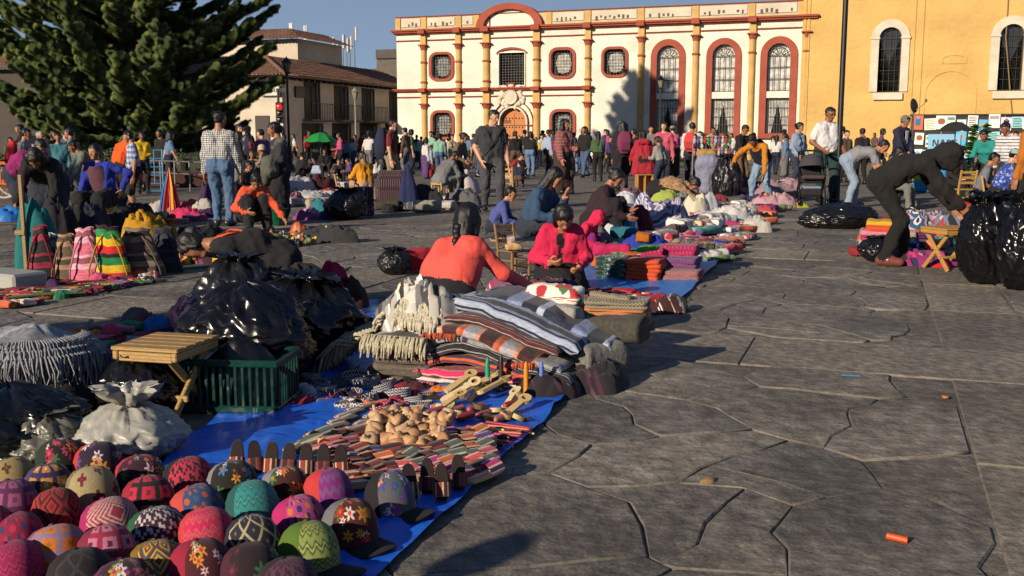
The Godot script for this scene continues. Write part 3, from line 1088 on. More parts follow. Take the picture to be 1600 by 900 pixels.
	for k in 8:
		var s := MB.new()
		s.box(Vector3(-14 + k * 4, 1.4, 0.02), Vector3(1.5, 2.6, 0.1), 0.02)
		part("shop_door", s, dark, lh)
		var s3 := MB.new()
		s3.box(Vector3(-14 + k * 4, 4.1, 0.02), Vector3(1.0, 1.4, 0.1), 0.02)
		part("shutter", s3, dark, lh)
	var fh := thing("far_house", "dark tiled house end showing between corner house and church", "house", gd(600, 96), -TH)
	var f1 := MB.new()
	f1.box(Vector3(0, 3.2, -5), Vector3(9, 6.4, 10))
	part("wall", f1, mat("plaster", Color(0.5, 0.45, 0.4)), fh)
	part("roof", tiled(Vector3(-5, 6.3, 0.6), Vector3(5, 6.3, 0.6), Vector3(0, 0.36, -0.93), 4.0), tile, fh)

func text(called: String, s: String, size: float, m: Material, parent: Node3D, p: Vector3, turn := 0.0, serif := false) -> void:
	var t := TextMesh.new()
	var f := SystemFont.new()
	f.font_names = PackedStringArray(["Droid Serif" if serif else "Droid Sans"])
	f.font_weight = 700
	t.font = f
	t.text = s
	t.font_size = 64
	t.pixel_size = size / 46.0
	t.depth = 0.012
	part(called, t, m, parent, Transform3D(Basis(Vector3.UP, turn), p))

func lantern_post(px: float, d: float, top_px: float, label: String, dark: Color) -> void:
	var b := gd(px, d)
	var hgt := at(px, top_px, d).y
	var n := thing("street_lamp", label, "street lamp", b)
	var m := mat("paint", dark)
	var s := MB.new()
	s.lathe([Vector2(0.2, 0), Vector2(0.2, 0.15), Vector2(0.12, 0.25), Vector2(0.1, 0.9), Vector2(0.07, 1.0), Vector2(0.055, 1.2), Vector2(0.045, hgt - 0.75), Vector2(0.08, hgt - 0.7), Vector2(0.02, hgt - 0.68)], 12)
	part("post", s, m, n)
	var l := MB.new()
	l.lathe([Vector2(0.08, hgt - 0.62), Vector2(0.17, hgt - 0.25)], 6)
	part("lamp_glass", l, mat("glass", Color(0.6, 0.58, 0.5)), n)
	var f := MB.new()
	for k in 6:
		var a := TAU * k / 6
		f.beam(Vector3(0.085 * cos(a), hgt - 0.62, 0.085 * sin(a)), Vector3(0.175 * cos(a), hgt - 0.25, 0.175 * sin(a)), 0.02, 0.02)
	f.lathe([Vector2(0.01, hgt - 0.68), Vector2(0.1, hgt - 0.66), Vector2(0.09, hgt - 0.62)], 8)
	f.lathe([Vector2(0.23, hgt - 0.25), Vector2(0.19, hgt - 0.21), Vector2(0.07, hgt - 0.08), Vector2(0.03, hgt - 0.06), Vector2(0.035, hgt - 0.02), Vector2(0.0, hgt)], 12)
	part("lamp_cap", f, m, n)

func build_street() -> void:
	lantern_post(453, 42, 88, "black lantern street lamp in front of the corner house", Color(0.04, 0.04, 0.04))
	lantern_post(557, 58, 136, "slim grey lantern street lamp before the shaded house side", Color(0.55, 0.55, 0.52))
	lantern_post(1030, 52, 117, "black lantern street lamp before the first arched church window", Color(0.05, 0.05, 0.05))
	var b := gp(1307, 316)
	var n := thing("light_pole", "tall black pole rising out of the picture before the yellow wall", "pole", b)
	var s := MB.new()
	s.lathe([Vector2(0.17, 0), Vector2(0.17, 0.02), Vector2(0.06, 0.025), Vector2(0.056, 0.5), Vector2(0.05, 8.0), Vector2(0.0, 8.0)], 16)
	part("shaft", s, mat("paint", Color(0.05, 0.045, 0.045)), n)
	var s1 := MB.new()
	for k in 4: s1.lathe([Vector2(0.02, 0.02), Vector2(0.02, 0.05), Vector2(0, 0.05)], 6)
	s1.x = Transform3D(Basis(), Vector3(0, 8.0, 0))
	s1.lathe([Vector2(0.05, 0), Vector2(0.2, 0.1), Vector2(0.22, 0.3), Vector2(0.05, 0.5), Vector2(0, 0.5)], 12)
	part("lamp_head", s1, mat("paint", Color(0.1, 0.1, 0.1)), n)
	var d := thing("round_mirror", "round grey disc on a thin pole before the yellow wall", "mirror", gd(1421, 28))
	var cy := at(1421, 165, 28).y
	var p := MB.new()
	p.tube([Vector3.ZERO, Vector3(0, cy, 0)], [0.025], 8)
	part("pole", p, mat("metal", Color(0.35, 0.33, 0.31)), d)
	var dq := MB.new()
	dq.x = Transform3D(Basis(Vector3.UP, 0.7) * Basis(Vector3.RIGHT, PI / 2 - 0.15), Vector3(0, cy, 0.03))
	dq.lathe([Vector2(0.0, 0.05), Vector2(0.12, 0.04), Vector2(0.185, 0.0), Vector2(0.195, -0.01), Vector2(0.18, -0.02), Vector2(0.0, -0.02)], 20)
	part("disc", dq, mat("paint", Color(0.16, 0.16, 0.15)), d)
	var a := MB.new()
	a.tube([Vector3(0.0, cy - 0.15, 0.05), Vector3(0.2, cy + 0.02, 0.12), Vector3(0.26, cy + 0.12, 0.14)], [0.012], 6)
	a.ball(Vector3(0.26, cy + 0.13, 0.14), Vector3(0.04, 0.05, 0.04), 8, 6)
	part("arm", a, mat("metal", Color(0.5, 0.46, 0.4)), d)
	var tl := thing("traffic_light", "traffic light showing red before the corner house", "traffic light", gd(440, 50))
	var ty := at(438, 168, 50).y
	var t1 := MB.new()
	t1.tube([Vector3(-0.1, 0, -0.2), Vector3(-0.1, ty + 0.9, -0.2)], [0.06], 8)
	part("pole", t1, mat("paint", Color(0.05, 0.05, 0.05)), tl)
	var t2 := MB.new()
	t2.box(Vector3(0, ty - 0.25, 0), Vector3(0.36, 1.0, 0.24), 0.03)
	for k in 3: t2.box(Vector3(0, ty + 0.17 - k * 0.31, 0.2), Vector3(0.3, 0.02, 0.16))
	part("housing", t2, mat("paint", Color(0.04, 0.04, 0.04)), tl)
	for k in 3:
		var l := MB.new()
		l.x = Transform3D(Basis(Vector3.RIGHT, PI / 2), Vector3(0, ty + 0.04 - k * 0.31, 0.12))
		l.lathe([Vector2(0.13, 0), Vector2(0.1, 0.03), Vector2(0, 0.04)], 12)
		var lm := mat("plastic", [Color(0.6, 0.03, 0.02), Color(0.12, 0.1, 0.02), Color(0.02, 0.1, 0.05)][k], 1.0, "lens%d" % k)
		if k == 0:
			lm.emission_enabled = true
			lm.emission = Color(1.0, 0.06, 0.03)
			lm.emission_energy_multiplier = 1.2
		part("lens", l, lm, tl)
	var ol := OmniLight3D.new()
	ol.name = "red_light"
	ol.light_color = Color(1, 0.1, 0.05)
	ol.light_energy = 0.02
	ol.light_size = 0.1
	ol.omni_range = 30.0
	ol.omni_attenuation = 2.0
	ol.shadow_enabled = true
	ol.position = Vector3(0, ty + 0.04, 0.25)
	tl.add_child(ol)
	var o := gd(1510, 34)
	var hw := thing("poster_wall", "dark wooden hoarding along the church front at the right", "hoarding", o, -TH)
	var hx0 := (plane_hit(1423, 200, o, F) - o).dot(R)
	var hx1 := hx0 + 9.5
	var hy := at(1510, 181, 34).y
	for k in 10:
		var w := MB.new()
		w.box(Vector3(hx0 + (k + 0.5) * 0.95, hy * 0.5, -0.06), Vector3(0.93, hy, 0.06), 0.008)
		part("panel", w, mat("wood", Color(0.10, 0.075, 0.06), 1.0), hw)
	var rl := MB.new()
	rl.box(Vector3((hx0 + hx1) * 0.5, hy + 0.03, -0.06), Vector3(hx1 - hx0 + 0.1, 0.06, 0.14), 0.01)
	part("rail", rl, mat("wood", Color(0.09, 0.06, 0.05)), hw)
	var cols := [Color(0.86, 0.85, 0.82), Color(0.75, 0.36, 0.2), Color(0.9, 0.86, 0.75), Color(0.3, 0.62, 0.8), Color(0.25, 0.55, 0.85), Color(0.85, 0.5, 0.22), Color(0.55, 0.78, 0.8), Color(0.8, 0.75, 0.85), Color(0.2, 0.2, 0.24), Color(0.82, 0.84, 0.9)]
	var names := ["white", "rust red", "cream", "light blue", "bright blue", "orange", "pale turquoise", "lilac", "black", "pale grey"]
	var prints := ["with a big dark figure", "with rows of small dark print", "with a round badge", "with two broad bars"]
	var ims := []
	var pms := []
	for k in 12:
		var ci: int = [1, 2, 0, 0, 9, 0, 3, 0, 7, 6, 0, 5, 5, 8, 0, 9, 3, 0, 2, 4, 6, 9, 3, 4, 0, 5, 0, 1, 3, 6, 4, 3, 0, 6, 4, 9, 0, 2, 5, 6][k]
		var im := Image.create(32, 48, false, Image.FORMAT_RGB8)
		im.fill(cols[ci])
		var ink: Color = cols[(ci + 3 + k) % 10].darkened(0.35)
		match k % 4:
			0:
				im.fill_rect(Rect2i(8, 10, 16, 24), ink); im.fill_rect(Rect2i(12, 5, 8, 8), ink.lightened(0.3))
			1:
				for e in 6: im.fill_rect(Rect2i(4, 6 + e * 7, 20 + (e * 5) % 7, 3), ink)
			2:
				for y in 48:
					for x in 32:
						if Vector2(x - 16, y - 20).length() < 11: im.set_pixel(x, y, ink)
			3:
				im.fill_rect(Rect2i(3, 6, 26, 12), ink); im.fill_rect(Rect2i(3, 30, 26, 10), cols[(k + 5) % 10])
		ims.append(im)
		if ims.size() == 12: pms = atlas("posters", ims, .7)
	for k in 40:
		var row := k / 14
		var px := hx0 + 0.25 + (k % 14) * 0.33 + rng.randf_range(-0.05, 0.05)
		var py := hy - 0.25 - row * 0.52 + rng.randf_range(-0.08, 0.08)
		var w := rng.randf_range(0.24, 0.36)
		var hh := rng.randf_range(0.34, 0.5)
		var ps := MB.new()
		ps.face([Vector3(-w / 2, -hh / 2, 0), Vector3(w / 2, -hh / 2, 0), Vector3(w / 2, hh / 2, 0), Vector3(-w / 2, hh / 2, 0)], [Vector2(0, 1), Vector2(1, 1), Vector2(1, 0), Vector2(0, 0)])
		ps.box(Vector3(0, 0, -0.006), Vector3(w, hh, 0.008))
		var po := part("poster", ps, pms[k % 12], self, Transform3D(Basis(Vector3.UP, -TH) * Basis(Vector3.BACK, rng.randf_range(-0.06, 0.06)), o + R * px + Vector3(0, py, 0) - F * (0.015 + 0.012 * (k % 3))))
		tag(po, "%s poster %s, %s row, %s from left" % [names[[1, 2, 0, 0, 9, 0, 3, 0, 7, 6, 0, 5][k % 12]], prints[k % 4], ["top", "middle", "bottom"][row], ORD[k % 14]], "poster", "posters on the hoarding")
	var nb := thing("painted_banner", "pale blue banner with dark blue letters on the hoarding", "banner", o + R * (hx0 + 1.05) + Vector3(0, at(1460, 223, 33).y, 0) - F * 0.08, -TH)
	var bb := MB.new()
	bb.box(Vector3.ZERO, Vector3(1.0, 0.55, 0.012), 0.004)
	part("cloth", bb, mat("cloth", Color(0.55, 0.75, 0.88)), nb)
	text("lettering", "NAST", 0.22, mat("paint", Color(0.05, 0.12, 0.25)), nb, Vector3(0, -0.02, 0.014))
	var ra := gp(252, 296)
	var rb := gp(322, 301)
	var g := thing("metal_railing", "grey metal tube railing behind the blue hand truck", "railing", ra)
	var gm := mat("metal", Color(0.55, 0.55, 0.54))
	var dv := rb - ra
	for k in 4:
		var s2 := MB.new()
		s2.tube([dv * (k / 3.0), dv * (k / 3.0) + Vector3(0, 0.72, 0)], [0.022], 8)
		part("post", s2, gm, g)
	for yy in [0.72, 0.42]:
		var s3 := MB.new()
		s3.tube([dv * -0.6 + Vector3(0, yy, 0), dv + Vector3(0, yy, 0)], [0.02], 8)
		part("rail", s3, gm, g)
	var lw := MB.new()
	lw.box(Vector3(0, 0.21, 0), Vector3(3.4, 0.42, 0.3), 0.03)
	solo("low_wall", lw, mat("plaster", Color(0.30, 0.16, 0.13), 0.4), "low dark red wall behind the metal railing", "wall", gp(300, 292), 0.1)
	var ht := thing("hand_truck", "light blue metal hand truck standing upright near the railing", "hand truck", gp(243, 300), 0.25)
	var bm := mat("paint", Color(0.22, 0.55, 0.72))
	var fr := MB.new()
	for sx in [-0.19, 0.19]:
		fr.tube([Vector3(sx, 0.1, 0.02), Vector3(sx, 1.02, -0.05)], [0.02], 8)
	part("frame", fr, bm, ht)
	for k in 5:
		var s4 := MB.new()
		s4.tube([Vector3(-0.19, 0.2 + k * 0.2, 0.012 - k * 0.015), Vector3(0.19, 0.2 + k * 0.2, 0.012 - k * 0.015)], [0.016], 8)
		part("crossbar", s4, bm, ht)
	var s5 := MB.new()
	s5.tube([Vector3(0, 0.2, 0.01), Vector3(0, 1.0, -0.05)], [0.014], 8)
	s5.tube([Vector3(-0.18, 0.6, -0.02), Vector3(0.0, 0.8, -0.03)], [0.012], 6)
	part("centre_bar", s5, bm, ht)
	var toe := MB.new()
	toe.box(Vector3(0, 0.03, 0.16), Vector3(0.42, 0.02, 0.26), 0.004)
	part("toe_plate", toe, bm, ht)
	for sx in [-0.26, 0.26]:
		var w := MB.new()
		w.x = Transform3D(Basis(Vector3.BACK, PI / 2), Vector3(sx, 0.13, -0.08))
		w.lathe([Vector2(0.05, -0.03), Vector2(0.12, -0.035), Vector2(0.13, 0.0), Vector2(0.12, 0.035), Vector2(0.05, 0.03)], 18)
		part("wheel", w, mat("plastic", Color(0.04, 0.04, 0.04)), ht)
	var tr := thing("cargo_tricycle", "orange cargo tricycle with white rimmed wheel at the left edge", "tricycle", gp(8, 312), 0.15)
	var om := mat("paint", Color(0.85, 0.42, 0.05))
	var wy := 0.36
	var tw := MB.new()
	var ring := []
	for k in 33:
		var a2 := TAU * k / 32
		ring.append(Vector3(cos(a2) * 0.32, wy + sin(a2) * 0.32, 0))
	tw.tube(ring, [0.026], 8, false)
	var ty2 := part("wheel", tw, mat("paint", Color(0.78, 0.76, 0.72)), tr)
	var sp := MB.new()
	for k in 14:
		var a2 := TAU * k / 14
		sp.beam(Vector3(0, wy, 0), Vector3(cos(a2) * 0.31, wy + sin(a2) * 0.31, 0), 0.008, 0.008)
	sp.ball(Vector3(0, wy, 0), Vector3(0.05, 0.05, 0.06), 8, 6)
	part("spoke", sp, om, ty2)
	var rim2 := part("wheel", tw, mat("paint", Color(0.78, 0.76, 0.72)), tr, Transform3D(Basis(), Vector3(-0.05, 0, -0.8)))
	part("spoke", sp, om, rim2)
	var tf := MB.new()
	tf.beam(Vector3(-0.9, 0.76, 0.12), Vector3(0.42, 0.76, 0.12), 0.04, 0.05, 0.01)
	tf.beam(Vector3(-0.9, 0.76, -0.85), Vector3(0.42, 0.76, -0.85), 0.04, 0.05, 0.01)
	tf.beam(Vector3(0.42, 0.76, 0.12), Vector3(0.42, 0.76, -0.85), 0.04, 0.05, 0.01)
	tf.beam(Vector3(-0.9, 0.38, 0.1), Vector3(0.45, 0.32, 0.1), 0.04, 0.05, 0.01)
	for k in 4: tf.beam(Vector3(-0.9 + k * 0.44, 0.36, 0.11), Vector3(-0.9 + k * 0.44, 0.76, 0.11), 0.03, 0.03, 0.006)
	part("frame", tf, om, tr)
	for q in [[105, 44, Color(0.16, 0.17, 0.18), "dark grey parked car under the big tree"], [330, 47, Color(0.08, 0.08, 0.09), "black parked car right of the big tree"], [170, 50, Color(0.3, 0.3, 0.31), "grey parked car behind the tree trunk"]]:
		car(gd(q[0], q[1]), -TH, q[2], q[3])
	for k in 5:
		var hb := gd(-30 + k * 95, 33.5 + (k % 2))
		var hd := thing("clipped_hedge", ["hedge at the left picture edge below the tree", "hedge behind the red backpack man below the tree", "hedge beneath the middle of the tree", "hedge behind the blue hand truck", "hedge behind the checked shirt man"][k], "hedge", hb, -TH, "hedge round the tree bed")
		var cr := MB.new()
		cr.box(Vector3(0, 0.3, 0), Vector3(2.2, 0.6, 0.7), 0.1)
		part("branches", cr, mat("cloth", lin(0.03, 0.035, 0.02)), hd)
		leaf_cloud("leaves", hd, Vector3(0, 0.45, 0), Vector3(1.2, 0.55, 0.5), 900, 0.09, lin(0.045, 0.075, 0.025), 40 + k)

func car(p: Vector3, turn: float, c: Color, label: String) -> void:
	var n := thing("parked_car", label, "car", p, turn, "cars parked behind the tree")
	var m := mat("plastic", c, 1.0, "car")
	m.roughness = 0.25
	var prof := PackedVector2Array([Vector2(-2.1, 0.3), Vector2(2.1, 0.3), Vector2(2.15, 0.6), Vector2(2.05, 0.82), Vector2(1.1, 0.95), Vector2(0.45, 1.4), Vector2(-1.1, 1.45), Vector2(-1.85, 1.0), Vector2(-2.15, 0.9)])
	var s := MB.new()
	s.prism(prof, -0.85, 0.85)
	part("body", s, m, n)
	var g := MB.new()
	g.prism(PackedVector2Array([Vector2(-1.6, 0.98), Vector2(0.95, 0.98), Vector2(0.4, 1.35), Vector2(-1.05, 1.38)]), -0.86, 0.86)
	part("window", g, mat("glass", Color(0.05, 0.06, 0.07)), n)
	for sx in [-1.35, 1.35]:
		for sz in [-0.75, 0.75]:
			var w := MB.new()
			w.x = Transform3D(Basis(Vector3.RIGHT, PI / 2), Vector3(sx, 0.32, sz))
			w.lathe([Vector2(0.0, -0.1), Vector2(0.3, -0.1), Vector2(0.32, 0.0), Vector2(0.3, 0.1), Vector2(0.0, 0.1)], 16)
			part("wheel", w, mat("plastic", Color(0.03, 0.03, 0.03)), n)

func leaf_cloud(called: String, parent: Node3D, c: Vector3, r: Vector3, count: int, size: float, col: Color, seed_: int) -> void:
	var g := RandomNumberGenerator.new()
	g.seed = seed_
	var lf := MB.new()
	lf.face([Vector3(0, 0, 0), Vector3(0.32, 0.45, 0.06), Vector3(0, 1, 0), Vector3(-0.32, 0.45, 0.06)])
	lf.x = Transform3D(Basis(Vector3.UP, 1.6) * Basis(Vector3.RIGHT, 0.7), Vector3.ZERO)
	lf.face([Vector3(0, 0, 0), Vector3(0.32, 0.45, 0.06), Vector3(0, 1, 0), Vector3(-0.32, 0.45, 0.06)])
	var mm := MultiMesh.new()
	mm.transform_format = MultiMesh.TRANSFORM_3D
	mm.mesh = lf.mesh()
	mm.instance_count = count
	for k in count:
		var d := Vector3(g.randf_range(-1, 1), g.randf_range(-1, 1), g.randf_range(-1, 1))
		d = d.normalized() * pow(g.randf(), 0.35)
		mm.set_instance_transform(k, Transform3D(Basis.from_euler(Vector3(g.randf() * TAU, g.randf() * TAU, g.randf() * TAU)) * size * g.randf_range(0.6, 1.3), c + d * r))
	var o := MultiMeshInstance3D.new()
	o.name = called
	o.multimesh = mm
	var m := mat("plain", col, 1.0, "leaf")
	m.backlight_enabled = true
	m.backlight = Color(0.1, 0.14, 0.03)
	o.material_override = m
	o.set_meta("kind", "stuff")
	parent.add_child(o, true)

func build_tree() -> void:
	var b := gd(208, 37.7)
	var t := thing("pine_tree", "big dark green araucaria like pine with layered rope like branches", "tree", b)
	var bark := mat("stone", lin(0.09, 0.07, 0.05), 0.5)
	var s := MB.new()
	var hgt := 17.2
	var path := []
	var rad := []
	for k in 9:
		path.append(Vector3(0.12 * sin(k * 1.3), hgt * k / 8.0, 0.1 * cos(k * 1.1)))
		rad.append(lerpf(0.36, 0.04, k / 8.0))
	s.tube(path, rad, 12)
	part("trunk", s, bark, t)
	var g := RandomNumberGenerator.new()
	g.seed = 77
	var pl := MB.new()
	for k in 170:
		var u := k / 170.0
		var a := k * 2.4
		var p := Vector3(0, 0, u)
		var d := Vector3(cos(a), sin(a), 0.75).normalized() * (0.17 * (1.0 - 0.4 * u))
		var w := Vector3(-sin(a), cos(a), 0) * 0.017
		pl.face([p - w, p + w, p + d])
	var plume := pl.mesh()
	var xfs := []
	var br := MB.new()
	for w in 21:
		var hw := 1.5 + w * 0.73
		var nb := 12 if w < 14 else 8
		for k in nb:
			var a := TAU * (k + 0.5 * (w % 2)) / nb + g.randf_range(-0.25, 0.25)
			var ln := (5.3 if hw < 8.5 else lerpf(5.3, 0.8, (hw - 8.5) / 8.2)) * g.randf_range(0.72, 1.08)
			if w < 2: ln *= 0.85
			var rise := lerpf(0.0, 0.5, w / 20.0) + g.randf_range(-0.1, 0.1)
			var dirv := Vector3(cos(a), 0, sin(a))
			var pts := []
			for e in 6:
				var u := e / 5.0
				pts.append(Vector3(0, hw, 0) + dirv * ln * u + Vector3(0, ln * (rise * u - 0.16 * sin(u * PI) + 0.1 * u * u), 0))
			br.tube(pts, [0.06, 0.045, 0.035, 0.025, 0.018, 0.01], 5, false)
			var nt := int(ln * 21)
			for e in nt:
				var u := lerpf(0.1, 1.0, pow((e + g.randf()) / nt, 0.8))
				var i0 := mini(int(u * 5), 4)
				var p: Vector3 = (pts[i0] as Vector3).lerp(pts[i0 + 1], u * 5 - i0)
				var sd := 1.0 if e % 2 else -1.0
				var sa := a + sd * g.randf_range(0.3, 1.25)
				var dv := Vector3(cos(sa), g.randf_range(0.05, 0.6), sin(sa)).normalized()
				var l2 := g.randf_range(0.36, 0.68) * (1.15 - 0.45 * u)
				var bs := Basis.looking_at(-dv, Vector3.UP)
				var th := g.randf_range(1.0, 1.6)
				xfs.append(Transform3D(bs * Basis.from_scale(Vector3(th, th, l2)), p))
	part("branches", br, bark, t).set_meta("kind", "stuff")
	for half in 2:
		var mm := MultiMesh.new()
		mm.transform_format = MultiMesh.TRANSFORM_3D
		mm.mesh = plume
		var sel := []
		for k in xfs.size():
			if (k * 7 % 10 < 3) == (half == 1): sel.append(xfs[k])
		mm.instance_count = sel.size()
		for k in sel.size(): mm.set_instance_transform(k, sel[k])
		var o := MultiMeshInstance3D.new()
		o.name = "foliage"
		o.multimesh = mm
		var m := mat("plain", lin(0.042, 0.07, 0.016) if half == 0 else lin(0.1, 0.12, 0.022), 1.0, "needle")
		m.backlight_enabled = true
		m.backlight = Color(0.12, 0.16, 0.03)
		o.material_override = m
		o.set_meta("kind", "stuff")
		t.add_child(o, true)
	print("plumes ", xfs.size())

func nets(bones: Array, cell: float, k: float, ruffle := {}, freq := 9.0) -> Dictionary:
	var lo := Vector3.INF
	var hi := -Vector3.INF
	for b in bones:
		var r := Vector3.ONE * (maxf(b[2], b[3]) + cell * 2.0 + k * 2.0)
		lo = lo.min((b[0] as Vector3).min(b[1]) - r)
		hi = hi.max((b[0] as Vector3).max(b[1]) + r)
	var nx := int((hi.x - lo.x) / cell) + 2
	var ny := int((hi.y - lo.y) / cell) + 2
	var nz := int((hi.z - lo.z) / cell) + 2
	var acc := PackedFloat32Array(); acc.resize(nx * ny * nz)
	var best := PackedFloat32Array(); best.resize(nx * ny * nz)
	var lab := PackedByteArray(); lab.resize(nx * ny * nz)
	var ik := 1.0 / k
	for b in bones:
		var a: Vector3 = b[0]
		var ab: Vector3 = b[1] - b[0]
		var ra: float = b[2]
		var dr: float = b[3] - b[2]
		var l: int = b[4]
		var il := 1.0 / maxf(ab.length_squared(), 1e-8)
		var m := maxf(b[2], b[3]) + 3.0 * k
		var p0 := ((a.min(b[1]) - Vector3.ONE * m - lo) / cell).floor().max(Vector3.ZERO)
		var p1 := ((a.max(b[1]) + Vector3.ONE * m - lo) / cell).ceil()
		var m2 := m * m
		for z in range(int(p0.z), mini(int(p1.z) + 1, nz)):
			for y in range(int(p0.y), mini(int(p1.y) + 1, ny)):
				var o := (z * ny + y) * nx
				for x in range(int(p0.x), mini(int(p1.x) + 1, nx)):
					var q := lo + Vector3(x, y, z) * cell - a
					var t := clampf(q.dot(ab) * il, 0.0, 1.0)
					var d2 := (q - ab * t).length_squared()
					if d2 > m2: continue
					var e := exp((ra + dr * t - sqrt(d2)) * ik)
					acc[o + x] += e
					if e > best[o + x]:
						best[o + x] = e
						lab[o + x] = l
	var ins := PackedByteArray(); ins.resize(acc.size())
	for q in acc.size():
		if acc[q] >= 1.0: ins[q] = 1
	var vid := PackedInt32Array(); vid.resize(acc.size()); vid.fill(-1)
	var verts := PackedVector3Array()
	var vl := PackedByteArray()
	var sy := nx
	var sz := nx * ny
	var offs := [0, 1, sy, sy + 1, sz, sz + 1, sz + sy, sz + sy + 1]
	var edges := [[0, 1], [2, 3], [4, 5], [6, 7], [0, 2], [1, 3], [4, 6], [5, 7], [0, 4], [1, 5], [2, 6], [3, 7]]
	for z in nz - 1:
		for y in ny - 1:
			var o := (z * ny + y) * nx
			for x in nx - 1:
				var c := o + x
				var s := ins[c] + ins[c + 1] + ins[c + sy] + ins[c + sy + 1] + ins[c + sz] + ins[c + sz + 1] + ins[c + sz + sy] + ins[c + sz + sy + 1]
				if s == 0 or s == 8: continue
				var p := Vector3.ZERO
				var n := 0
				var l := 0
				for e in edges:
					var i0: int = c + offs[e[0]]
					var i1: int = c + offs[e[1]]
					if ins[i0] == ins[i1]: continue
					var f0 := log(maxf(acc[i0], 1e-5))
					var f1 := log(maxf(acc[i1], 1e-5))
					var t := f0 / (f0 - f1)
					var e0: int = e[0]
					var e1: int = e[1]
					var q0 := Vector3(e0 & 1, (e0 >> 1) & 1, e0 >> 2)
					p += q0.lerp(Vector3(e1 & 1, (e1 >> 1) & 1, e1 >> 2), t)
					l = lab[i0] if ins[i0] else lab[i1]
					n += 1
				vid[c] = verts.size()
				verts.append(lo + (Vector3(x, y, z) + p / n) * cell)
				vl.append(l)
	var quads := PackedInt32Array()
	for z in range(1, nz - 1):
		for y in range(1, ny - 1):
			var o := (z * ny + y) * nx
			for x in range(1, nx - 1):
				var c := o + x
				var s := ins[c]
				if s != ins[c + 1]:
					var q := [vid[c], vid[c - sy], vid[c - sy - sz], vid[c - sz]]
					if s: q.reverse()
					quads.append_array(PackedInt32Array(q))
				if s != ins[c + sy]:
					var q := [vid[c], vid[c - sz], vid[c - sz - 1], vid[c - 1]]
					if s: q.reverse()
					quads.append_array(PackedInt32Array(q))
				if s != ins[c + sz]:
					var q := [vid[c], vid[c - 1], vid[c - 1 - sy], vid[c - sy]]
					if s: q.reverse()
					quads.append_array(PackedInt32Array(q))
	var nrm := net_normals(verts, quads)
	if ruffle.size():
		for q in verts.size():
			var am: float = ruffle.get(int(vl[q]), 0.0)
			if am != 0.0:
				var p := verts[q] * freq
				verts[q] += nrm[q] * am * (0.55 - 1.5 * absf(fn.get_noise_3d(p.x * 17, p.y * 8, p.z * 17)) * 1.6 + 0.6 * fn.get_noise_3d(p.x * 40 + 90, p.y * 22, p.z * 40))
		nrm = net_normals(verts, quads)
	var out := {}
	var remap := {}
	for q in range(0, quads.size(), 4):
		var l := int(vl[quads[q]])
		if not out.has(l):
			out[l] = MB.new()
			remap[l] = {}
		var mb: MB = out[l]
		var rm: Dictionary = remap[l]
		var id := [0, 0, 0, 0]
		for e in 4:
			var vi := quads[q + e]
			var nw: int = rm.get(vi, -1)
			if nw < 0:
				nw = mb.v.size()
				rm[vi] = nw
				mb.v.append(verts[vi])
				mb.n.append(nrm[vi])
				mb.t.append(Vector2(verts[vi].x, verts[vi].y))
			id[e] = nw
		mb.i.append_array(PackedInt32Array([id[0], id[2], id[1], id[0], id[3], id[2]]))
	return out

func net_normals(verts: PackedVector3Array, quads: PackedInt32Array) -> PackedVector3Array:
	var nn := PackedVector3Array(); nn.resize(verts.size())
	for q in range(0, quads.size(), 4):
		var f := (verts[quads[q + 2]] - verts[quads[q]]).cross(verts[quads[q + 3]] - verts[quads[q + 1]])
		for e in 4: nn[quads[q + e]] += f
	for q in nn.size(): nn[q] = nn[q].normalized()
	return nn

var lib := {}

func v3(x: float, y: float, z: float) -> Vector3:
	return Vector3(x, y, z)

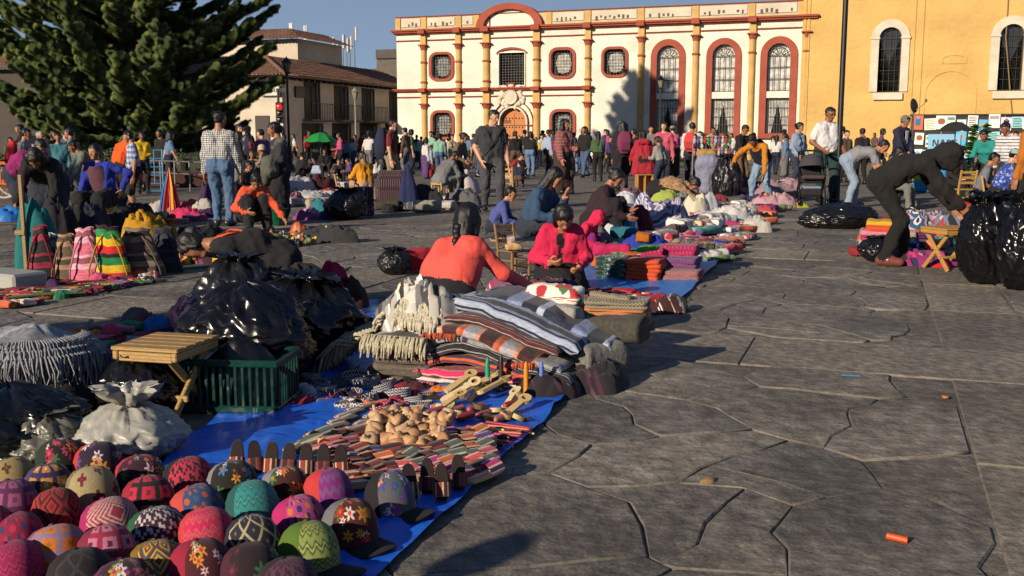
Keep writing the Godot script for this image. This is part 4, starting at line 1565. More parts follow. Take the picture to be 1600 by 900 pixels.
func make_library() -> void:
	var hb := [[v3(0, .14, -.12), v3(0, .13, .05), .34, .335, 0], [v3(0, -.16, .08), v3(0, -.36, .2), .235, .12, 0], [v3(0, -.3, -.06), v3(0, -.7, -.12), .19, .2, 0],
		[v3(0, .02, .37), v3(0, -.12, .43), .035, .055, 0], [v3(-.05, -.26, .335), v3(.05, -.26, .335), .04, .04, 0], [v3(-.04, -.4, .22), v3(.04, -.4, .22), .1, .1, 0]]
	for s in [-1.0, 1.0]:
		hb.append([v3(.15 * s, -.07, .2), v3(.1 * s, -.2, .2), .13, .12, 0])
		hb.append([v3(.06 * s, .1, .34), v3(.18 * s, .1, .29), .045, .045, 0])
		hb.append([v3(.335 * s, .03, -.03), v3(.325 * s, -.13, 0), .06, .045, 0])
		hb.append([v3(.03 * s, -.12, .39), v3(.045 * s, -.125, .385), .035, .03, 0])
	var head: Dictionary = nets(hb, 0.042, 0.028)
	lib.head = (head[0] as MB).mesh()
	var ey := MB.new()
	for s in [-1.0, 1.0]: ey.ball(v3(.135 * s, 0, .325), v3(.05, .032, .03), 8, 6)
	lib.eyes = ey.mesh()
	var br := MB.new()
	for s in [-1.0, 1.0]: br.tube([v3(.06 * s, .1, .385), v3(.14 * s, .125, .36), v3(.21 * s, .09, .3)], [.014, .022, .01], 5)
	br.tube([v3(-.07, -.262, .37), v3(0, -.258, .385), v3(.07, -.262, .37)], [.006, .009, .006], 5)
	lib.brows = br.mesh()
	var short := [[v3(0, .2, -.15), v3(0, .21, .03), .345, .325, 0], [v3(0, -.02, -.2), v3(0, .1, -.2), .27, .3, 0], [v3(-.2, .12, -.1), v3(.2, .12, -.1), .2, .2, 0], [v3(-.18, .32, .2), v3(.18, .3, .2), .1, .1, 0]]
	var base := [[v3(0, .2, -.15), v3(0, .21, .03), .36, .335, 0], [v3(0, -.1, -.22), v3(0, .1, -.2), .28, .32, 0], [v3(-.27, .12, .04), v3(-.27, -.16, -.1), .11, .13, 0], [v3(.27, .12, .04), v3(.27, -.16, -.1), .11, .13, 0], [v3(-.16, .34, .2), v3(-.25, .14, .2), .09, .06, 0], [v3(.16, .34, .2), v3(.25, .14, .2), .09, .06, 0]]
	var styles := {"short": short, "bun": base + [[v3(0, .2, -.52), v3(0, .12, -.54), .17, .17, 0]],
		"pony": base + [[v3(0, .15, -.48), v3(0, -.1, -.62), .12, .15, 0], [v3(0, -.1, -.62), v3(0, -1.5, -.5), .15, .07, 0]],
		"long": base + [[v3(-.24, 0, -.12), v3(-.26, -1.0, -.16), .16, .14, 0], [v3(.24, 0, -.12), v3(.26, -1.0, -.16), .16, .14, 0], [v3(0, 0, -.26), v3(0, -1.55, -.36), .28, .2, 0]],
		"bob": base + [[v3(-.26, .05, -.08), v3(-.28, -.42, -.04), .16, .13, 0], [v3(.26, .05, -.08), v3(.28, -.42, -.04), .16, .13, 0], [v3(0, .05, -.25), v3(0, -.45, -.22), .28, .24, 0]],
		"big": base + [[v3(-.3, .1, -.15), v3(-.38, -.5, -.15), .28, .26, 0], [v3(.3, .1, -.15), v3(.38, -.5, -.15), .28, .26, 0], [v3(0, .2, -.3), v3(0, -.7, -.4), .36, .3, 0]]}
	for s in styles: lib[s] = (nets(styles[s], 0.05, 0.03, {0: 0.035}, 3.6)[0] as MB).mesh()
	for side in [-1, 1]:
		for grip in 2:
			var fb := []
			var sx := float(side)      # +1: right hand, thumb towards +x
			var g: float = 0.55 if grip else 0.18
			for q in 3: fb.append([v3(sx * (.026 - q * .026) * .9, .05, 0), v3(sx * (.03 - q * .03), .44, 0), .1, .085, 0])
			for q in [-.15, -.05, .05, .14]: fb.append([v3(sx * q * .7, .08, 0), v3(sx * q, .43, 0), .085, .08, 0])
			for q in 4:
				var x0: float = [.15, .055, -.045, -.14][q]
				var ln: float = [.42, .47, .44, .34][q]
				var p := v3(sx * x0, .46, 0)
				var an: float = g * [0.8, 1.0, 1.1, 1.2][q]
				for e in 3:
					var l: float = ln * [.44, .32, .24][e]
					var d := v3(sx * x0 * .28, cos(an * (e + .7)), sin(an * (e + .7))).normalized()
					fb.append([p, p + d * l, [.062, .056, .05][e], [.056, .05, .042][e], 0])
					p += d * l
			var tp := v3(sx * .12, .12, .02)
			var t1 := tp + v3(sx * .16, .14, .07)
			var t2 := t1 + v3(sx * (.06 if grip else .1), .15, .05 + g * .12)
			fb.append([tp, t1, .085, .068, 0])
			fb.append([t1, t2, .062, .056, 0])
			fb.append([t2, t2 + v3(sx * (.0 if grip else .04), .12, .03), .056, .045, 0])
			var res := nets(fb, 0.05, 0.014)
			lib["hand%d%d" % [side, grip]] = (res[0] as MB).mesh()

func ik(a: Vector3, target: Vector3, l1: float, l2: float, pole: Vector3) -> Array:
	var d := target - a
	var l := clampf(d.length(), absf(l1 - l2) + 0.001, (l1 + l2) * 0.995)
	d = d.normalized()
	var x := (l1 * l1 - l2 * l2 + l * l) / (2.0 * l)
	var h := sqrt(maxf(l1 * l1 - x * x, 0.0))
	var n := (pole - d * pole.dot(d)).normalized()
	return [a + d * x + n * h, a + d * l]

var POSES := {
	"stand": {"hip": Vector3(0, .525, 0), "lean": 2.0, "lh": Vector3(.15, .44, .04), "rh": Vector3(-.15, .44, .04), "lf": Vector3(.06, .042, .02), "rf": Vector3(-.06, .042, -.02)},
	"walk": {"hip": Vector3(0, .515, 0), "lean": 5.0, "lh": Vector3(.15, .45, -.08), "rh": Vector3(-.15, .46, .12), "lf": Vector3(.05, .042, .13), "rf": Vector3(-.05, .06, -.15)},
	"kneel": {"hip": Vector3(0, .15, 0), "lean": 14.0, "lh": Vector3(.08, .22, .26), "rh": Vector3(-.08, .22, .26), "lf": Vector3(.07, .045, -.04), "rf": Vector3(-.07, .045, -.04)},
	"sit": {"hip": Vector3(0, .25, 0), "lean": 10.0, "lh": Vector3(.09, .32, .2), "rh": Vector3(-.09, .32, .2), "lf": Vector3(.08, .042, .24), "rf": Vector3(-.08, .042, .22)},
	"floor": {"hip": Vector3(0, .1, 0), "lean": 18.0, "lh": Vector3(.1, .2, .22), "rh": Vector3(-.1, .2, .22), "lf": Vector3(.1, .05, .2), "rf": Vector3(-.08, .05, .24)},
	"squat": {"hip": Vector3(0, .17, -.02), "lean": 30.0, "lh": Vector3(.07, .2, .24), "rh": Vector3(-.07, .2, .24), "lf": Vector3(.08, .042, .05), "rf": Vector3(-.08, .042, .02)},
	"bend": {"hip": Vector3(0, .5, -.1), "lean": 72.0, "lh": Vector3(.1, .25, .3), "rh": Vector3(-.1, .25, .3), "lf": Vector3(.07, .042, .03), "rf": Vector3(-.07, .042, -.06)},
}

func figure(h: float, pose: String, o := {}, cell := 0.02) -> Dictionary:
	var s: Dictionary = POSES[pose].duplicate()
	s.merge(o, true)
	var fem: bool = s.get("fem", false)
	var g: float = s.get("girth", 1.0)
	var lean := deg_to_rad(s.lean)
	var side := deg_to_rad(s.get("side", 0.0))
	var tw := deg_to_rad(s.get("twist", 0.0))
	var P: Vector3 = s.hip
	var b0 := Basis(Vector3.BACK, -side * 0.5) * Basis(Vector3.RIGHT, lean * 0.55)
	var b1 := Basis(Vector3.UP, tw * 0.5) * Basis(Vector3.BACK, -side * 0.8) * Basis(Vector3.RIGHT, lean * 0.85)
	var b2 := Basis(Vector3.UP, tw) * Basis(Vector3.BACK, -side) * Basis(Vector3.RIGHT, lean * s.get("curl", 1.12))
	var W := P + b1.y * .08
	var C := P + b1.y * .14
	var N := C + b2.y * .155
	var sw: float = (.094 if fem else .102) * s.get("shw", 1.0)
	var SL := N - b2.y * .026 + b2.x * sw
	var SR := N - b2.y * .026 - b2.x * sw
	var hb := Basis(Vector3.UP, deg_to_rad(s.get("hyaw", 0.0))) * Basis(Vector3.BACK, -deg_to_rad(s.get("hroll", 0.0))) * Basis(Vector3.RIGHT, deg_to_rad(s.get("hpitch", 5.0)))
	var nk := (b2.y * 0.6 + hb.y * 0.4).normalized()
	var NT := N + nk * .05
	var hc := NT + hb * Vector3(0, .06, .018)
	var top_l: int = 1 if s.get("top", "long") != "none" else 0
	var slv: String = s.get("top", "long")
	var add: float = {"long": .004, "tee": .004, "jacket": .011, "loose": .014, "none": 0.0}[slv]
	var bt: String = s.get("bottom", "pants")
	var bones := []
	for q in [-1.0, 1.0]:
		bones.append([P + b0 * Vector3(q * .043 * g, 0, -.012), W + b1.x * q * .036 * g, (.07 if fem else .064) * g, .058 * g + add, 2 if bt != "none" else 1])
		bones.append([W + b1.x * q * .034 * g + b1.y * (-.035 if slv != "none" else 0.0), C + b1.x * q * .042 * g, .058 * g + add, .062 * g + add, top_l])
		bones.append([C + b1.x * q * .042 * g, N - b2.y * .06 + b2.x * q * .052 * g, .062 * g + add, .052 * g + add, top_l])
		bones.append([N - b2.y * .005 + b2.x * q * .03, N - b2.y * .027 + b2.x * q * sw * .95, .03 + add, .033 + add, top_l])
		if fem: bones.append([C + b2.y * .05 + b2.x * q * .042 + b2.z * .035, C + b2.y * .045 + b2.x * q * .042 + b2.z * .05, .04, .036, top_l])
	bones.append([W + b1.z * .012 * g, C + b1.z * .01, (.05 + .02 * (g - 1.0)) * g + add, .05 + add, top_l])
	bones.append([N + b2.y * (.012 if slv != "none" and not s.has("open") else -.01), NT + hb.y * .02, .033, .031, 0])
	if slv != "none" and not s.has("open"): bones.append([N - b2.y * .035, N + b2.y * .004, .042, .036, 1])
	if s.has("hood"):
		bones.append([hc - hb.z * .012 + hb.y * .015, hc + hb.z * .012 + hb.y * .005, .079, .07, 1])
		bones.append([hc - hb.z * .02, N, .066, .06, 1])
	if slv in ["jacket", "loose"]: bones.append([N - b2.y * .005 - b2.z * .008, N + b2.y * .014 - b2.z * .006, .044, .04, 1])
	var wr := {}
	for q in [["l", SL, 1.0], ["r", SR, -1.0]]:
		var tgt: Vector3 = s[q[0] + "h"]
		var pole: Vector3 = s.get(q[0] + "ep", Vector3(.5 * q[2], -.4, -.6))
		var r: Array = ik(q[1], tgt, .175, .16, pole)
		var e: Vector3 = r[0]
		var w: Vector3 = r[1]
		var ca: float = 0.0 if slv == "none" else add * 0.8 + .003
		if slv == "tee":
			var mid: Vector3 = (q[1] as Vector3).lerp(e, .62)
			bones.append([q[1], mid, .036 + ca, .036 + ca, 1])
			bones.append([mid, e, .028, .024, 0])
		else: bones.append([q[1], e, .035 + ca, .027 + ca, top_l])
		if slv in ["tee", "none"]: bones.append([e, w, .0255, .0175, 0])
		else:
			bones.append([e, e.lerp(w, s.get("cuff", .9)), .027 + ca, .021 + ca, 1])
			bones.append([e.lerp(w, .85), w, .019, .0175, 0])
		var dirv := (w - e).normalized()
		if s.has(q[0] + "hd"): dirv = (s[q[0] + "hd"] as Vector3).normalized()
		var ref := Vector3(0, .35, 1) if dirv.y < .6 else Vector3(-q[2], 0, .4)
		var th := (ref - dirv * ref.dot(dirv)).normalized()
		var xa: Vector3 = th * -q[2]
		var hbas := Basis(xa, dirv, xa.cross(dirv))
		wr[q[0]] = Transform3D(hbas, w - dirv * .004)
	var hem: float = s.get("hem", .12)
	for q in [["l", 1.0], ["r", -1.0]]:
		var hj: Vector3 = P + b0.x * q[1] * .052 * g - b0.y * .01
		var pole: Vector3 = s.get(q[0] + "kp", Vector3(.12 * q[1], .35 if pose != "stand" and pose != "walk" else 0.0, 1))
		var r: Array = ik(hj, s[q[0] + "f"], .246, .243, pole)
		var kn: Vector3 = r[0]
		var an: Vector3 = r[1]
		var tl := 2 if bt != "none" else 0
		match bt:
			"pants":
				bones.append([hj, kn, .058 * g, .042, 2])
				bones.append([kn, an + Vector3(0, .012, 0), .041, .032, 2])
				bones.append([kn.lerp(an, .12), kn.lerp(an, .45) - (kn - an).cross(Vector3.RIGHT).normalized() * -.008, .037, .038, 2])
			"shorts":
				bones.append([hj, kn, .06 * g, .05, 2])
				bones.append([kn.lerp(hj, .1), an, .035, .023, 0])
				bones.append([kn.lerp(an, .15), kn.lerp(an, .4), .033, .035, 0])
			"skirt":
				bones.append([hj, kn, .075 * g, .068, 2])
				if pose in ["stand", "walk", "bend"]:
					var lowp: Vector3 = kn.lerp(an, 1.0 - hem * 2.0) if hem < .4 else hj.lerp(kn, .8)
					bones.append([hj, lowp + Vector3(q[1] * .012, 0, 0), .07 * g, .075, 2])
				else: bones.append([kn, kn.lerp(an, .8), .062, .05, 2])
				bones.append([kn.lerp(an, .1), an, .034, .023, 0])
		var fd: Vector3 = s.get(q[0] + "fd", Vector3(.22 * q[1], -.02, 1)).normalized()
		bones.append([an + Vector3(0, -.012, 0) - fd * .028, an + Vector3(0, -.014, 0) + fd * .085, .0285, .026, 3 if q[1] > 0 else 5])
		bones.append([an + Vector3(0, .008, 0), an + Vector3(0, -.006, 0) + fd * .03, .027, .029, 3 if q[1] > 0 else 5])
	if bt == "skirt" and pose in ["stand", "walk", "bend"]:
		var mk: Vector3 = (s.lf + s.rf) * .5
		bones.append([P, P.lerp(mk, .8 if hem < .4 else .42), .085 * g, .09, 2])
	if s.has("x"):
		for q in s.x: bones.append(q)
	for q in bones:
		q[0] *= h
		q[1] *= h
		q[2] *= h
		q[3] *= h
	var res := nets(bones, cell, .0075 * h, {1: s.get("fold", .016), 2: s.get("fold", .015), 4: .013}, 6.5)
	var f := {"meshes": {}, "head": Transform3D(hb.scaled(Vector3.ONE * .134 * h), hc * h), "chest": Transform3D(b2, (C + b2.y * .06) * h), "h": h, "lw": Transform3D(wr.l.basis, wr.l.origin * h), "rw": Transform3D(wr.r.basis, wr.r.origin * h)}
	var skin: MB = res.get(0, MB.new())
	var hs: float = s.get("headscale", 1.0)
	f.head = Transform3D(f.head.basis * hs, f.head.origin)
	skin.add(lib.head, f.head)
	var grip: int = s.get("grip", 0)
	skin.add(lib["hand-1%d" % grip], Transform3D(wr.l.basis.scaled(Vector3.ONE * .116 * h), wr.l.origin * h))
	skin.add(lib["hand1%d" % grip], Transform3D(wr.r.basis.scaled(Vector3.ONE * .116 * h), wr.r.origin * h))
	f.meshes.body = skin.mesh()
	var nm := {1: "shirt", 2: "skirt" if bt == "skirt" else "trousers", 3: "shoe", 4: "shawl", 5: "shoe_right"}
	for l in nm:
		if res.has(l): f.meshes[nm[l]] = (res[l] as MB).mesh()
	return f

var skins := []

func person(label: String, f: Dictionary, at_: Vector3, yaw: float, look: Dictionary, group := "") -> Node3D:
	var n := thing("person", label, "person", at_, deg_to_rad(yaw), group)
	var sk: Material = look.get("skin", skins[1])
	part("body", f.meshes.body, sk, n)
	var pick := func(k: String, d: Color) -> Material:
		var q = look.get(k, d)
		return q if q is Material else mat("cloth", q)
	for k in f.meshes:
		match k:
			"shirt": part("shirt", f.meshes[k], pick.call("top", Color(.4, .4, .4)), n)
			"trousers", "skirt": part(k, f.meshes[k], pick.call("bot", Color(.08, .08, .1)), n)
			"shoe", "shoe_right": part("shoe", f.meshes[k], mat("plastic", look.get("shoe", Color(.07, .06, .06)), 1.0, "shoe"), n)
			"shawl": part(look.get("extra", "shawl"), f.meshes[k], pick.call("shawl", Color(.4, .4, .42)), n)
	var hc: Color = look.get("hairc", Color(.035, .028, .025))
	part("eyes", lib.eyes, mat("plastic", Color(.03, .02, .015), 1.0, "eye"), n, f.head)
	part("eyebrows", lib.brows, mat("hair", hc.darkened(.2)), n, f.head)
	if look.get("hair", "short") != "": part("hair", lib[look.get("hair", "short")], mat("hair", hc), n, f.head)
	if look.has("hat"): hat(n, f.head, look.hat, look.get("hatc", Color(.3, .3, .3)))
	return n

func hat(n: Node3D, xf: Transform3D, kind: String, c: Color) -> void:
	var s := MB.new()
	match kind:
		"cap":
			s.lathe([Vector2(.385, .12), Vector2(.39, .3), Vector2(.33, .48), Vector2(.2, .57), Vector2(0, .6)], 16)
			var rows := []
			for r in 4:
				var row := PackedVector3Array()
				for q in 9:
					var a := lerpf(-1.1, 1.1, q / 8.0)
					row.append(v3(sin(a) * (.385 + .01 * r), .15 - .05 * r * .4 - .06 * absf(sin(a)), cos(a) * (.385 + .11 * r)))
				rows.append(row)
			s.grid(rows, false, "up")
		"brim":
			s.lathe([Vector2(.4, .14), Vector2(.4, .3), Vector2(.33, .5), Vector2(.15, .54), Vector2(0, .5)], 18)
			s.lathe([Vector2(.38, .17), Vector2(.5, .15), Vector2(.68, .19), Vector2(.69, .17), Vector2(.5, .12), Vector2(.38, .14)], 20)
		"beanie":
			s.lathe([Vector2(.42, .0), Vector2(.44, .08), Vector2(.4, .12), Vector2(.41, .3), Vector2(.33, .48), Vector2(.15, .58), Vector2(0, .6)], 16)
		"hood":
			s.lathe([Vector2(.42, -.35), Vector2(.46, 0), Vector2(.46, .2), Vector2(.38, .42), Vector2(.2, .54), Vector2(0, .57)], 18)
	part("hat" if kind != "hood" else "hood", s, mat("cloth", c), n, xf * Transform3D(Basis(Vector3.RIGHT, -.12), v3(0, -.02, -.06)))

func backpack(label: String, n: Node3D, f: Dictionary, c: Color, sz := 1.0) -> void:
	var xf: Transform3D = n.transform * (f.chest as Transform3D)
	var o := thing("backpack", label, "backpack")
	var h: float = f.h * sz
	o.transform = xf * Transform3D(Basis(), Vector3(0, -.02 * h, -.125 * f.h))
	var b := MB.new()
	var rows := []
	for r in 13:
		var v := r / 12.0
		var row := PackedVector3Array()
		for q in 20:
			var a := TAU * q / 20
			var rr := pow(sin(PI * clampf(v * .92 + .04, 0, 1)), .35)
			row.append(Vector3(signf(cos(a)) * pow(absf(cos(a)), .6) * .095 * h * rr, lerpf(-.15, .13, v) * h, signf(sin(a)) * pow(absf(sin(a)), .6) * .06 * h * rr * (1.15 - .3 * v)))
		rows.append(row)
	b.grid(rows, true)
	part("bag", b, mat("cloth", c), o)
	var p := MB.new()
	p.box(Vector3(0, -.06 * h, -.064 * h), Vector3(.13 * h, .11 * h, .03 * h), .012 * h)
	part("pocket", p, mat("cloth", c.darkened(.15)), o)
	for q in [-1, 1]:
		var s := MB.new()
		s.tube([Vector3(q * .055 * h, .1 * h, .05 * h), Vector3(q * .06 * h, .115 * h, .1 * h), Vector3(q * .065 * h, .06 * h, .175 * f.h), Vector3(q * .075 * h, -.04 * h, .165 * f.h), Vector3(q * .08 * h, -.11 * h, .05 * h)], [.014 * h], 6, true, .5)
		part("strap", s, mat("cloth", c.darkened(.3)), o)

func C(h: String) -> Color:
	return Color.html(h)

func check_img(a: Color, b: Color, n := 2) -> Image:
	var im := Image.create(32, 32, false, Image.FORMAT_RGB8)
	for y in 32:
		for x in 32:
			var q := (1 if x % 16 < 8 else 0) + (1 if y % 16 < 8 else 0)
			im.set_pixel(x, y, a if q == 2 else (b if q == 0 else a.lerp(b, .5)))
	return im

func spots_img(bg: Color, cols: Array, n: int, r0: float, r1: float, seed_: int, size := 96) -> Image:
	var g := RandomNumberGenerator.new()
	g.seed = seed_
	var im := Image.create(size, size, false, Image.FORMAT_RGB8)
	im.fill(bg)
	for k in n:
		var c := Vector2(g.randf() * size, g.randf() * size)
		var r := g.randf_range(r0, r1)
		var col: Color = cols[g.randi() % cols.size()]
		for y in range(int(-r), int(r) + 1):
			for x in range(int(-r), int(r) + 1):
				if Vector2(x, y).length() <= r: im.set_pixel(posmod(int(c.x) + x, size), posmod(int(c.y) + y, size), col)
	return im

func hgt(px: float, top: float, d: float) -> float:
	return at(px, top, d).y

func build_people() -> void:
	skins = [mat("skin", Color(.72, .50, .37)), mat("skin", Color(.63, .42, .30)), mat("skin", Color(.80, .60, .48)), mat("skin", Color(.55, .36, .26))]
	make_library()
	var f: Dictionary
	var n: Node3D
	var navy := C("1c2238")
	var black := C("121113")
	var jean := C("51688a")
	f = figure(1.5, "kneel", {"fem": true, "lean": 33.0, "side": 5.0, "fold": .007, "bottom": "skirt", "girth": 1.34, "headscale": 1.16, "hyaw": 18.0, "hpitch": 28.0, "rh": v3(-.20, .2, .36), "lh": v3(.2, .22, .34), "twist": -8.0}, .014)
	person("woman in coral red top kneeling with her back to the camera behind the blankets", f, gd(694, 6.75), 150, {"top": C("f0584c"), "bot": C("16131a"), "hair": "bob"})
	braid(n, f, gd(702, 6.75), 152)
	f = figure(1.4, "kneel", {"fem": true, "lean": 22.0, "hip": v3(0, .12, 0), "bottom": "skirt", "girth": 1.22, "headscale": 1.1, "hyaw": 6.0, "hpitch": 48.0, "hroll": -6.0, "rh": v3(-.07, .2, .2), "lh": v3(.1, .17, .22), "grip": 1, "cuff": .88, "open": 1, "x": [[v3(0, .17, .03), v3(0, .33, .088), .062, .055, 4], [v3(-.05, .1, .12), v3(.05, .1, .12), .085, .085, 2], [v3(0, .09, .2), v3(0, .09, .1), .07, .08, 2]]}, .014)
	n = person("woman in bright pink cardigan kneeling at her stall with head bowed", f, gd(873, 8.7), 4, {"top": C("d01a4e"), "bot": C("121012"), "hair": "bob", "skin": skins[0], "shawl": C("0e0d0f"), "extra": "blouse"})
	f = figure(1.55, "kneel", {"fem": true, "lean": 74.0, "curl": 1.2, "hip": v3(0, .28, -.05), "bottom": "skirt", "girth": 1.15, "hpitch": 80.0, "hyaw": -10.0, "top": "tee", "lh": v3(.16, .1, .2), "rh": v3(-.14, .1, .2)}, .016)
	person("woman in black top with orange piping stooping behind the black bags", f, gd(425, 7.35), -78, {"top": C("131214"), "bot": C("121215"), "hair": "bun"})
	var pipe := MB.new()
	for q in [-1.0, 1.0]:
		var pts := []
		for e in 9:
			var a := lerpf(.1, PI - .25, e / 8.0)
			pts.append(f.chest * Vector3(q * (.035 + .1 * sin(a)), .16 - .18 * (e / 8.0), lerpf(-.058, -.1, minf(e / 4.0, 1.0))))
		pipe.tube(pts, [.008], 6)
	var nk := []
	for e in 9: nk.append(f.chest * Vector3(lerpf(-.11, .11, e / 8.0), .14, -.045 - .028 * sin(PI * e / 8.0)))
	pipe.tube(nk, [.008], 6)
	var pn: Node3D = get_child(get_child_count() - 1)
	part("piping", pipe, mat("cloth", C("e8502c")), pn)
	f = figure(1.15, "squat", {"hpitch": 20.0, "headscale": 1.12, "lh": v3(.04, .2, .3), "rh": v3(-.06, .22, .3)}, .016)
	person("boy in violet blue shirt squatting beside the long haired woman", f, gd(772, 12.9), 80, {"top": C("4a5596"), "bot": C("22283a"), "shoe": C("a08a70"), "skin": skins[0]})
	f = figure(1.55, "sit", {"fem": true, "hip": v3(0, .2, 0), "lean": 22.0, "girth": 1.15, "hpitch": 34.0, "hyaw": 24.0, "lh": v3(.02, .42, .26), "rh": v3(-.1, .28, .26)}, .016)
	person("woman in blue denim shirt with long black hair sitting bent over", f, gd(830, 11.5), 62, {"top": C("2c4866"), "bot": C("27303f"), "hair": "long", "skin": skins[0]})
	f = figure(1.55, "floor", {"fem": true, "lean": 24.0, "bottom": "skirt", "girth": 1.2, "hpitch": 34.0, "hyaw": 10.0, "hip": v3(0, .16, 0), "lh": v3(.02, .25, .3), "rh": v3(-.1, .2, .3)}, .016)
	person("woman in dark plum jacket sitting bent with her hair in a bun", f, gd(927, 13.2), 70, {"top": C("2a1620"), "bot": C("17121a"), "hair": "bun"})
	f = figure(.95, "floor", {"headscale": 1.15, "lean": 30.0, "hpitch": 40.0, "hip": v3(0, .16, 0), "top": "loose", "hood": 1}, .016)
	person("small child in hot pink hooded jacket huddled behind the pink cardigan woman", f, gd(905, 10.8), 60, {"top": C("d01a4a"), "bot": C("7a1268"), "hair": ""})
	var leo := pic("leopard", spots_img(C("8a6848"), [C("4a3320"), C("b89a70"), C("33241a")], 260, 1.0, 3.2, 4), .16)
	f = figure(1.6, "kneel", {"fem": true, "lean": 84.0, "hip": v3(0, .27, -.1), "bottom": "skirt", "girth": 1.25, "hpitch": 62.0, "lh": v3(.12, .1, .44), "rh": v3(-.1, .1, .44)}, .018)
	person("woman in brown spotted top and black skirt bent right down to the goods", f, gd(1040, 17.6), 72, {"top": leo, "bot": C("131215"), "hair": "bun"})
	f = figure(1.5, "floor", {"fem": true, "lean": 38.0, "bottom": "skirt", "girth": 1.1, "hpitch": 40.0, "hyaw": -10.0, "hip": v3(0, .17, 0), "lh": v3(.2, .12, .42), "rh": v3(-.1, .2, .26)}, .016)
	person("woman in salmon orange top reaching down to the clay figures", f, gd(392, 14.3), 30, {"top": C("d8512e"), "bot": C("1c1a1e"), "hair": "bun"})
	var b := gd(349, 15.2)
	var h := hgt(349, 174, 15.2)
	f = figure(h, "stand", {"girth": 1.12, "hpitch": 2.0, "hyaw": -28.0, "lh": v3(.17, .45, .05), "rh": v3(-.16, .44, .05), "hip": v3(.01, .525, 0)}, .015)
	person("man in black and white checked shirt and jeans standing with his back turned", f, b, 176, {"top": pic("gingham", check_img(C("0f1013"), C("d8d8d6")), .055), "bot": C("4c688c"), "shoe": C("2a2320")})
	h = hgt(440, 190, 15.6)
	f = figure(h, "stand", {"fem": true, "bottom": "skirt", "hem": .1, "girth": 1.1, "hyaw": -10.0, "hpitch": 14.0, "lh": v3(.07, .62, .17), "rh": v3(-.06, .56, .18), "x": [[v3(.09, .8, .0), v3(-.12, .55, .1), .05, .07, 4], [v3(-.12, .55, .1), v3(.1, .54, .12), .07, .08, 4], [v3(.1, .6, .13), v3(.02, .44, .15), .08, .05, 4]]}, .016)
	n = person("woman with black ponytail and dark skirt holding a baby in a grey shawl", f, gd(440, 15.6), -62, {"top": C("2e2a33"), "bot": C("131218"), "hair": "pony", "shawl": C("57584f")})
	f = figure(.62, "sit", {"headscale": 1.7, "hpitch": 4.0, "hip": v3(0, .25, 0)}, .014)
	person("baby in pale knitted hat carried in the grey shawl", f, n.transform * Vector3(.06, .72, .24), -100, {"top": C("8a8472"), "bot": C("5e5e55"), "hat": "beanie", "hatc": C("b8b09a"), "hair": ""})
	h = hgt(768, 171, 18.4)
	f = figure(h, "stand", {"girth": 1.28, "top": "tee", "hyaw": 34.0, "hpitch": 14.0, "rh": v3(-.12, .5, .09), "lh": v3(.17, .44, .05), "rep": v3(-.8, -.2, -.5), "lf": v3(.08, .042, .03), "rf": v3(-.06, .042, -.03)}, .016)
	n = person("tall man in dark grey t shirt and grey trousers standing with strap across", f, gd(768, 18.4), 12, {"top": C("33343a"), "bot": C("43444a"), "skin": skins[2], "hairc": C("1c1512"), "shoe": C("1c1a1a")})
	var st := MB.new()
	var pts := []
	for e in 9: pts.append(Vector3(lerpf(-.17, .2, e / 8.0), lerpf(.52, .83, e / 8.0) * h, .1 + .085 * sin(PI * e / 8.0)))
	st.tube(pts, [.02], 6, true, .35)
	part("shoulder_strap", st, mat("cloth", C("0d0d0f")), n)
	h = hgt(612, 187, 23.5)
	f = figure(h, "stand", {"top": "tee", "girth": 1.05, "hyaw": 10.0, "lf": v3(.06, .042, .08), "rf": v3(-.06, .042, -.08)}, .02)
	n = person("man in maroon hooded t shirt and khaki trousers", f, gd(612, 23.5), 82, {"top": C("702028"), "bot": C("8a7c68"), "skin": skins[2], "hairc": C("2c1a10"), "shoe": C("3a322a")})
	backpack("large navy backpack on the maroon shirt man", n, f, C("1c2440"), 1.5)
	h = 1.45
	f = figure(h, "sit", {"fem": true, "hpitch": 26.0, "lh": v3(.1, .36, .26), "rh": v3(-.06, .34, .26), "lean": 8.0}, .018)
	person("girl in mustard yellow jacket seated on a low stool facing away left", f, gd(572, 20.0), 215, {"top": C("d08a08"), "bot": C("b08a6a"), "hair": "pony"})
	f = figure(1.6, "sit", {"fem": true, "lean": 36.0, "hpitch": 40.0, "girth": 1.15, "lh": v3(.08, .3, .36), "rh": v3(-.08, .3, .36)}, .02)
	person("woman in grey cardigan seated with her back turned, bending forward", f, gd(688, 22.0), 130, {"top": C("6c6c6e"), "bot": C("7a7a7c"), "hair": "short"})
	h = hgt(716, 204, 24.0)
	f = figure(h, "stand", {"fem": true, "lean": 24.0, "bottom": "skirt", "hyaw": 16.0, "hpitch": 14.0, "lh": v3(.06, .5, .24), "rh": v3(-.1, .52, .24)}, .02)
	person("woman in brown grey top and black dress leaning forward", f, gd(712, 24.0), 58, {"top": C("6a5c50"), "bot": C("171418"), "hair": "bun"})
	h = hgt(880, 186, 24.0)
	f = figure(h, "stand", {"fem": true, "bottom": "skirt", "hem": .05, "girth": 1.25, "hyaw": 4.0, "lh": v3(.08, .6, .14), "rh": v3(-.14, .44, .1), "top": "loose"}, .02)
	person("woman in red striped shawl and long brown skirt standing before the window", f, gd(880, 24.0), 44, {"top": pic("shawlred", stripes_img([[C("7a3038"), 4], [C("a86a60"), 2], [C("5a3a40"), 3], [C("8a6a58"), 1]], 3), .22), "bot": C("3a2a24"), "hair": "big", "hairc": C("1a1312")})
	h = 1.62
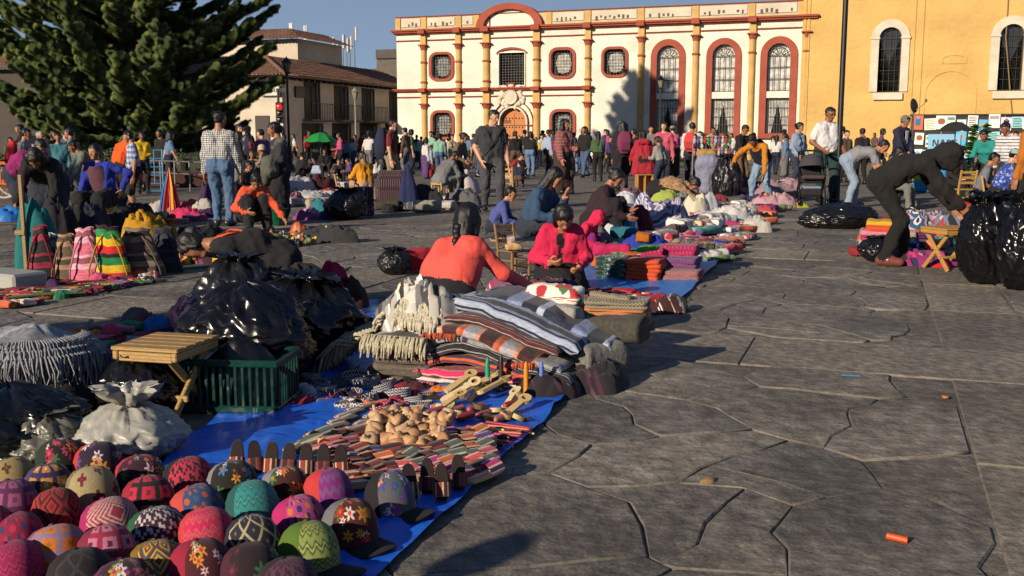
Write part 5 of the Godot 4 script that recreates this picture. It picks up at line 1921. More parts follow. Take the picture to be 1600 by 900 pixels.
	f = figure(h, "bend", {"fem": true, "lean": 46.0, "hpitch": 50.0, "hyaw": -12.0, "lh": v3(.12, .3, .2), "rh": v3(-.2, .5, .36), "rep": v3(-1, -.2, 0), "lf": v3(.1, .042, -.05), "rf": v3(-.1, .042, .02), "hip": v3(0, .51, -.05)}, .018)
	person("girl with mustard sleeves, navy vest and pale jeans stooping over the stall", f, gd(1187, 20.4), -36, {"top": C("c07a18"), "bot": C("7f9ab4"), "hair": "bun"})
	vest(f, C("1c2034"))
	h = hgt(1152, 194, 25.0)
	f = figure(h, "stand", {"top": "tee", "hpitch": 26.0, "rh": v3(-.02, .56, .2), "lh": v3(.08, .6, .22)}, .02)
	person("man in black t shirt with cap and red lanyard", f, gd(1156, 25.0), 40, {"top": C("141315"), "bot": C("6a5238"), "hat": "cap", "hatc": C("33261f")})
	h = hgt(1005, 204, 25.4)
	f = figure(h, "stand", {"fem": true, "bottom": "skirt", "hem": .45, "top": "loose", "girth": 1.2, "lh": v3(.2, .5, .08), "rh": v3(-.2, .5, .1), "x": [[v3(-.08, .6, 0), v3(-.1, .32, 0), .075, .1, 1], [v3(.08, .6, 0), v3(.1, .32, 0), .075, .1, 1], [v3(0, .6, -.02), v3(0, .32, 0), .08, .1, 1], [v3(-.06, .82, -.06), v3(.06, .82, -.06), .05, .05, 1]]}, .02)
	person("girl in long red hooded coat with back turned", f, gd(1004, 25.4), 178, {"top": C("a01c30"), "bot": C("1a171a"), "hair": "bob"})
	h = hgt(1030, 212, 23.6)
	f = figure(h, "stand", {"fem": true, "hpitch": 14.0, "lh": v3(.06, .62, .2), "rh": v3(-.1, .6, .18), "lean": 10.0}, .02)
	person("woman in light grey sweatshirt with long ponytail looking left", f, gd(1032, 23.6), -140, {"top": C("8e8c88"), "bot": C("27324a"), "hair": "pony"})
	h = hgt(1035, 190, 27.0)
	f = figure(h, "stand", {"fem": true, "hyaw": -6.0}, .024)
	person("woman with pink scarf facing the camera behind the grey sweatshirt woman", f, gd(1036, 27.0), -12, {"top": C("c2536a"), "bot": C("2a2a32"), "hair": "long", "skin": skins[2]})
	h = hgt(1080, 191, 27.0)
	f = figure(h, "stand", {"girth": 1.1, "rh": v3(-.12, .5, .1)}, .022)
	n = person("man in white shirt with back turned near the second arched window", f, gd(1079, 27.0), 160, {"top": C("c8c8cc"), "bot": C("1d2430"), "hairc": C("231a15")})
	backpack("small coral red backpack on the white shirt man", n, f, C("c83a3c"), 1.05)
	h = hgt(972, 190, 26.0)
	f = figure(h, "stand", {"fem": true, "bottom": "skirt", "hem": .45, "girth": 1.1, "top": "jacket"}, .022)
	n = person("woman with big black hair and black coat, back turned", f, gd(972, 26.0), 186, {"top": C("18161a"), "bot": C("151318"), "hair": "big"})
	backpack("pink and purple backpack beside the big black hair", n, f, C("7a2a52"), 1.15)
	f = figure(1.55, "bend", {"fem": true, "lean": 64.0, "bottom": "skirt", "hem": .3, "girth": 1.3, "hpitch": 60.0, "lh": v3(.1, .2, .3), "rh": v3(-.12, .2, .3)}, .02)
	person("woman in grey skirt and yellow striped jumper bending away", f, gd(1103, 22.6), 172, {"top": C("b08a3c"), "bot": C("8688a0"), "hair": "bun"})
	h = hgt(1288, 167, 20.9)
	f = figure(h, "stand", {"top": "tee", "girth": 1.2, "hpitch": 12.0, "hyaw": 12.0, "rh": v3(-.13, .56, .14), "lh": v3(.14, .54, .12)}, .018)
	n = person("man with dark glasses and white polo shirt behind the pushchair", f, gd(1287, 20.9), 14, {"top": C("d4d4d8"), "bot": C("1e3a38"), "hairc": C("1a1310"), "skin": skins[3]})
	var gl := MB.new()
	gl.box(v3(-.14, 0, .375), v3(.2, .1, .03), .02)
	gl.box(v3(.14, 0, .375), v3(.2, .1, .03), .02)
	gl.box(v3(0, .02, .4), v3(.1, .03, .02))
	for q in [-1, 1]: gl.beam(v3(.24 * q, .02, .36), v3(.36 * q, .02, -.02), .02, .02)
	part("dark_glasses", gl, mat("plastic", C("0a0a0a"), 1.0, "shade"), n, f.head)
	h = hgt(1244, 191, 26.5)
	f = figure(h, "stand", {"fem": true, "girth": 1.15, "hyaw": 10.0, "lh": v3(.12, .5, .12), "rh": v3(-.12, .5, .1)}, .022)
	person("woman in pale blue blouse and jeans near the last arched window", f, gd(1243, 26.5), 40, {"top": C("8a9ab4"), "bot": C("26324c"), "hair": "bun", "skin": skins[0]})
	f = figure(1.72, "bend", {"lean": 66.0, "curl": 1.25, "top": "tee", "hpitch": 42.0, "lh": v3(.02, .33, .28), "rh": v3(-.1, .31, .3), "lhd": v3(0, -1, .2), "rhd": v3(0, -1, .2), "hip": v3(0, .51, -.12), "lf": v3(.09, .042, -.02), "rf": v3(-.09, .042, -.1), "girth": 1.1}, .018)
	person("man in grey t shirt and pale jeans bending over the lying black bag", f, gd(1338, 19.3), 74, {"top": C("85858c"), "bot": C("8799ae"), "hairc": C("1d140f"), "skin": skins[0]})
	h = hgt(1403, 180, 24.0)
	f = figure(h, "stand", {"top": "jacket", "hpitch": 16.0, "hyaw": 6.0, "rh": v3(-.08, .45, .14), "lh": v3(.1, .45, .14)}, .02)
	n = person("old man in navy suit jacket and grey flat hat", f, gd(1403, 24.0), 34, {"top": C("20223c"), "bot": C("1b1c2a"), "hat": "beanie", "hatc": C("6c6c68")})
	var sf := MB.new()
	sf.prism(PackedVector2Array([Vector2(-.03, -.14), Vector2(.03, -.14), Vector2(.055, .15), Vector2(-.045, .15)]), .13, .15)
	part("shirt_front", sf, mat("cloth", C("a8aebc")), n, f.chest)
	f = figure(1.5, "sit", {"fem": true, "hpitch": 30.0, "hip": v3(0, .3, 0), "top": "jacket", "lh": v3(.1, .36, .2), "rh": v3(-.08, .38, .2), "lf": v3(.08, .042, .3), "rf": v3(-.08, .042, .28)}, .02)
	n = person("woman in light grey jacket seated facing right with folded arms", f, gd(1385, 18.8), 56, {"top": C("77776f"), "bot": C("70706a"), "hair": "bob"})
	f = figure(1.72, "bend", {"lean": 62.0, "curl": 1.2, "top": "jacket", "girth": 1.0, "hpitch": 66.0, "hip": v3(0, .49, -.16), "lh": v3(.1, .27, .33), "rh": v3(-.06, .27, .36), "lf": v3(.07, .042, .02), "rf": v3(-.07, .042, -.12), "lkp": v3(.1, .3, 1), "hood": 1}, .016)
	n = person("man in black hooded jacket and brown shoes stooping to the folding stool", f, gp(1412, 414), 78, {"top": C("131012"), "bot": C("0b0a0b"), "shoe": C("6a3a34"), "hair": ""})
	f = figure(1.6, "sit", {"fem": true, "girth": 1.2, "hpitch": 18.0, "top": "tee", "lh": v3(.08, .28, .32), "rh": v3(-.1, .32, .3), "lean": 18.0}, .018)
	n = person("woman in bright blue top and turquoise brimmed straw hat sitting", f, gd(1556, 16.8), 66, {"top": pic("bluepatch", spots_img(C("20357e"), [C("6a84c8"), C("c8cfe8")], 26, 3.0, 7.0, 6), .3), "bot": C("15151c"), "hat": "brim", "hatc": C("8aa8a4"), "hair": "short", "skin": skins[2]})
	f = figure(1.5, "sit", {"hpitch": 20.0, "top": "tee", "lean": 16.0}, .02)
	person("boy in grey shirt sitting beside the blue topped woman", f, gd(1527, 17.2), 60, {"top": C("6d7076"), "bot": C("1a1a20")})
	f = figure(1.55, "stand", {"fem": true, "lean": 30.0, "hpitch": 30.0, "rh": v3(-.1, .5, .3), "lh": v3(.1, .5, .3)}, .022)
	person("person in turquoise top stooping beneath the green branch", f, gd(1538, 20.5), -40, {"top": C("1e8a86"), "bot": C("1a1a24"), "hair": "short"})
	f = figure(1.5, "sit", {"hpitch": 20.0, "fem": true, "hip": v3(0, .3, 0)}, .022)
	person("woman in dark clothes sitting under the dark umbrella", f, gd(1488, 20.0), 20, {"top": C("1a1418"), "bot": C("17151a"), "hair": "bun", "skin": skins[2]})
	f = figure(1.62, "stand", {"hpitch": 22.0, "lean": 14.0, "hyaw": -20.0}, .022)
	person("man in white jersey with black stripes near the right edge", f, gd(1572, 19.5), -50, {"top": pic("jersey", stripes_img([[C("c8c8cc"), 6], [C("15151a"), 2]], 5), .3), "bot": C("26262e"), "skin": skins[3]})
	f = figure(1.66, "stand", {"hpitch": 4.0, "girth": 1.15}, .02)
	person("man in grey shirt and ochre vest cut off by the right picture edge", f, gd(1606, 13.6), -150, {"top": C("b0691a"), "bot": C("121216"), "hairc": C("555")})
	f = figure(1.55, "bend", {"fem": true, "lean": 62.0, "hpitch": 60.0, "bottom": "skirt", "hem": .2, "top": "jacket", "girth": 1.2, "lh": v3(.12, .3, .32), "rh": v3(-.16, .3, .3), "hip": v3(0, .5, -.1)}, .016)
	person("woman with thick black hair in black jacket bending over the knitted bags", f, gd(78, 12.6), 10, {"top": C("121113"), "bot": C("222838"), "hair": "big"})
	f = figure(1.6, "bend", {"fem": true, "lean": 56.0, "hpitch": 40.0, "top": "jacket", "girth": 1.15}, .018)
	person("person in magenta jacket and blue trousers bending at the left edge", f, gd(45, 14.2), 60, {"top": C("8a1062"), "bot": C("222b42"), "hair": "short"})
	f = figure(1.58, "sit", {"fem": true, "hip": v3(0, .3, 0), "girth": 1.25, "hpitch": 6.0, "hyaw": -20.0, "bottom": "skirt", "lh": v3(.19, .36, .0), "rh": v3(-.1, .1, .36), "lep": v3(1, 0, -.3), "lean": 8.0, "lf": v3(.1, .042, .25), "rf": v3(-.08, .042, .26)}, .016)
	n = person("woman with royal blue sleeves and plum waistcoat sitting hand on hip", f, gd(163, 14.6), -6, {"top": C("20329c"), "bot": C("151417"), "hair": "bob", "skin": skins[0]})
	vest(f, C("5a3440"))
	h = hgt(190, 200, 18.0)
	f = figure(h, "stand", {"lean": 18.0, "top": "jacket", "girth": 1.15, "lh": v3(.12, .4, .2), "rh": v3(-.12, .4, .2), "hpitch": 22.0}, .02)
	person("man in bright orange jacket and dark trousers stooping", f, gd(190, 18.0), 140, {"top": C("e8560c"), "bot": C("26262c")})
	f = figure(1.42, "stand", {"bottom": "shorts", "top": "tee", "hpitch": 14.0, "girth": 1.05}, .02)
	person("boy in plaid shirt and shorts beside the blue hand truck", f, gd(213, 17.4), -60, {"top": pic("plaid", check_img(C("3a4a6a"), C("a8b4c8")), .18), "bot": C("16181e"), "skin": skins[0]})
	h = hgt(44, 200, 18.0)
	f = figure(h, "stand", {"top": "tee", "hpitch": 10.0}, .02)
	n = person("man in pale grey t shirt at the far left", f, gd(44, 18.0), 96, {"top": C("8e8c92"), "bot": C("8a8a92")})
	backpack("red backpack on the pale grey t shirt man", n, f, C("d02a34"), 1.1)
	h = hgt(68, 205, 19.0)
	f = figure(h, "stand", {"girth": 1.1, "hyaw": 10.0}, .022)
	person("white haired man with orange red neckerchief at the far left", f, gd(68, 19.0), 60, {"top": C("a09e9c"), "bot": C("33343a"), "hairc": C("9a968e"), "skin": skins[0], "shawl": C("d04020")})
	h = hgt(96, 208, 22.0)
	f = figure(h, "stand", {}, .024)
	person("man in turquoise shirt behind the stooping woman at left", f, gd(97, 22.0), 20, {"top": C("3a7684"), "bot": C("20242c")})
	h = hgt(136, 208, 18.0)
	f = figure(h, "bend", {"lean": 34.0, "hpitch": 30.0, "top": "jacket"}, .02)
	person("person in grey green striped jacket stooping left of the blue sleeved woman", f, gd(137, 18.0), -50, {"top": C("66706a"), "bot": C("3a4658"), "hair": "short"})
	f = figure(1.62, "stand", {"top": "jacket"}, .03)
	person("person standing left of the camera, outside the picture, whose shadow falls into it", f, v3(-2.94, 0, .12), 150, {})
	build_crowd()

func stripes_img(seq: Array, rep := 1, w := 32, along := false, jitter := 0.12) -> Image:
	var g := RandomNumberGenerator.new()
	g.seed = 17 + seq.size() * 31 + rep
	var tot := 0
	for q in seq: tot += int(q[1])
	var px := maxi(2, int(128.0 / (tot * rep)))
	var hh := tot * rep * px
	var im := Image.create(w, hh, false, Image.FORMAT_RGB8)
	var y := 0
	for r in rep:
		for q in seq:
			for e in int(q[1]) * px:
				for x in w:
					var c: Color = q[0]
					im.set_pixel(x, y, c.darkened(g.randf() * jitter * 2.0) if g.randf() < .6 else c.lightened(g.randf() * jitter))
				y += 1
	if along: im.rotate_90(CLOCKWISE)
	return im

func braid(_n: Node3D, f: Dictionary, p: Vector3, yaw: float) -> void:
	var n: Node3D = get_child(get_child_count() - 1)
	var s := MB.new()
	var pts := []
	for e in 11:
		var a := lerpf(-1.25, 1.25, e / 10.0)
		pts.append(v3(sin(a) * .42, .12 + cos(a) * .46, -.12 + .05 * cos(a)))
	s.tube(pts, [.022], 6)
	part("hair_band", s, mat("cloth", C("5a3030")), n, f.head)
	var t := MB.new()
	for e in 9: t.ball(v3(.16 + .03 * (e % 2), -.35 - e * .14, -.42 + .01 * e), v3(.13 - e * .006, .11, .12 - e * .006), 10, 7)
	part("plait", t, mat("hair", Color(.035, .028, .025)), n, f.head)

func vest(f: Dictionary, c: Color) -> void:
	var n: Node3D = get_child(get_child_count() - 1)
	var h: float = f.h
	var s := MB.new()
	var rows := []
	for r in 9:
		var v := r / 8.0
		var row := PackedVector3Array()
		for q in 22:
			var a := TAU * q / 22
			var w := lerpf(.118, .108, v) * h
			row.append(Vector3(signf(cos(a)) * pow(absf(cos(a)), .8) * w * (1.0 if v < .8 else lerpf(1.0, .62, (v - .8) * 5.0)), lerpf(-.17, .088, v) * h, sin(a) * .1 * h))
		rows.append(row)
	s.grid(rows, true)
	part("waistcoat", s, mat("cloth", c), n, f.chest)

func build_crowd() -> void:
	var fig := {}
	var specs := {"ms": ["stand", {"girth": 1.1}], "mt": ["stand", {"top": "tee", "hyaw": 20.0}], "mw": ["walk", {"top": "jacket"}], "fs": ["stand", {"fem": true, "lh": v3(.06, .6, .16), "rh": v3(-.12, .46, .1)}],
		"fk": ["stand", {"fem": true, "bottom": "skirt", "hem": .08, "girth": 1.15}], "fw": ["walk", {"fem": true, "top": "tee"}], "st": ["sit", {"fem": true, "girth": 1.15, "hpitch": 16.0}], "sb": ["floor", {"fem": true, "bottom": "skirt", "lean": 30.0, "hpitch": 28.0}], "bd": ["bend", {"lean": 50.0, "fem": true, "hpitch": 40.0}]}
	for k in specs: fig[k] = figure(1.6, specs[k][0], specs[k][1], .032)
	var W := {"w": C("c8c6c4"), "k": C("141316"), "n": C("1c2238"), "b": C("5d7aa0"), "r": C("9a1c24"), "m": C("7fae98"), "y": C("d8b010"), "p": C("b84a74"), "v": C("5a3a72"), "g": C("6a6a6c"), "o": C("c86020"), "t": C("5a4636"), "j": C("44597a"), "l": C("9aa8c4"), "e": C("3f5a3a"), "c": C("b8a88a")}
	var names := {"w": "white", "k": "black", "n": "navy", "b": "blue", "r": "red", "m": "mint green", "y": "yellow", "p": "pink", "v": "purple", "g": "grey", "o": "orange", "t": "brown", "j": "denim", "l": "pale blue", "e": "dark green", "c": "beige"}
	var rowsd := [
		["st", 470, 238, 30, 150, "bun", "k", "k", "seated left of the green umbrella"], ["st", 486, 246, 31, 60, "bob", "n", "k", "seated under the left rim of the green umbrella"], ["st", 507, 232, 34, 20, "long", "k", "k", "seated under the middle of the green umbrella"],
		["st", 497, 258, 28, -30, "bun", "l", "n", "seated behind the white and red rugs"], ["sb", 530, 246, 32, 10, "bun", "t", "k", "seated right of the green umbrella"], ["st", 548, 250, 30, -60, "short", "v", "k", "seated behind the yellow jacket girl, left"], ["sb", 460, 262, 27, 80, "bob", "t", "k", "seated low at the edge of the rug stall"], ["st", 590, 252, 29, 200, "pony", "w", "n", "seated between yellow jacket girl and navy backpack"],
		["ms", 521, 213, 42, 160, "short", "y", "n", "standing right of the green umbrella"], ["ms", 541, 217, 44, 20, "short", "b", "k", "standing before the second shop door, left"], ["fs", 553, 216, 46, -40, "bob", "w", "j", "standing before the second shop door, right"], ["mw", 563, 214, 47, 90, "short", "n", "k", "walking before the corner house"], ["fs", 574, 215, 45, 200, "long", "m", "n", "standing before the third shop door"], ["ms", 586, 219, 41, 170, "short", "e", "k", "standing left of the navy backpack, farther off"],
		["ms", 628, 215, 46, 190, "short", "k", "n", "first from left in the row before the church"], ["fs", 636, 218, 40, 150, "bob", "r", "j", "in front of the left end of the church row"], ["fs", 645, 214, 49, 180, "long", "k", "k", "second in the row before the church"], ["fk", 651, 216, 43, 170, "pony", "m", "n", "in the church row, left of the half column"], ["ms", 658, 213, 50, 160, "short", "w", "n", "in the church row, at the half column"], ["ms", 666, 214, 47, 140, "short", "n", "j", "in the church row, below the low window"],
		["fk", 665, 216, 33, 120, "bun", "w", "v", "wearing a long skirt, nearer than the church row"], ["fk", 673, 226, 34, 100, "short", "l", "r", "wearing a red skirt beside the purple skirted woman"], ["ms", 676, 217, 52, 10, "short", "g", "k", "in the church row under the low window's middle"], ["fs", 684, 219, 50, 40, "long", "v", "j", "in the church row under the low window's right"], ["mt", 700, 216, 52, 20, "short", "c", "n", "between low window and second half column"],
		["fs", 737, 219, 44, 170, "long", "k", "j", "behind the tall grey man, left"], ["ms", 742, 214, 50, 180, "short", "l", "k", "beside the tall grey man's elbow, far off"], ["fk", 796, 219, 42, -20, "bob", "t", "k", "before the left leaf of the wooden door"], ["sb", 806, 238, 33, 30, "bun", "r", "k", "sitting low in front of the wooden door"], ["mw", 812, 217, 47, -90, "short", "k", "n", "walking past the wooden door"], ["st", 790, 250, 28, 60, "bob", "k", "c", "sitting right of the tall grey man"], ["st", 810, 252, 27, 170, "short", "n", "t", "sitting low right of the tall grey man, nearer"],
		["fs", 829, 205, 35, 165, "bob", "k", "b", "in black jacket beside the wooden door"], ["fs", 838, 214, 43, -30, "pony", "y", "k", "behind the black jacket girl by the door"], ["ms", 846, 210, 46, 10, "short", "w", "n", "below the half column right of the door"], ["ms", 855, 202, 35, 120, "short", "l", "k", "left of the red shawl woman"], ["fs", 898, 215, 38, 170, "long", "r", "b", "right of the red shawl woman"], ["ms", 909, 219, 48, 20, "short", "g", "k", "below the low window's right rim"], ["fs", 916, 220, 46, 190, "bob", "l", "j", "before the half column right of the low window"], ["fs", 934, 205, 31, 182, "long", "e", "k", "with very long hair before the bare cream wall"],
		["ms", 952, 213, 40, 30, "short", "v", "k", "left of the big black hair"], ["mt", 1016, 196, 33, -20, "short", "g", "k", "peeping between red coat and pink scarf"], ["fk", 1050, 196, 34, 190, "short", "p", "k", "in brimmed hat before the first arched window"], ["fs", 1098, 215, 36, 150, "bob", "w", "k", "behind the stall with toys, left"], ["mw", 1131, 217, 36, 90, "short", "e", "n", "small before the second half column"], ["fs", 1121, 222, 42, 0, "long", "p", "k", "far off behind the toy stall"],
		["fw", 1211, 211, 36, 150, "long", "w", "n", "walking before the third arched window, left"], ["fw", 1222, 211, 37, 140, "short", "r", "n", "walking before the third arched window, right"], ["ms", 1232, 216, 48, 20, "short", "c", "k", "far off right of the third arched window"], ["ms", 1318, 203, 30, 20, "short", "t", "k", "half hidden behind the black light pole"], ["ms", 1345, 200, 29, 190, "short", "k", "k", "behind the bending grey t shirt man"], ["st", 1394, 236, 21, -20, "bob", "p", "k", "seated between grey jacket woman and suit man"],
		["sb", 1500, 212, 26, 30, "bun", "g", "k", "under the right half of the dark umbrella"], ["fs", 1520, 214, 30, 180, "bob", "w", "k", "left of the green branch"], ["ms", 1582, 205, 27, -30, "short", "k", "n", "before the right end of the posters"], ["st", 1455, 242, 21, 60, "short", "k", "k", "seated behind the hooded man's back"],
		["fs", 20, 214, 30, 40, "bob", "e", "k", "at the far left picture edge under the tree"], ["ms", 118, 206, 25, 10, "short", "k", "n", "behind the stooping woman, under the tree"], ["fs", 225, 205, 24, 30, "pony", "y", "k", "behind the hand truck"], ["st", 395, 232, 22, 20, "bob", "k", "k", "seated behind the baby's mother, left"], ["st", 384, 252, 19, 60, "bun", "k", "n", "seated left of the baby, in front"], ["ms", 378, 216, 40, 10, "short", "c", "k", "standing between checked shirt man and baby"]]
	for q in rowsd:
		var f: Dictionary = fig[q[0]]
		var sc := 1.0
		var top := hgt(q[1], q[2], q[3])
		var nat: float = (f.head as Transform3D).origin.y + .12
		sc = clampf(top / nat, .62, 1.16)
		var look := {"hair": q[5], "top": W[q[6]], "bot": W[q[7]], "skin": skins[(int(q[1]) * 7) % 4]}
		if q[1] == 1050: look.merge({"hat": "brim", "hatc": C("a08a60")})
		var n := person("person in %s top %s" % [names[q[6]], q[8]], f, gd(q[1], q[3]), q[4], look, "people far off in the square")
		n.scale = Vector3.ONE * sc
	var g := RandomNumberGenerator.new()
	g.seed = 31
	var keys := W.keys()
	var fk: Array = ["ms", "mt", "mw", "fs", "fk", "fw"]
	var hs := ["short", "bob", "pony", "long", "bun", "big"]
	var hn := ["short hair", "bobbed hair", "a ponytail", "long hair", "a bun", "bushy hair"]
	var seen_l := {}
	var zones := [[440, 530, "left of the shop doors"], [530, 615, "before the corner house"], [615, 700, "before the church's left end"], [700, 785, "left of the wooden door"], [785, 860, "before the wooden door"], [860, 940, "below the right round windows"], [940, 1030, "before the bare cream wall"], [1030, 1110, "before the first two arched windows"], [1110, 1260, "before the last arched window"], [1260, 1430, "before the yellow wall"], [0, 130, "under the tree's left side"], [130, 420, "under the tree's right side"]]
	for k in 96:
		var z: Array = zones[[0, 1, 2, 3, 4, 5, 6, 7, 2, 5, 6, 7, 8, 1, 3, 0, 4, 6, 7, 9, 10, 11, 11, 8][k % 24]]
		var px := g.randf_range(z[0], z[1])
		var d := g.randf_range(40 if z[0] == 440 else 33, 56) if z[0] >= 440 else g.randf_range(23, 31)
		var tk: String = keys[[1, 1, 2, 0, 5, 8, 9, 1, 12, 14, 13, 4, 11, 3, 15, 7][g.randi() % 16]]
		var bk: String = keys[[1, 2, 12, 1, 9, 11][g.randi() % 6]]
		var hi := g.randi() % 6
		var fi: String = fk[g.randi() % (6 if hi else 3)]
		var lb := "person with %s, %s top and %s %s %s" % [hn[hi], names[tk], names[bk], "skirt" if fi == "fk" else "trousers", z[2]]
		if seen_l.has(lb): continue
		seen_l[lb] = true
		var n := person(lb, fig[fi], gd(px, d), g.randf() * 360.0, {"hair": hs[hi], "top": W[tk], "bot": W[bk], "skin": skins[k % 4]}, "people far off in the square")
		n.scale = Vector3.ONE * g.randf_range(.88, 1.05)

const ORD := ["first", "second", "third", "fourth", "fifth", "sixth", "seventh", "eighth", "ninth", "tenth", "eleventh", "twelfth", "thirteenth", "fourteenth", "fifteenth", "sixteenth"]

func nz(p: Vector3, cycles: float) -> float:   # about -1..1
	p *= cycles * 20.0
	return clampf(fn.get_noise_3d(p.x, p.y, p.z) * 1.6, -1, 1)

func rid(p: Vector3, cycles: float) -> float:
	return 1.0 - 2.0 * absf(nz(p, cycles))

func loaf(lx: float, ly: float, lz: float, e: float, amp: float, seed_: float, nx := 12, nc := 20, sag := 0.0) -> MB:
	var m := MB.new()
	var rows := []
	var uvs := []
	for r in nx + 3:
		var u := clampf((r - 1.0) / nx, 0, 1)
		var k := 0.0 if r == 0 or r == nx + 2 else 1.0
		var tx := (u - .5) * 2.0
		var sh := pow(maxf(1.0 - pow(absf(tx), 10.0), 0.0), .3) * .12 + .88
		var row := PackedVector3Array()
		for c in nc:
			var a := TAU * c / nc
			var p := Vector3(tx * lx * .5, signf(sin(a)) * pow(absf(sin(a)), e) * ly * .5 * sh * k, signf(cos(a)) * pow(absf(cos(a)), e) * lz * .5 * (sh if k > 0 else .9) * maxf(k, .0))
			if k == 0.0: p.x *= .985
			var q := p + Vector3(seed_, seed_ * .7, 0)
			var w := amp * (nz(q, 3.0) + .5 * nz(q, 8.0))
			p.y += w * (1.0 if p.y > 0 else .35)
			p.x += w * .8
			p.z += amp * .7 * nz(q + Vector3(9, 0, 0), 4.0)
			p.y += ly * .5 - sag * tx * tx
			row.append(p)
			uvs.append(Vector2(u, float(c) / nc))
		rows.append(row)
	m.grid(rows, true, "vol", 1, 1, uvs)
	return m

func cloth_run(path: Array, side: Vector3, w: float, th: float, amp: float, seed_: float, n := 22) -> MB:
	var m := MB.new()
	var cur := Curve3D.new()
	for k in path.size():
		var tn: Vector3 = (path[mini(k + 1, path.size() - 1)] - path[maxi(k - 1, 0)]) * .22
		cur.add_point(path[k], -tn, tn)
	var ln := cur.get_baked_length()
	var rows := []
	var uvs := []
	for r in n + 3:
		var u := clampf((r - 1.0) / n, 0, 1)
		var k := .25 if r == 0 or r == n + 2 else 1.0
		var p := cur.sample_baked(u * ln, true)
		var d := (cur.sample_baked(minf(u * ln + .02, ln), true) - cur.sample_baked(maxf(u * ln - .02, 0), true)).normalized()
		var up := side.cross(d).normalized()
		if up.y < 0: up = -up
		if k < 1: p += d * th * (.45 if r else -.45)
		var row := PackedVector3Array()
		for c in 26:
			var a := TAU * c / 26.0
			var y := signf(sin(a)) * pow(absf(sin(a)), .45) * th * .5 * k
			var z := signf(cos(a)) * pow(absf(cos(a)), .3) * w * .5
			var q := p + side * z + Vector3(seed_, 0, seed_)
			var wv := amp * (nz(q, 2.6) + .6 * nz(q, 7.0))
			row.append(p + side * (z + amp * nz(q + Vector3(5, 5, 0), 3.0)) + up * (y + wv))
			uvs.append(Vector2(float(c) / 26.0 * 2.0, u))
		rows.append(row)
	m.grid(rows, true, "vol", 1, 1, uvs)
	return m

func heap_mesh(rx: float, h: float, rz: float, amp: float, seed_: float, nr := 14, ns := 36, uvs_ := 2.0) -> MB:
	var m := MB.new()
	var rows := []
	var uvs := []
	for r in nr + 1:
		var t := float(r) / nr
		var row := PackedVector3Array()
		for c in ns:
			var a := TAU * c / ns
			var d := Vector3(cos(a), 0, sin(a))
			var wob := 1.0 + .22 * nz(d + Vector3(seed_, 0, 0), .7) + .08 * nz(d + Vector3(seed_, 3, 0), 2.0)
			var p := Vector3(d.x * rx * t * wob, 0, d.z * rz * t * wob)
			var q := p + Vector3(seed_ * 1.7, 0, seed_)
			var y := h * pow(maxf(1.0 - pow(t, 2.4), 0.0), .7)
			y *= .82 + .3 * nz(q, 2.2)
			var f := smoothstep(1.0, .8, t)
			p.y = maxf(y, 0.0) + amp * f * (rid(q, 3.5) * .6 + rid(q + Vector3(4, 0, 4), 7.5) * .5 + .3 * rid(q, 16.0))
			if r == nr: p.y = -.01
			row.append(p)
			uvs.append(Vector2(p.x + .3 * p.y, p.z + .6 * p.y + .03 * nz(q, 4.0)) * uvs_)
		rows.append(row)
	m.grid(rows, true, "up", 1, 1, uvs)
	return m

func bag_mesh(rx: float, h: float, rz: float, neck: float, seed_: float, crease := .09) -> MB:
	var m := MB.new()
	var rows := []
	var nr := 46
	for r in nr + 1:
		var t := float(r) / nr
		var y := t
		var rad := 0.0
		if neck > 0.0:
			var tn := 1.0 - .24 * neck
			if t < tn:
				var s := t / tn
				rad = pow(sin(PI * clampf(.1 + s * .84, 0, 1)), .62)
				rad = maxf(rad, .16)
				if t == 0: rad = 0.0
			else:
				var s := (t - tn) / (1.0 - tn)
				rad = lerpf(.16, .62, pow(s, .7))
		else:
			rad = pow(maxf(sin(PI * clampf(.14 + t * .86, 0, 1)), 0.0), .55) if t > 0 else 0.0
		var row := PackedVector3Array()
		for c in 72:
			var a := TAU * c / 72
			var d := Vector3(cos(a), t * 1.6, sin(a)) + Vector3(seed_, seed_, 0)
			var k := 1.0 + .16 * nz(d, .55) + crease * (rid(d, 1.1) * .9 + rid(d * Vector3(1.7, .6, 1.7), 2.1) * 1.0 + .55 * rid(d, 4.5) + .3 * rid(d, 9.0))
			if neck > 0.0 and t > .6: k += .22 * sin(a * 9.0 + seed_) * smoothstep(.62, 1.0, t)
			row.append(Vector3(cos(a) * rx * rad * k, y * h * (1.0 + .05 * nz(d, 1.0)) + h * crease * .35 * rid(d, 2.2) * smoothstep(0, .3, t), sin(a) * rz * rad * k))
		rows.append(row)
	m.grid(rows, true)
	return m

func fringe(m: MB, a: Vector3, b: Vector3, out: Vector3, ln: float, n: int, r: float, g: RandomNumberGenerator) -> void:
	for k in n:
		var p := a.lerp(b, (k + g.randf() * .6) / n)
		var d := (out + Vector3(g.randf_range(-.3, .3), 0, g.randf_range(-.3, .3))).normalized()
		var l := ln * g.randf_range(.7, 1.15)
		m.tube([p, p + d * l * .4 + Vector3(0, .004, 0), p + d * l * .72 + Vector3(0, -l * .3, 0), p + d * l * .85 + Vector3(0, -l * .75, 0)], [r, r * 1.2, r, r * .6], 5)

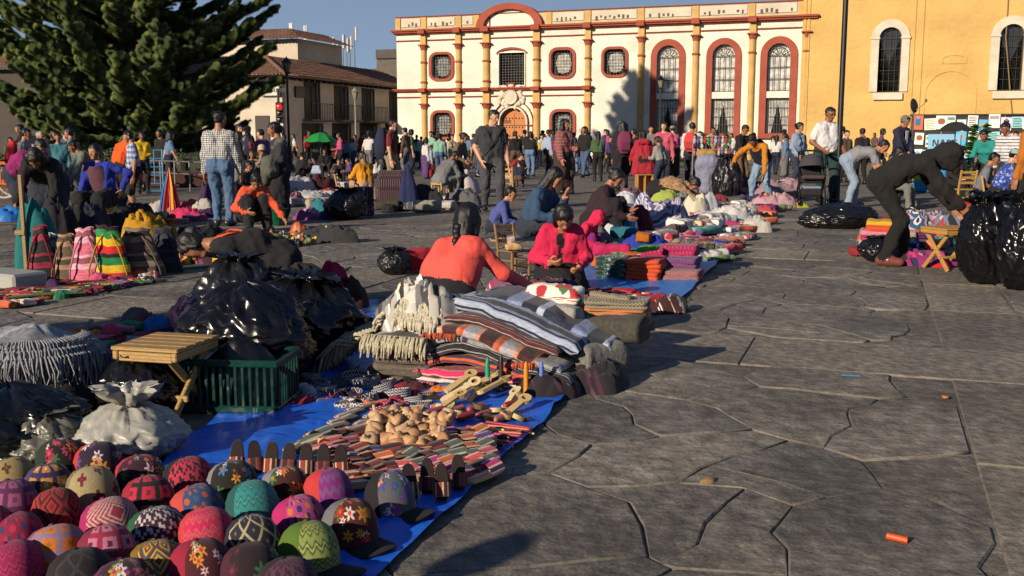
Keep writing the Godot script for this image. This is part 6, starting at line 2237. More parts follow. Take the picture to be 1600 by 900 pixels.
func emb(kind: String, a: Color, b: Color, c: Color, seed_ := 1) -> Image:
	var W := 96
	var H := 72
	var g := RandomNumberGenerator.new()
	g.seed = seed_
	var im := Image.create(W, H, false, Image.FORMAT_RGB8)
	var fl := []
	if kind == "floral":
		for k in 24: fl.append([Vector2(g.randf() * W, g.randf() * H), g.randf_range(5, 11), [a, b, c, C("e8e0d8"), C("1f7a3c"), C("e8a020")][g.randi() % 6], g.randf() * 6.0])
	for y in H:
		for x in W:
			var q := a
			match kind:
				"window":
					var u := fposmod(x * .9 + y * .25, 25.0) - 12.5
					var v := fposmod(y - x * .12, 22.0) - 11.0
					if absf(u) < 9 and absf(v) < 7.5: q = b
					if absf(u) < 3 and absf(v) < 3: q = c
				"diamond":
					var u := absf(fposmod(x, 36.0) - 18.0) + absf(fposmod(y, 36.0) - 18.0)
					q = [a, b, a, c, b, a, c][int(u / 4.0) % 7]
				"lines":
					var u := absf(x - 48.0) * .8 + absf(y - 34.0)
					q = a if int(u / 3.0) % 2 else b
					if u < 9: q = c
				"meander":
					var s := ((x / 4) % 4) + 4 * ((y / 4) % 4)
					q = b if s in [0, 1, 2, 4, 6, 8, 11, 13, 15, 7] else a
				"cross":
					q = a
					for e in [[26, 26], [62, 18], [48, 50], [80, 48], [12, 56]]:
						var u := absi(x - e[0]); var v := absi(y - e[1])
						if (u < 9 and v < 3) or (v < 9 and u < 3) or u + v < 7: q = b
						if u + v < 3: q = c
				"zig":
					var u := y + absf(fposmod(x, 12.0) - 6.0) * 1.3
					q = [a, b, c, b, a, a][int(u / 3.0) % 6]
				"net":
					var u := absf(fposmod(x + y, 30.0) - 15.0); var v := absf(fposmod(x - y + 600.0, 30.0) - 15.0)
					q = b if u > 12.6 or v > 12.6 else a
					if u < 3 and v < 3: q = c
				"spots":
					var u := Vector2(fposmod(x + (8.0 if (y / 12) % 2 else 0.0), 16.0) - 8.0, fposmod(y, 12.0) - 6.0)
					q = a if u.length() > 4.6 else (b if ((x / 16) + (y / 12)) % 2 else c)
				"floral":
					q = a.darkened(.55)
					for f in fl:
						var d: Vector2 = Vector2(x, y) - f[0]
						var rr: float = f[1] * (.72 + .28 * cos(d.angle() * 6.0 + f[3]))
						if d.length() < rr: q = f[2]
						if d.length() < f[1] * .3: q = b if f[2] != b else c
				"wave":
					var u := y + 6.0 * sin(x * TAU / 24.0)
					q = a if int(floor(u / 5.0)) % 2 else b
					if absf(fposmod(y, 36.0) - 18.0) < 3: q = b
				"plain":
					q = a
			var s := .82 + .18 * sin(x * 2.1) * sin(y * 2.1) + g.randf_range(-.08, .08)
			im.set_pixel(x, y, Color(q.r * s, q.g * s, q.b * s))
	return im

func pt(key: String, im: Image, su := 1.0, sv := 1.0) -> StandardMaterial3D:
	var m := pic("pt" + key, im)
	m.uv1_scale = Vector3(su, sv, 1)
	return m

func atlas(key: String, ims: Array, rough := 0.92) -> Array:
	var w: int = ims[0].get_width()
	var h: int = ims[0].get_height()
	var nc := int(ceil(sqrt(ims.size())))
	var big := Image.create(w * nc, h * nc, false, Image.FORMAT_RGB8)
	for k in ims.size(): big.blit_rect(ims[k], Rect2i(0, 0, w, h), Vector2i((k % nc) * w, (k / nc) * h))
	var t := ImageTexture.create_from_image(big)
	var o := []
	for k in ims.size():
		var m := StandardMaterial3D.new()
		m.albedo_texture = t
		m.roughness = rough
		m.rim_enabled = rough > .8; m.rim = .15; m.rim_tint = .8
		m.uv1_scale = Vector3(.97 / nc, .97 / nc, 1)
		m.uv1_offset = Vector3((k % nc + .015) / nc, (k / nc + .015) / nc, 0)
		o.append(m)
	return o

func cl(h: String) -> Material: return mat("cloth", C(h))
func wo(h: String) -> Material: return mat("wool", C(h))
func pa(h: String) -> Material: return mat("paint", C(h))

func cap_thing(label: String, p: Vector3, yaw: float, back: Color, front: Material, vis: Color, g: RandomNumberGenerator) -> void:
	var n := thing("cap", label, "cap", p, 0, "embroidered caps on the blue tarp")
	n.basis = Basis(Vector3.UP, deg_to_rad(yaw)) * Basis(Vector3.RIGHT, g.randf_range(-.3, -.1)) * Basis(Vector3.BACK, g.randf_range(-.12, .12)) * Basis.from_scale(Vector3(g.randf_range(.9, 1.02), g.randf_range(.9, 1.14), g.randf_range(.92, 1.06)))
	if not lib.has("cap_dome"):
		var prof := [Vector2(.088, -.004), Vector2(.091, .012), Vector2(.091, .04), Vector2(.086, .068), Vector2(.073, .095), Vector2(.05, .113), Vector2(.024, .121), Vector2(0, .122)]
		var d := MB.new()
		d.lathe(prof, 36)
		for q in d.v.size():
			var dp: Vector3 = d.v[q]
			d.v[q] = dp * (1.0 - .025 * pow(absf(cos(atan2(dp.z, dp.x) * 3.0)), 24.0) + .02 * nz(dp, 7.0))
		lib.cap_dome = d.mesh()
		var f := MB.new()
		var rows := []
		var uvs := []
		for r in 9:
			var v := r / 8.0
			var row := PackedVector3Array()
			for q in 17:
				var a := lerpf(-1.22, 1.22, q / 16.0)
				var k := clampf(v * 6.6, 0, 6.6)
				var i0 := int(k)
				var pr: Vector2 = (prof[i0] as Vector2).lerp(prof[mini(i0 + 1, 7)], k - i0)
				row.append(v3(sin(a) * (pr.x + .003), pr.y + .002 * v, cos(a) * (pr.x + .003)))
				uvs.append(Vector2(q / 16.0, 1.0 - v))
			rows.append(row)
		f.grid(rows, false, "", 1, 1, uvs)
		var out := 0.0
		for q in f.n.size(): out += f.n[q].z
		if out < 0.0:
			for q in f.n.size(): f.n[q] = -f.n[q]
		lib.cap_front = f.mesh()
		var b := MB.new()
		b.ball(v3(0, .123, 0), v3(.009, .006, .009), 8, 5)
		lib.cap_button = b.mesh()
		var v2 := MB.new()
		for side in 2:
			rows = []
			for r in 6:
				var row := PackedVector3Array()
				for q in 15:
					var a := lerpf(-1.15, 1.15, q / 14.0)
					var ext := .098 * pow(maxf(cos(a * 1.2), 0.0), .5) * r / 5.0
					row.append(v3(sin(a) * (.09 + ext * .25), .004 - .018 * pow(sin(a), 2.0) - .012 * (r / 5.0) - side * .003, cos(a) * .09 + ext))
				rows.append(row)
			v2.grid(rows, false, "up")
		lib.cap_visor = v2.mesh()
	part("crown", lib.cap_dome, mat("cloth", back.darkened(.12), .3), n)
	part("front_panel", lib.cap_front, front, n)
	part("visor", lib.cap_visor, mat("cloth", vis, .3), n)
	part("button", lib.cap_button, mat("cloth", back.darkened(.3)), n)

func build_caps() -> void:
	var g := RandomNumberGenerator.new()
	g.seed = 4
	var k := C("141214")
	var L := [
		[98, 712, "16301c", "floral", "120f12", "b01c40", "d04a70", "black cap with big red and green flowers"], [157, 722, "d0343a", "floral", "4a1460", "7a2a8a", "28705a", "purple embroidered cap with coral red back"],
		[222, 735, "c42c34", "floral", "6a1048", "c8323c", "a02a70", "magenta cap with one red rose"], [297, 742, "131114", "meander", "141214", "c8284a", "d8c030", "black cap with red and yellow stitched band"],
		[365, 752, "8a8a8c", "floral", "2a2418", "c04a20", "3a80b0", "grey backed cap with small mixed flowers"], [447, 756, "86868a", "floral", "8a1c10", "d87a10", "d84a80", "grey backed cap with orange and pink flowers"],
		[515, 766, "d63a3c", "zig", "8a1a78", "5a5a8a", "b02a80", "magenta zigzag cap with coral back"], [612, 776, "141214", "floral", "c8c8d8", "3048a0", "b8287a", "black cap with white and blue flowers"],
		[25, 750, "6a5a34", "cross", "a08c58", "5a2a1c", "7a6a40", "beige straw coloured cap with brown marks"], [82, 762, "4a3a70", "window", "2a2058", "c8862a", "e0c8a8", "purple cap with orange white squares"],
		[148, 767, "8a7a58", "cross", "a8986c", "6a1426", "8a2a3a", "beige cap with dark red crosses"], [236, 782, "a81630", "window", "141013", "c81c40", "7a1024", "black and crimson window pattern cap"],
		[312, 788, "d84a44", "spots", "2a4a78", "3a5a8a", "c8583a", "blue spotted cap with coral side"], [397, 791, "1a5a58", "zig", "2a8a86", "1a6a70", "4a9a90", "plain teal cap among the blue ones"],
		[22, 788, "6a1a58", "window", "5a1a50", "a0527e", "7a2a60", "plum cap with pale pink squares"], [92, 806, "b82424", "diamond", "b01c1c", "7a0e14", "141013", "red cap with black emblem"],
		[178, 818, "b81a6a", "lines", "d0a8a0", "9a3a50", "a02840", "pink and cream cap with nested lines"], [248, 828, "12603a", "meander", "c8c4c8", "3a1426", "141013", "green cap with white meander front"],
		[328, 836, "d83a3c", "zig", "c81c58", "e0503a", "a83a80", "hot pink and orange red cap"], [470, 806, "c82070", "spots", "c0408a", "28286a", "d87a28", "pink cap with blue and orange dots"],
		[548, 820, "77777a", "floral", "b01c12", "e05018", "c8981c", "grey backed cap with red starburst flower"], [400, 850, "1a2036", "net", "1f1a2c", "b0a884", "7a6a5a", "dark blue cap with pale crossed straps"],
		[484, 863, "5a7a1c", "zig", "8a9a4c", "4a5a2c", "a8b060", "green cap with leaf zigzag front"], [24, 836, "a81448", "spots", "a01440", "c82a58", "3a3a6a", "crimson cap with small dots"],
		[92, 862, "8a5a8a", "window", "9a7a9a", "d8781c", "b0601a", "lilac cap with bright orange squares"], [172, 869, "8a1a3a", "window", "a02040", "c87a98", "5a1428", "crimson lattice cap with pink squares"],
		[248, 886, "8a6a10", "diamond", "d8a01c", "6a1430", "2a5a6a", "yellow maroon cap with concentric diamonds"], [316, 890, "a8143a", "floral", "b01840", "d0344a", "b0a0b0", "crimson cap with small blue leaf"],
		[24, 886, "a81a58", "zig", "a01450", "c02a68", "801040", "magenta cap at the bottom left corner"], [130, 908, "18161a", "net", "1c181c", "3a3236", "141214", "black cap at the bottom edge"],
		[395, 898, "4a0e2a", "floral", "4a0e2a", "7a1a3a", "3a2a3a", "dark wine cap at the bottom edge"], [452, 912, "2a1626", "meander", "241420", "5a2a4a", "141214", "dark plum cap at the bottom edge"], [-12, 838, "8a1440", "zig", "a01a4a", "6a0e30", "c03a60", "red cap cut by the left picture edge"], [200, 925, "6a1a50", "floral", "5a1440", "a03a70", "c88a20", "violet cap cut by the bottom edge"]]
	var qn := 0
	var ims := []
	for q in L: ims.append(emb(q[3], C(q[4]), C(q[5]), C(q[6]), ims.size() + 1))
	var fms := atlas("caps", ims)
	for q in L:
		var fm: Material = fms[qn]
		qn += 1
		var p := gp(q[0], q[1] + 32)
		p.y = .024
		cap_thing(q[7], p, g.randf_range(28, 66), C(q[2]), fm, C("151416") if qn % 5 else C(q[2]).darkened(.3), g)

func tarp(label: String, c: Array, col: Color, seed_: float) -> void:
	var m := MB.new()
	var rows := []
	var o: Vector3 = c[0]
	for r in 41:
		var row := PackedVector3Array()
		for q in 41:
			var u := q / 40.0
			var v := r / 40.0
			var p: Vector3 = (c[0] as Vector3).lerp(c[1], u).lerp((c[3] as Vector3).lerp(c[2], u), v)
			var s := p + Vector3(seed_, 0, 0)
			var ed := minf(minf(u, 1 - u), minf(v, 1 - v))
			p += (R * nz(s, 1.1) + F * nz(s + Vector3(3, 3, 3), 1.1)) * .02
			p.y = .006 + .02 * maxf(rid(s, 1.1), 0.0) + .014 * maxf(rid(s + Vector3(7, 0, 0), 3.1), 0.0) + (.014 * maxf(nz(s, 2.0), 0.0) if ed < .03 else 0.0)
			row.append(p - o)
		rows.append(row)
	m.grid(rows, false, "up")
	var mt := mat("plastic", col, 1.0, "tarp")
	mt.roughness = .42
	solo("tarp", m, mt, label, "tarpaulin", o)

func plastic_bag(label: String, p: Vector3, yaw: float, rx: float, h: float, rz: float, neck: float, col: Color, seed_: float, rough := .34, tilt := 0.0) -> void:
	var n := thing("plastic_bag", label, "bag", p, deg_to_rad(yaw))
	n.basis = n.basis * Basis(Vector3.BACK, deg_to_rad(tilt))
	var m := mat("plastic", col, 1.0, "bag")
	m.roughness = rough
	part("sack", bag_mesh(rx, h, rz, neck, seed_), m, n)
	if neck > 0.0:
		var t := MB.new()
		var ring := []
		for k in 13: ring.append(v3(cos(TAU * k / 12) * rx * .2, h * (1.0 - .24 * neck), sin(TAU * k / 12) * rz * .2))
		t.tube(ring, [rx * .05], 6, false)
		part("knot", t, m, n)

func stool(label: String, p: Vector3, yaw: float, w: float, d: float, h: float, col: Color, cross := true) -> void:
	var n := thing("folding_stool" if cross else "wooden_stool", label, "stool", p, yaw)
	var wm := mat("wood", col, .7)
	var nb := 5
	for k in nb:
		var s := MB.new()
		s.box(v3(0, h - .009, (k + .5) / nb * d - d * .5), v3(w, .018, d / nb - .006), .004)
		part("slat", s, wm, n)
	for sx in [-1.0, 1.0]:
		var r := MB.new()
		r.box(v3(sx * (w * .5 - .02), h - .04, 0), v3(.028, .042, d * .98), .005)
		part("rail", r, wm, n)
	var ap := MB.new()
	ap.box(v3(0, h - .045, d * .5 - .02), v3(w * .8, .045, .02), .004)
	part("apron", ap, wm, n)
	for sx in [-1.0, 1.0]:
		for k in 2:
			var s := MB.new()
			var z: float = (1.0 if k else -1.0)
			if cross: s.beam(v3(sx * (w * .5 - .05 - .022 * k), h - .03, d * .44 * z), v3(sx * (w * .5 - .05 - .022 * k), .0, -d * .5 * z), .02, .04, .004)
			else: s.beam(v3(sx * (w * .5 - .03), h - .02, d * .42 * z), v3(sx * (w * .5 - .015), 0, d * .46 * z), .034, .034, .005)
			part("leg", s, wm, n)
	var st := MB.new()
	st.beam(v3(-w * .45, h * .3, d * .22), v3(w * .45, h * .3, d * .22), .02, .028, .004)
	part("stretcher", st, wm, n)

func chair(label: String, p: Vector3, yaw: float, col: Color, sc := 1.0) -> void:
	var n := thing("wooden_chair", label, "chair", p, deg_to_rad(yaw))
	n.scale = Vector3.ONE * sc
	var wm := mat("wood", col, .7)
	var s := MB.new()
	s.box(v3(0, .31, 0), v3(.3, .022, .28), .006)
	part("seat", s, wm, n)
	for sx in [-1.0, 1.0]:
		var a := MB.new()
		a.beam(v3(sx * .13, 0, .125), v3(sx * .13, .3, .125), .03, .03, .005)
		part("leg", a, wm, n)
		var b := MB.new()
		b.beam(v3(sx * .135, 0, -.13), v3(sx * .135, .32, -.13), .03, .03, .005)
		b.beam(v3(sx * .135, .315, -.13), v3(sx * .135, .62, -.19), .03, .03, .005)
		part("leg", b, wm, n)
		for y in [.1, .2]:
			var c := MB.new()
			c.beam(v3(sx * .132, y, -.12), v3(sx * .132, y, .12), .016, .02, .003)
			part("stretcher", c, wm, n)
	for y in [.42, .5, .585]:
		var c := MB.new()
		c.box(v3(0, y, -.155 - (y - .42) * .16), v3(.25, .04, .014), .003)
		part("back_slat", c, wm, n)
	var f := MB.new()
	f.beam(v3(-.13, .15, .125), v3(.13, .15, .125), .018, .02, .003)
	part("stretcher", f, wm, n)

func folded(label: String, p: Vector3, yaw: float, w: float, h: float, d: float, m: Material, layers := 3, group := "folded cloths on the tarps") -> void:
	var n := thing("folded_cloth", label, "cloth", p, yaw, group)
	var g := RandomNumberGenerator.new()
	g.seed = int(p.x * 991 + p.z * 577 + p.y * 7001)
	for k in layers:
		var s := loaf(w * g.randf_range(.94, 1.0), h / layers * 1.18, d * g.randf_range(.94, 1.0), .42, .011, g.randf() * 50, 14, 20)
		part("fold", s, m, n, Transform3D(Basis(Vector3.UP, g.randf_range(-.05, .05)), v3(g.randf_range(-.01, .01), k * h / layers, g.randf_range(-.01, .01))))

func heap(label: String, p: Vector3, yaw: float, rx: float, h: float, rz: float, m: Material, amp := .025, called := "cloth_heap", cat := "cloth") -> void:
	solo(called, heap_mesh(rx, h, rz, amp, p.x * 3.1 + p.z), m, label, cat, p, yaw)

func rolled(label: String, p: Vector3, yaw: float, ln: float, w: float, h: float, m: Material, group := "rolled shawls") -> void:
	solo("rolled_shawl", loaf(ln, h, w, .62, .02, p.x * 5 + p.z * 3, 18, 20), m, label, "shawl", p, yaw, group)

func strew(c: Array, nc: int, nr: int, cols: Array, where: String, size: float, y := .01) -> void:
	var g := RandomNumberGenerator.new()
	g.seed = int(c[0][0]) * 7 + int(c[0][1])
	for r in nr:
		for k in nc:
			var u := (k + .5 * (r % 2) + g.randf_range(-.2, .4)) / nc
			var v := (r + g.randf_range(0, .6)) / nr
			var a := Vector2(c[0][0], c[0][1]).lerp(Vector2(c[1][0], c[1][1]), u)
			var b := Vector2(c[3][0], c[3][1]).lerp(Vector2(c[2][0], c[2][1]), u)
			var p := a.lerp(b, v)
			var q: Array = cols[g.randi() % cols.size()]
			var at_ := gp(p.x, p.y) + v3(0, y, 0)
			var w := "%s in the %s row %s" % [ORD[k], ORD[r], where]
			var s := size * g.randf_range(.75, 1.25)
			var m: Material = cl(q[0])
			if g.randf() < .4:
				var e := g.randi() % 13
				m = lib.shawls[e]
				q = lib.shawl_names[e]
			match g.randi() % 3:
				0: heap("%s crumpled cloth, %s" % [q[1], w], at_, g.randf() * 6, s * .6, s * .42, s * .45, m, s * .16)
				1: rolled("%s rolled cloth, %s" % [q[1], w], at_, g.randf_range(-1, 1), s * 1.4, s * .6, s * .36, m, "cloths strewn about the stalls")
				2: folded("%s folded cloth, %s" % [q[1], w], at_, -TH + g.randf_range(-.5, .5), s * 1.1, s * .3, s * .8, m, 2)

func build_goods() -> void:
	var g := RandomNumberGenerator.new()
	g.seed = 12
	var a0 := -TH          # yaw of things that lie square to the paving
	var blue := C("1a5cc8")
	tarp("bright blue tarpaulin under the caps, sandals and blankets", [gp(40, 960), gp(574, 925), gp(1012, 500), gp(500, 480)], blue, 1.0)
	tarp("paler blue tarpaulin in front of the pink cardigan woman", [gp(800, 488), gp(1040, 492), gp(1215, 322), gp(985, 322)], C("2f74b8"), 9.0)
	tarp("small pale blue plastic sheet left of the blanket pile", [gp(500, 520), gp(600, 512), gp(590, 470), gp(515, 472)], C("5f7ea8"), 5.0)
	build_caps()
	build_small_wares(g)
	build_blankets(g)
	build_piles(g)
	build_left_corner(g)
	build_left_row(g)
	build_right(g)
	var reds := [["7a1630", "wine"], ["b02038", "red"], ["c8642a", "orange"], ["3a1450", "violet"], ["c8a43a", "yellow"], ["18161a", "black"], ["2a7a5a", "green"], ["c04a78", "pink"]]
	var blues := [["28388a", "blue"], ["b01c5a", "magenta"], ["5a1c5a", "purple"], ["c85a1c", "orange"], ["1c6a78", "teal"], ["b8b4b4", "white"], ["8a1a2c", "crimson"]]
	var pales := [["b8b2b0", "white"], ["7a2430", "dark red"], ["4a464a", "grey"], ["1c1a20", "black"], ["8a5a68", "mauve"], ["3a2a5a", "violet"], ["a89a88", "beige"]]
	strew([[790, 492], [1000, 488], [1050, 462], [860, 458]], 9, 3, reds, "below the pink cardigan woman", .17, .03)
	strew([[935, 424], [1112, 410], [1140, 388], [960, 385]], 8, 3, blues, "behind the front piles", .22, .06)
	strew([[50, 606], [250, 600], [300, 520], [80, 528]], 10, 4, reds, "left of the stool", .11)
	strew([[0, 486], [250, 440], [255, 424], [0, 460]], 13, 3, reds, "before the knitted bags", .12)
	strew([[455, 322], [560, 322], [560, 285], [455, 285]], 8, 3, pales, "left of the yellow jacket girl", .36)
	strew([[590, 332], [730, 328], [745, 294], [600, 294]], 9, 3, pales, "left of the tall grey man", .32)
	strew([[130, 362], [335, 346], [335, 322], [150, 326]], 11, 3, reds, "behind the mustard cloth", .24)
	strew([[1350, 402], [1500, 385], [1500, 338], [1360, 338]], 8, 3, blues, "round the hooded man", .26)
	strew([[1120, 326], [1240, 322], [1250, 286], [1060, 288]], 9, 4, pales, "at the shawl stall's end", .36)
	strew([[425, 634], [690, 648], [680, 600], [440, 590]], 12, 3, [["3a2038", "plum"], ["16141a", "black"], ["8a1c34", "crimson"], ["9a96a0", "grey"], ["4a3a58", "violet"]], "among the coiled bands", .075)
	strew([[1000, 424], [1215, 332], [1200, 322], [980, 380]], 12, 3, blues, "along the shawl tarp", .22, .04)
	solo("leaf", heap_mesh(.04, .018, .025, .004, 3.0, 6, 16), cl("8a6a44"), "dry brown curled leaf on the flagstones", "leaf", gp(1106, 752), .4)
	var cg := MB.new()
	cg.tube([v3(-.035, .012, 0), v3(.03, .012, .004)], [.012], 8)
	solo("orange_stub", cg, pa("d8521c"), "small orange plastic tube lying on the stones", "litter", gp(1403, 846), -.5)
	var wr := MB.new()
	wr.box(v3(0, .005, 0), v3(.1, .006, .02), .002)
	solo("wrapper", wr, pa("3a8aa8"), "pale blue sweet wrapper on the paving", "litter", gp(1330, 588), -.25)
	var lid := MB.new()
	lid.x = Transform3D(Basis(), Vector3.ZERO)
	lid.lathe([Vector2(.018, 0), Vector2(.018, .01), Vector2(0, .011)], 12)
	solo("bottle_cap", lid, pa("b06a2a"), "small orange brown cap in the joint of the paving", "litter", gp(1477, 621))
	for q in [[-8.3, .1, 4.7, 1.05], [-17.5, -7.5, 7.0, 2.1]]:
		var t := thing("plaza_tree", ["round crowned laurel tree at the left, outside the picture", "second laurel tree farther left, outside the picture"][int(q[0] < -14)], "tree", v3(q[0], 0, q[1]))
		var s := MB.new()
		s.tube([Vector3.ZERO, v3(.05, 1.2, 0), v3(0, q[2] * .6, 0.05)], [.2, .15, .1], 10)
		part("trunk", s, mat("stone", lin(.09, .07, .05), .5), t)
		leaf_cloud("crown", t, v3(0, q[2] * .62, 0), v3(q[3], q[3] * .8, q[3]), 4200, .17, lin(.05, .085, .03), 90 + int(q[3] * 10))

func build_small_wares(g: RandomNumberGenerator) -> void:
	var out := PackedVector2Array()
	for k in 24:
		var a := TAU * k / 24
		out.append(Vector2(signf(cos(a)) * pow(absf(cos(a)), .7) * (.034 + .005 * sin(a)), signf(sin(a)) * pow(absf(sin(a)), .75) * .088))
	var sl := MB.new()
	sl.x = Transform3D(Basis(Vector3.RIGHT, -PI / 2), Vector3.ZERO)
	sl.prism(out, 0, .018)
	var ins := MB.new()
	ins.x = Transform3D(Basis(Vector3.RIGHT, -PI / 2), v3(0, .018, 0))
	var small := PackedVector2Array()
	for p in out: small.append(p * Vector2(.9, .95))
	ins.prism(small, -.001, .003)
	var rows := []
	var uvs := []
	for r in 2:
		for e in 6:
			var row := PackedVector3Array()
			for q in 13:
				var a := PI * q / 12.0
				var rr := .04 - r * .003
				row.append(v3(cos(a) * rr, .012 + sin(a) * (rr * .75), -.065 + e * .013))
				uvs.append(Vector2(q / 12.0, e / 5.0))
			rows.append(row)
	var sb := MB.new()
	sb.grid(rows.slice(0, 6), false, "vol", 1, 1, uvs.slice(0, 78))
	sb.grid(rows.slice(6, 12), false, "vol", 1, 1, uvs.slice(78))
	var sole := sl.mesh(); var insole := ins.mesh(); var strap := sb.mesh()
	var tan := mat("wood", C("dcb884"), .3)
	var dark := mat("plastic", C("151214"), 1.0, "sole")
	dark.roughness = .5
	var weave := []
	var wn := ["magenta striped", "red brown striped", "black and red", "purple striped", "orange striped", "grey green striped", "coral pink"]
	var wc := [["b01c70", "e0b0a0", "2a1a4a"], ["7a2a20", "c89a78", "2a1a18"], ["1a1416", "a01c24", "4a3a34"], ["4a2a6a", "b0a0b8", "8a1c50"], ["c85a1c", "e0c0a0", "5a1c18"], ["4a5a4c", "b8b0a0", "2a2a28"], ["d84a48", "f0c8b8", "7a1a30"]]
	for k in 7: weave.append(pt("strap%d" % k, stripes_img([[C(wc[k][0]), 3], [C(wc[k][1]), 1], [C(wc[k][2]), 2], [C(wc[k][1]), 1]], 2, 16, true)))
	var lists := []   # column, row, standing
	for k in 7: lists.append([372 + k * 27, 744 + k * 1.5, 1, "row of upright sandals", k])
	for k in 4: lists.append([[640, 668, 690, 716][k], [786, 776, 786, 770][k], 1, "upright group beside the starburst cap", k])
	for r in 6:
		for k in 10: lists.append([496 + r * 14 + k * (27 - r * 1.2), 700 + r * 14 - k * (.4 + r * .25), 0, ["farthest", "second", "third", "fourth", "fifth", "nearest"][r] + " sandal row", k])
	for q in lists:
		var wi := g.randi() % 7
		if q[2] == 1: wi = 2 if g.randf() < .6 else 1
		var n := thing("sandal", "%s sandal, %s in the %s" % [wn[wi], ORD[q[4]], q[3]], "sandal", gp(q[0], q[1]) + v3(0, .03, 0), 0, "woven sandals on the blue tarp")
		if q[2] == 1:
			n.basis = Basis(Vector3.UP, g.randf_range(-.1, .5)) * Basis(Vector3.RIGHT, 1.15) * Basis(Vector3.UP, PI) * .78
			n.position.y = .075
		else:
			n.basis = Basis(Vector3.UP, -.75 + g.randf_range(-.35, .35)) * Basis(Vector3.RIGHT, g.randf_range(-.2, .1)) * 1.15
		part("sole", sole, dark if q[2] == 1 else tan, n)
		part("insole", insole, weave[wi] if q[2] == 0 else cl("241416"), n)
		part("strap", strap, weave[wi] if q[2] == 0 else weave[q[4] % 2 + 1], n)
	for k in 14:
		var c := k % 2
		var i := k / 2
		folded("grey brown woven purse, %s in the %s diagonal row by the bare tarp" % [ORD[i], ["left", "right"][c]], gp(474 + i * 15 + c * 42, 706 - i * 10 + c * 2) + v3(0, .012, 0), .9, .16, .022, .07, pt("purse%d" % (k % 3), stripes_img([[C(["4a4038", "5a4a40", "3a3634"][k % 3]), 5], [C("a8988a"), 1], [C(["2a2422", "6a2a24", "3a3a44"][k % 3]), 3], [C("b0a090"), 1]], 2)), 1, "woven purses on the blue tarp")
	var tp := MB.new()
	tp.lathe([Vector2(0, -.022), Vector2(.004, -.02), Vector2(.012, -.008), Vector2(.02, .002), Vector2(.021, .01), Vector2(.014, .016), Vector2(.005, .018), Vector2(.0045, .032), Vector2(0, .033)], 12)
	var tm := tp.mesh()
	var top0: MeshInstance3D = null
	var wood := [mat("wood", C("d8a878"), .15), mat("wood", C("c89060"), .15), mat("wood", C("e0b88c"), .15)]
	for k in 70:
		var o: MeshInstance3D
		if top0 == null:
			top0 = part("spinning_top", tm, wood[0])
			tag(top0, "small turned pale wooden top in the heap among the sandals", "spinning top", "little wooden tops heaped on the tarp")
			o = top0
		else:
			o = top0.duplicate()
			o.name = numbered("spinning_top")
			add_child(o, true)
		o.material_override = wood[k % 3]
		var u := g.randf(); var v := g.randf()
		o.position = gp(575 + u * 118 + v * 8, 716 - v * 46 + u * 6 + g.randf_range(-3, 3)) + v3(0, .06 + .025 * g.randf(), 0)
		o.basis = Basis.from_euler(v3(g.randf() * 6, g.randf() * 6, g.randf() * 6)) * g.randf_range(1.2, 1.9)
	var sc := ["b02a30", "c85a40", "8a1c44", "d8a078", "3a3a34", "b8382c", "d0b080", "5a6a5a", "a02a5a", "c8784a"]
	var sn := ["red", "orange red", "wine", "pale wood", "black", "scarlet", "natural wood", "grey green", "magenta", "light brown"]
	for k in 44:
		var row := k / 11
		var ln := g.randf_range(.2, .25)
		var s := MB.new()
		s.tube([v3(-ln * .5, 0, 0), v3(ln * .46, 0, 0), v3(ln * .5, 0, 0)], [.0075, .0075, .002], 6, true, 1.0, 1, 1)
		var c := k % 10
		var p := gp(716 + (k % 11) * 5.5 + g.randf_range(-14, 14) + row * 6, 716 - (k % 11) * 3.6 - row * 1.2) + v3(0, .016 + .012 * (row % 3), 0)
		solo("painted_stick", s, pa(sc[c]) if k % 3 else pt("stick%d" % (c % 4), stripes_img([[C(sc[c]), 2], [C("e0c8a0"), 1], [C("2a1a18"), 1]], 4, 8)), "%s stick in the %s layer of the stick bundle, %s from its near end" % [sn[c], ["bottom", "second", "third", "top"][row], ORD[k % 11]], "stick", p, -TH + g.randf_range(-.12, .2), "painted sticks bundled at the tarp edge")
	for k in 9:
		var s := MB.new()
		for e in 5: s.ball(v3(g.randf_range(-.02, .02), .018 + g.randf() * .02, g.randf_range(-.02, .02)), v3(.012, .014, .012), 7, 5)
		var gi := k % 3
		solo("yarn_toy", s, mat("wool", C(["1c9a3c", "c03a50", "c8a838"][gi])), "tiny %s yarn toy, %s of its colour behind the wooden tops" % [["green", "red", "yellow"][gi], ORD[k / 3]], "toy", gp(583 + k * 8.5, 660 - (k % 3) * 5), g.randf() * 6, "tiny yarn toys")
	var ri := MB.new()
	var c1 := PackedVector2Array(); var c2 := PackedVector2Array()
	for k in 20:
		var a := TAU * k / 20
		c1.append(Vector2(cos(a), sin(a)) * .017)
		c2.append(Vector2(cos(a) * .034, sin(a) * .036))
	ri.x = Transform3D(Basis(Vector3.RIGHT, -PI / 2), Vector3.ZERO)
	ri.band(c1, c2, -.011, .011)
	ri.x = ri.x * Transform3D(Basis(Vector3.RIGHT, PI), Vector3.ZERO)
	ri.band(c1, c2, -.011, .011)
	var rim := ri.mesh()
	var ha := MB.new()
	ha.x = Transform3D(Basis(Vector3.RIGHT, -PI / 2), Vector3.ZERO)
	ha.prism(PackedVector2Array([Vector2(-.016, -.033), Vector2(-.021, -.19), Vector2(-.013, -.205), Vector2(.013, -.205), Vector2(.021, -.19), Vector2(.016, -.033)]), -.009, .009)
	var ham := ha.mesh()
	var hw := [mat("wood", C("f6dca4"), .3), mat("wood", C("ecc888"), .3)]
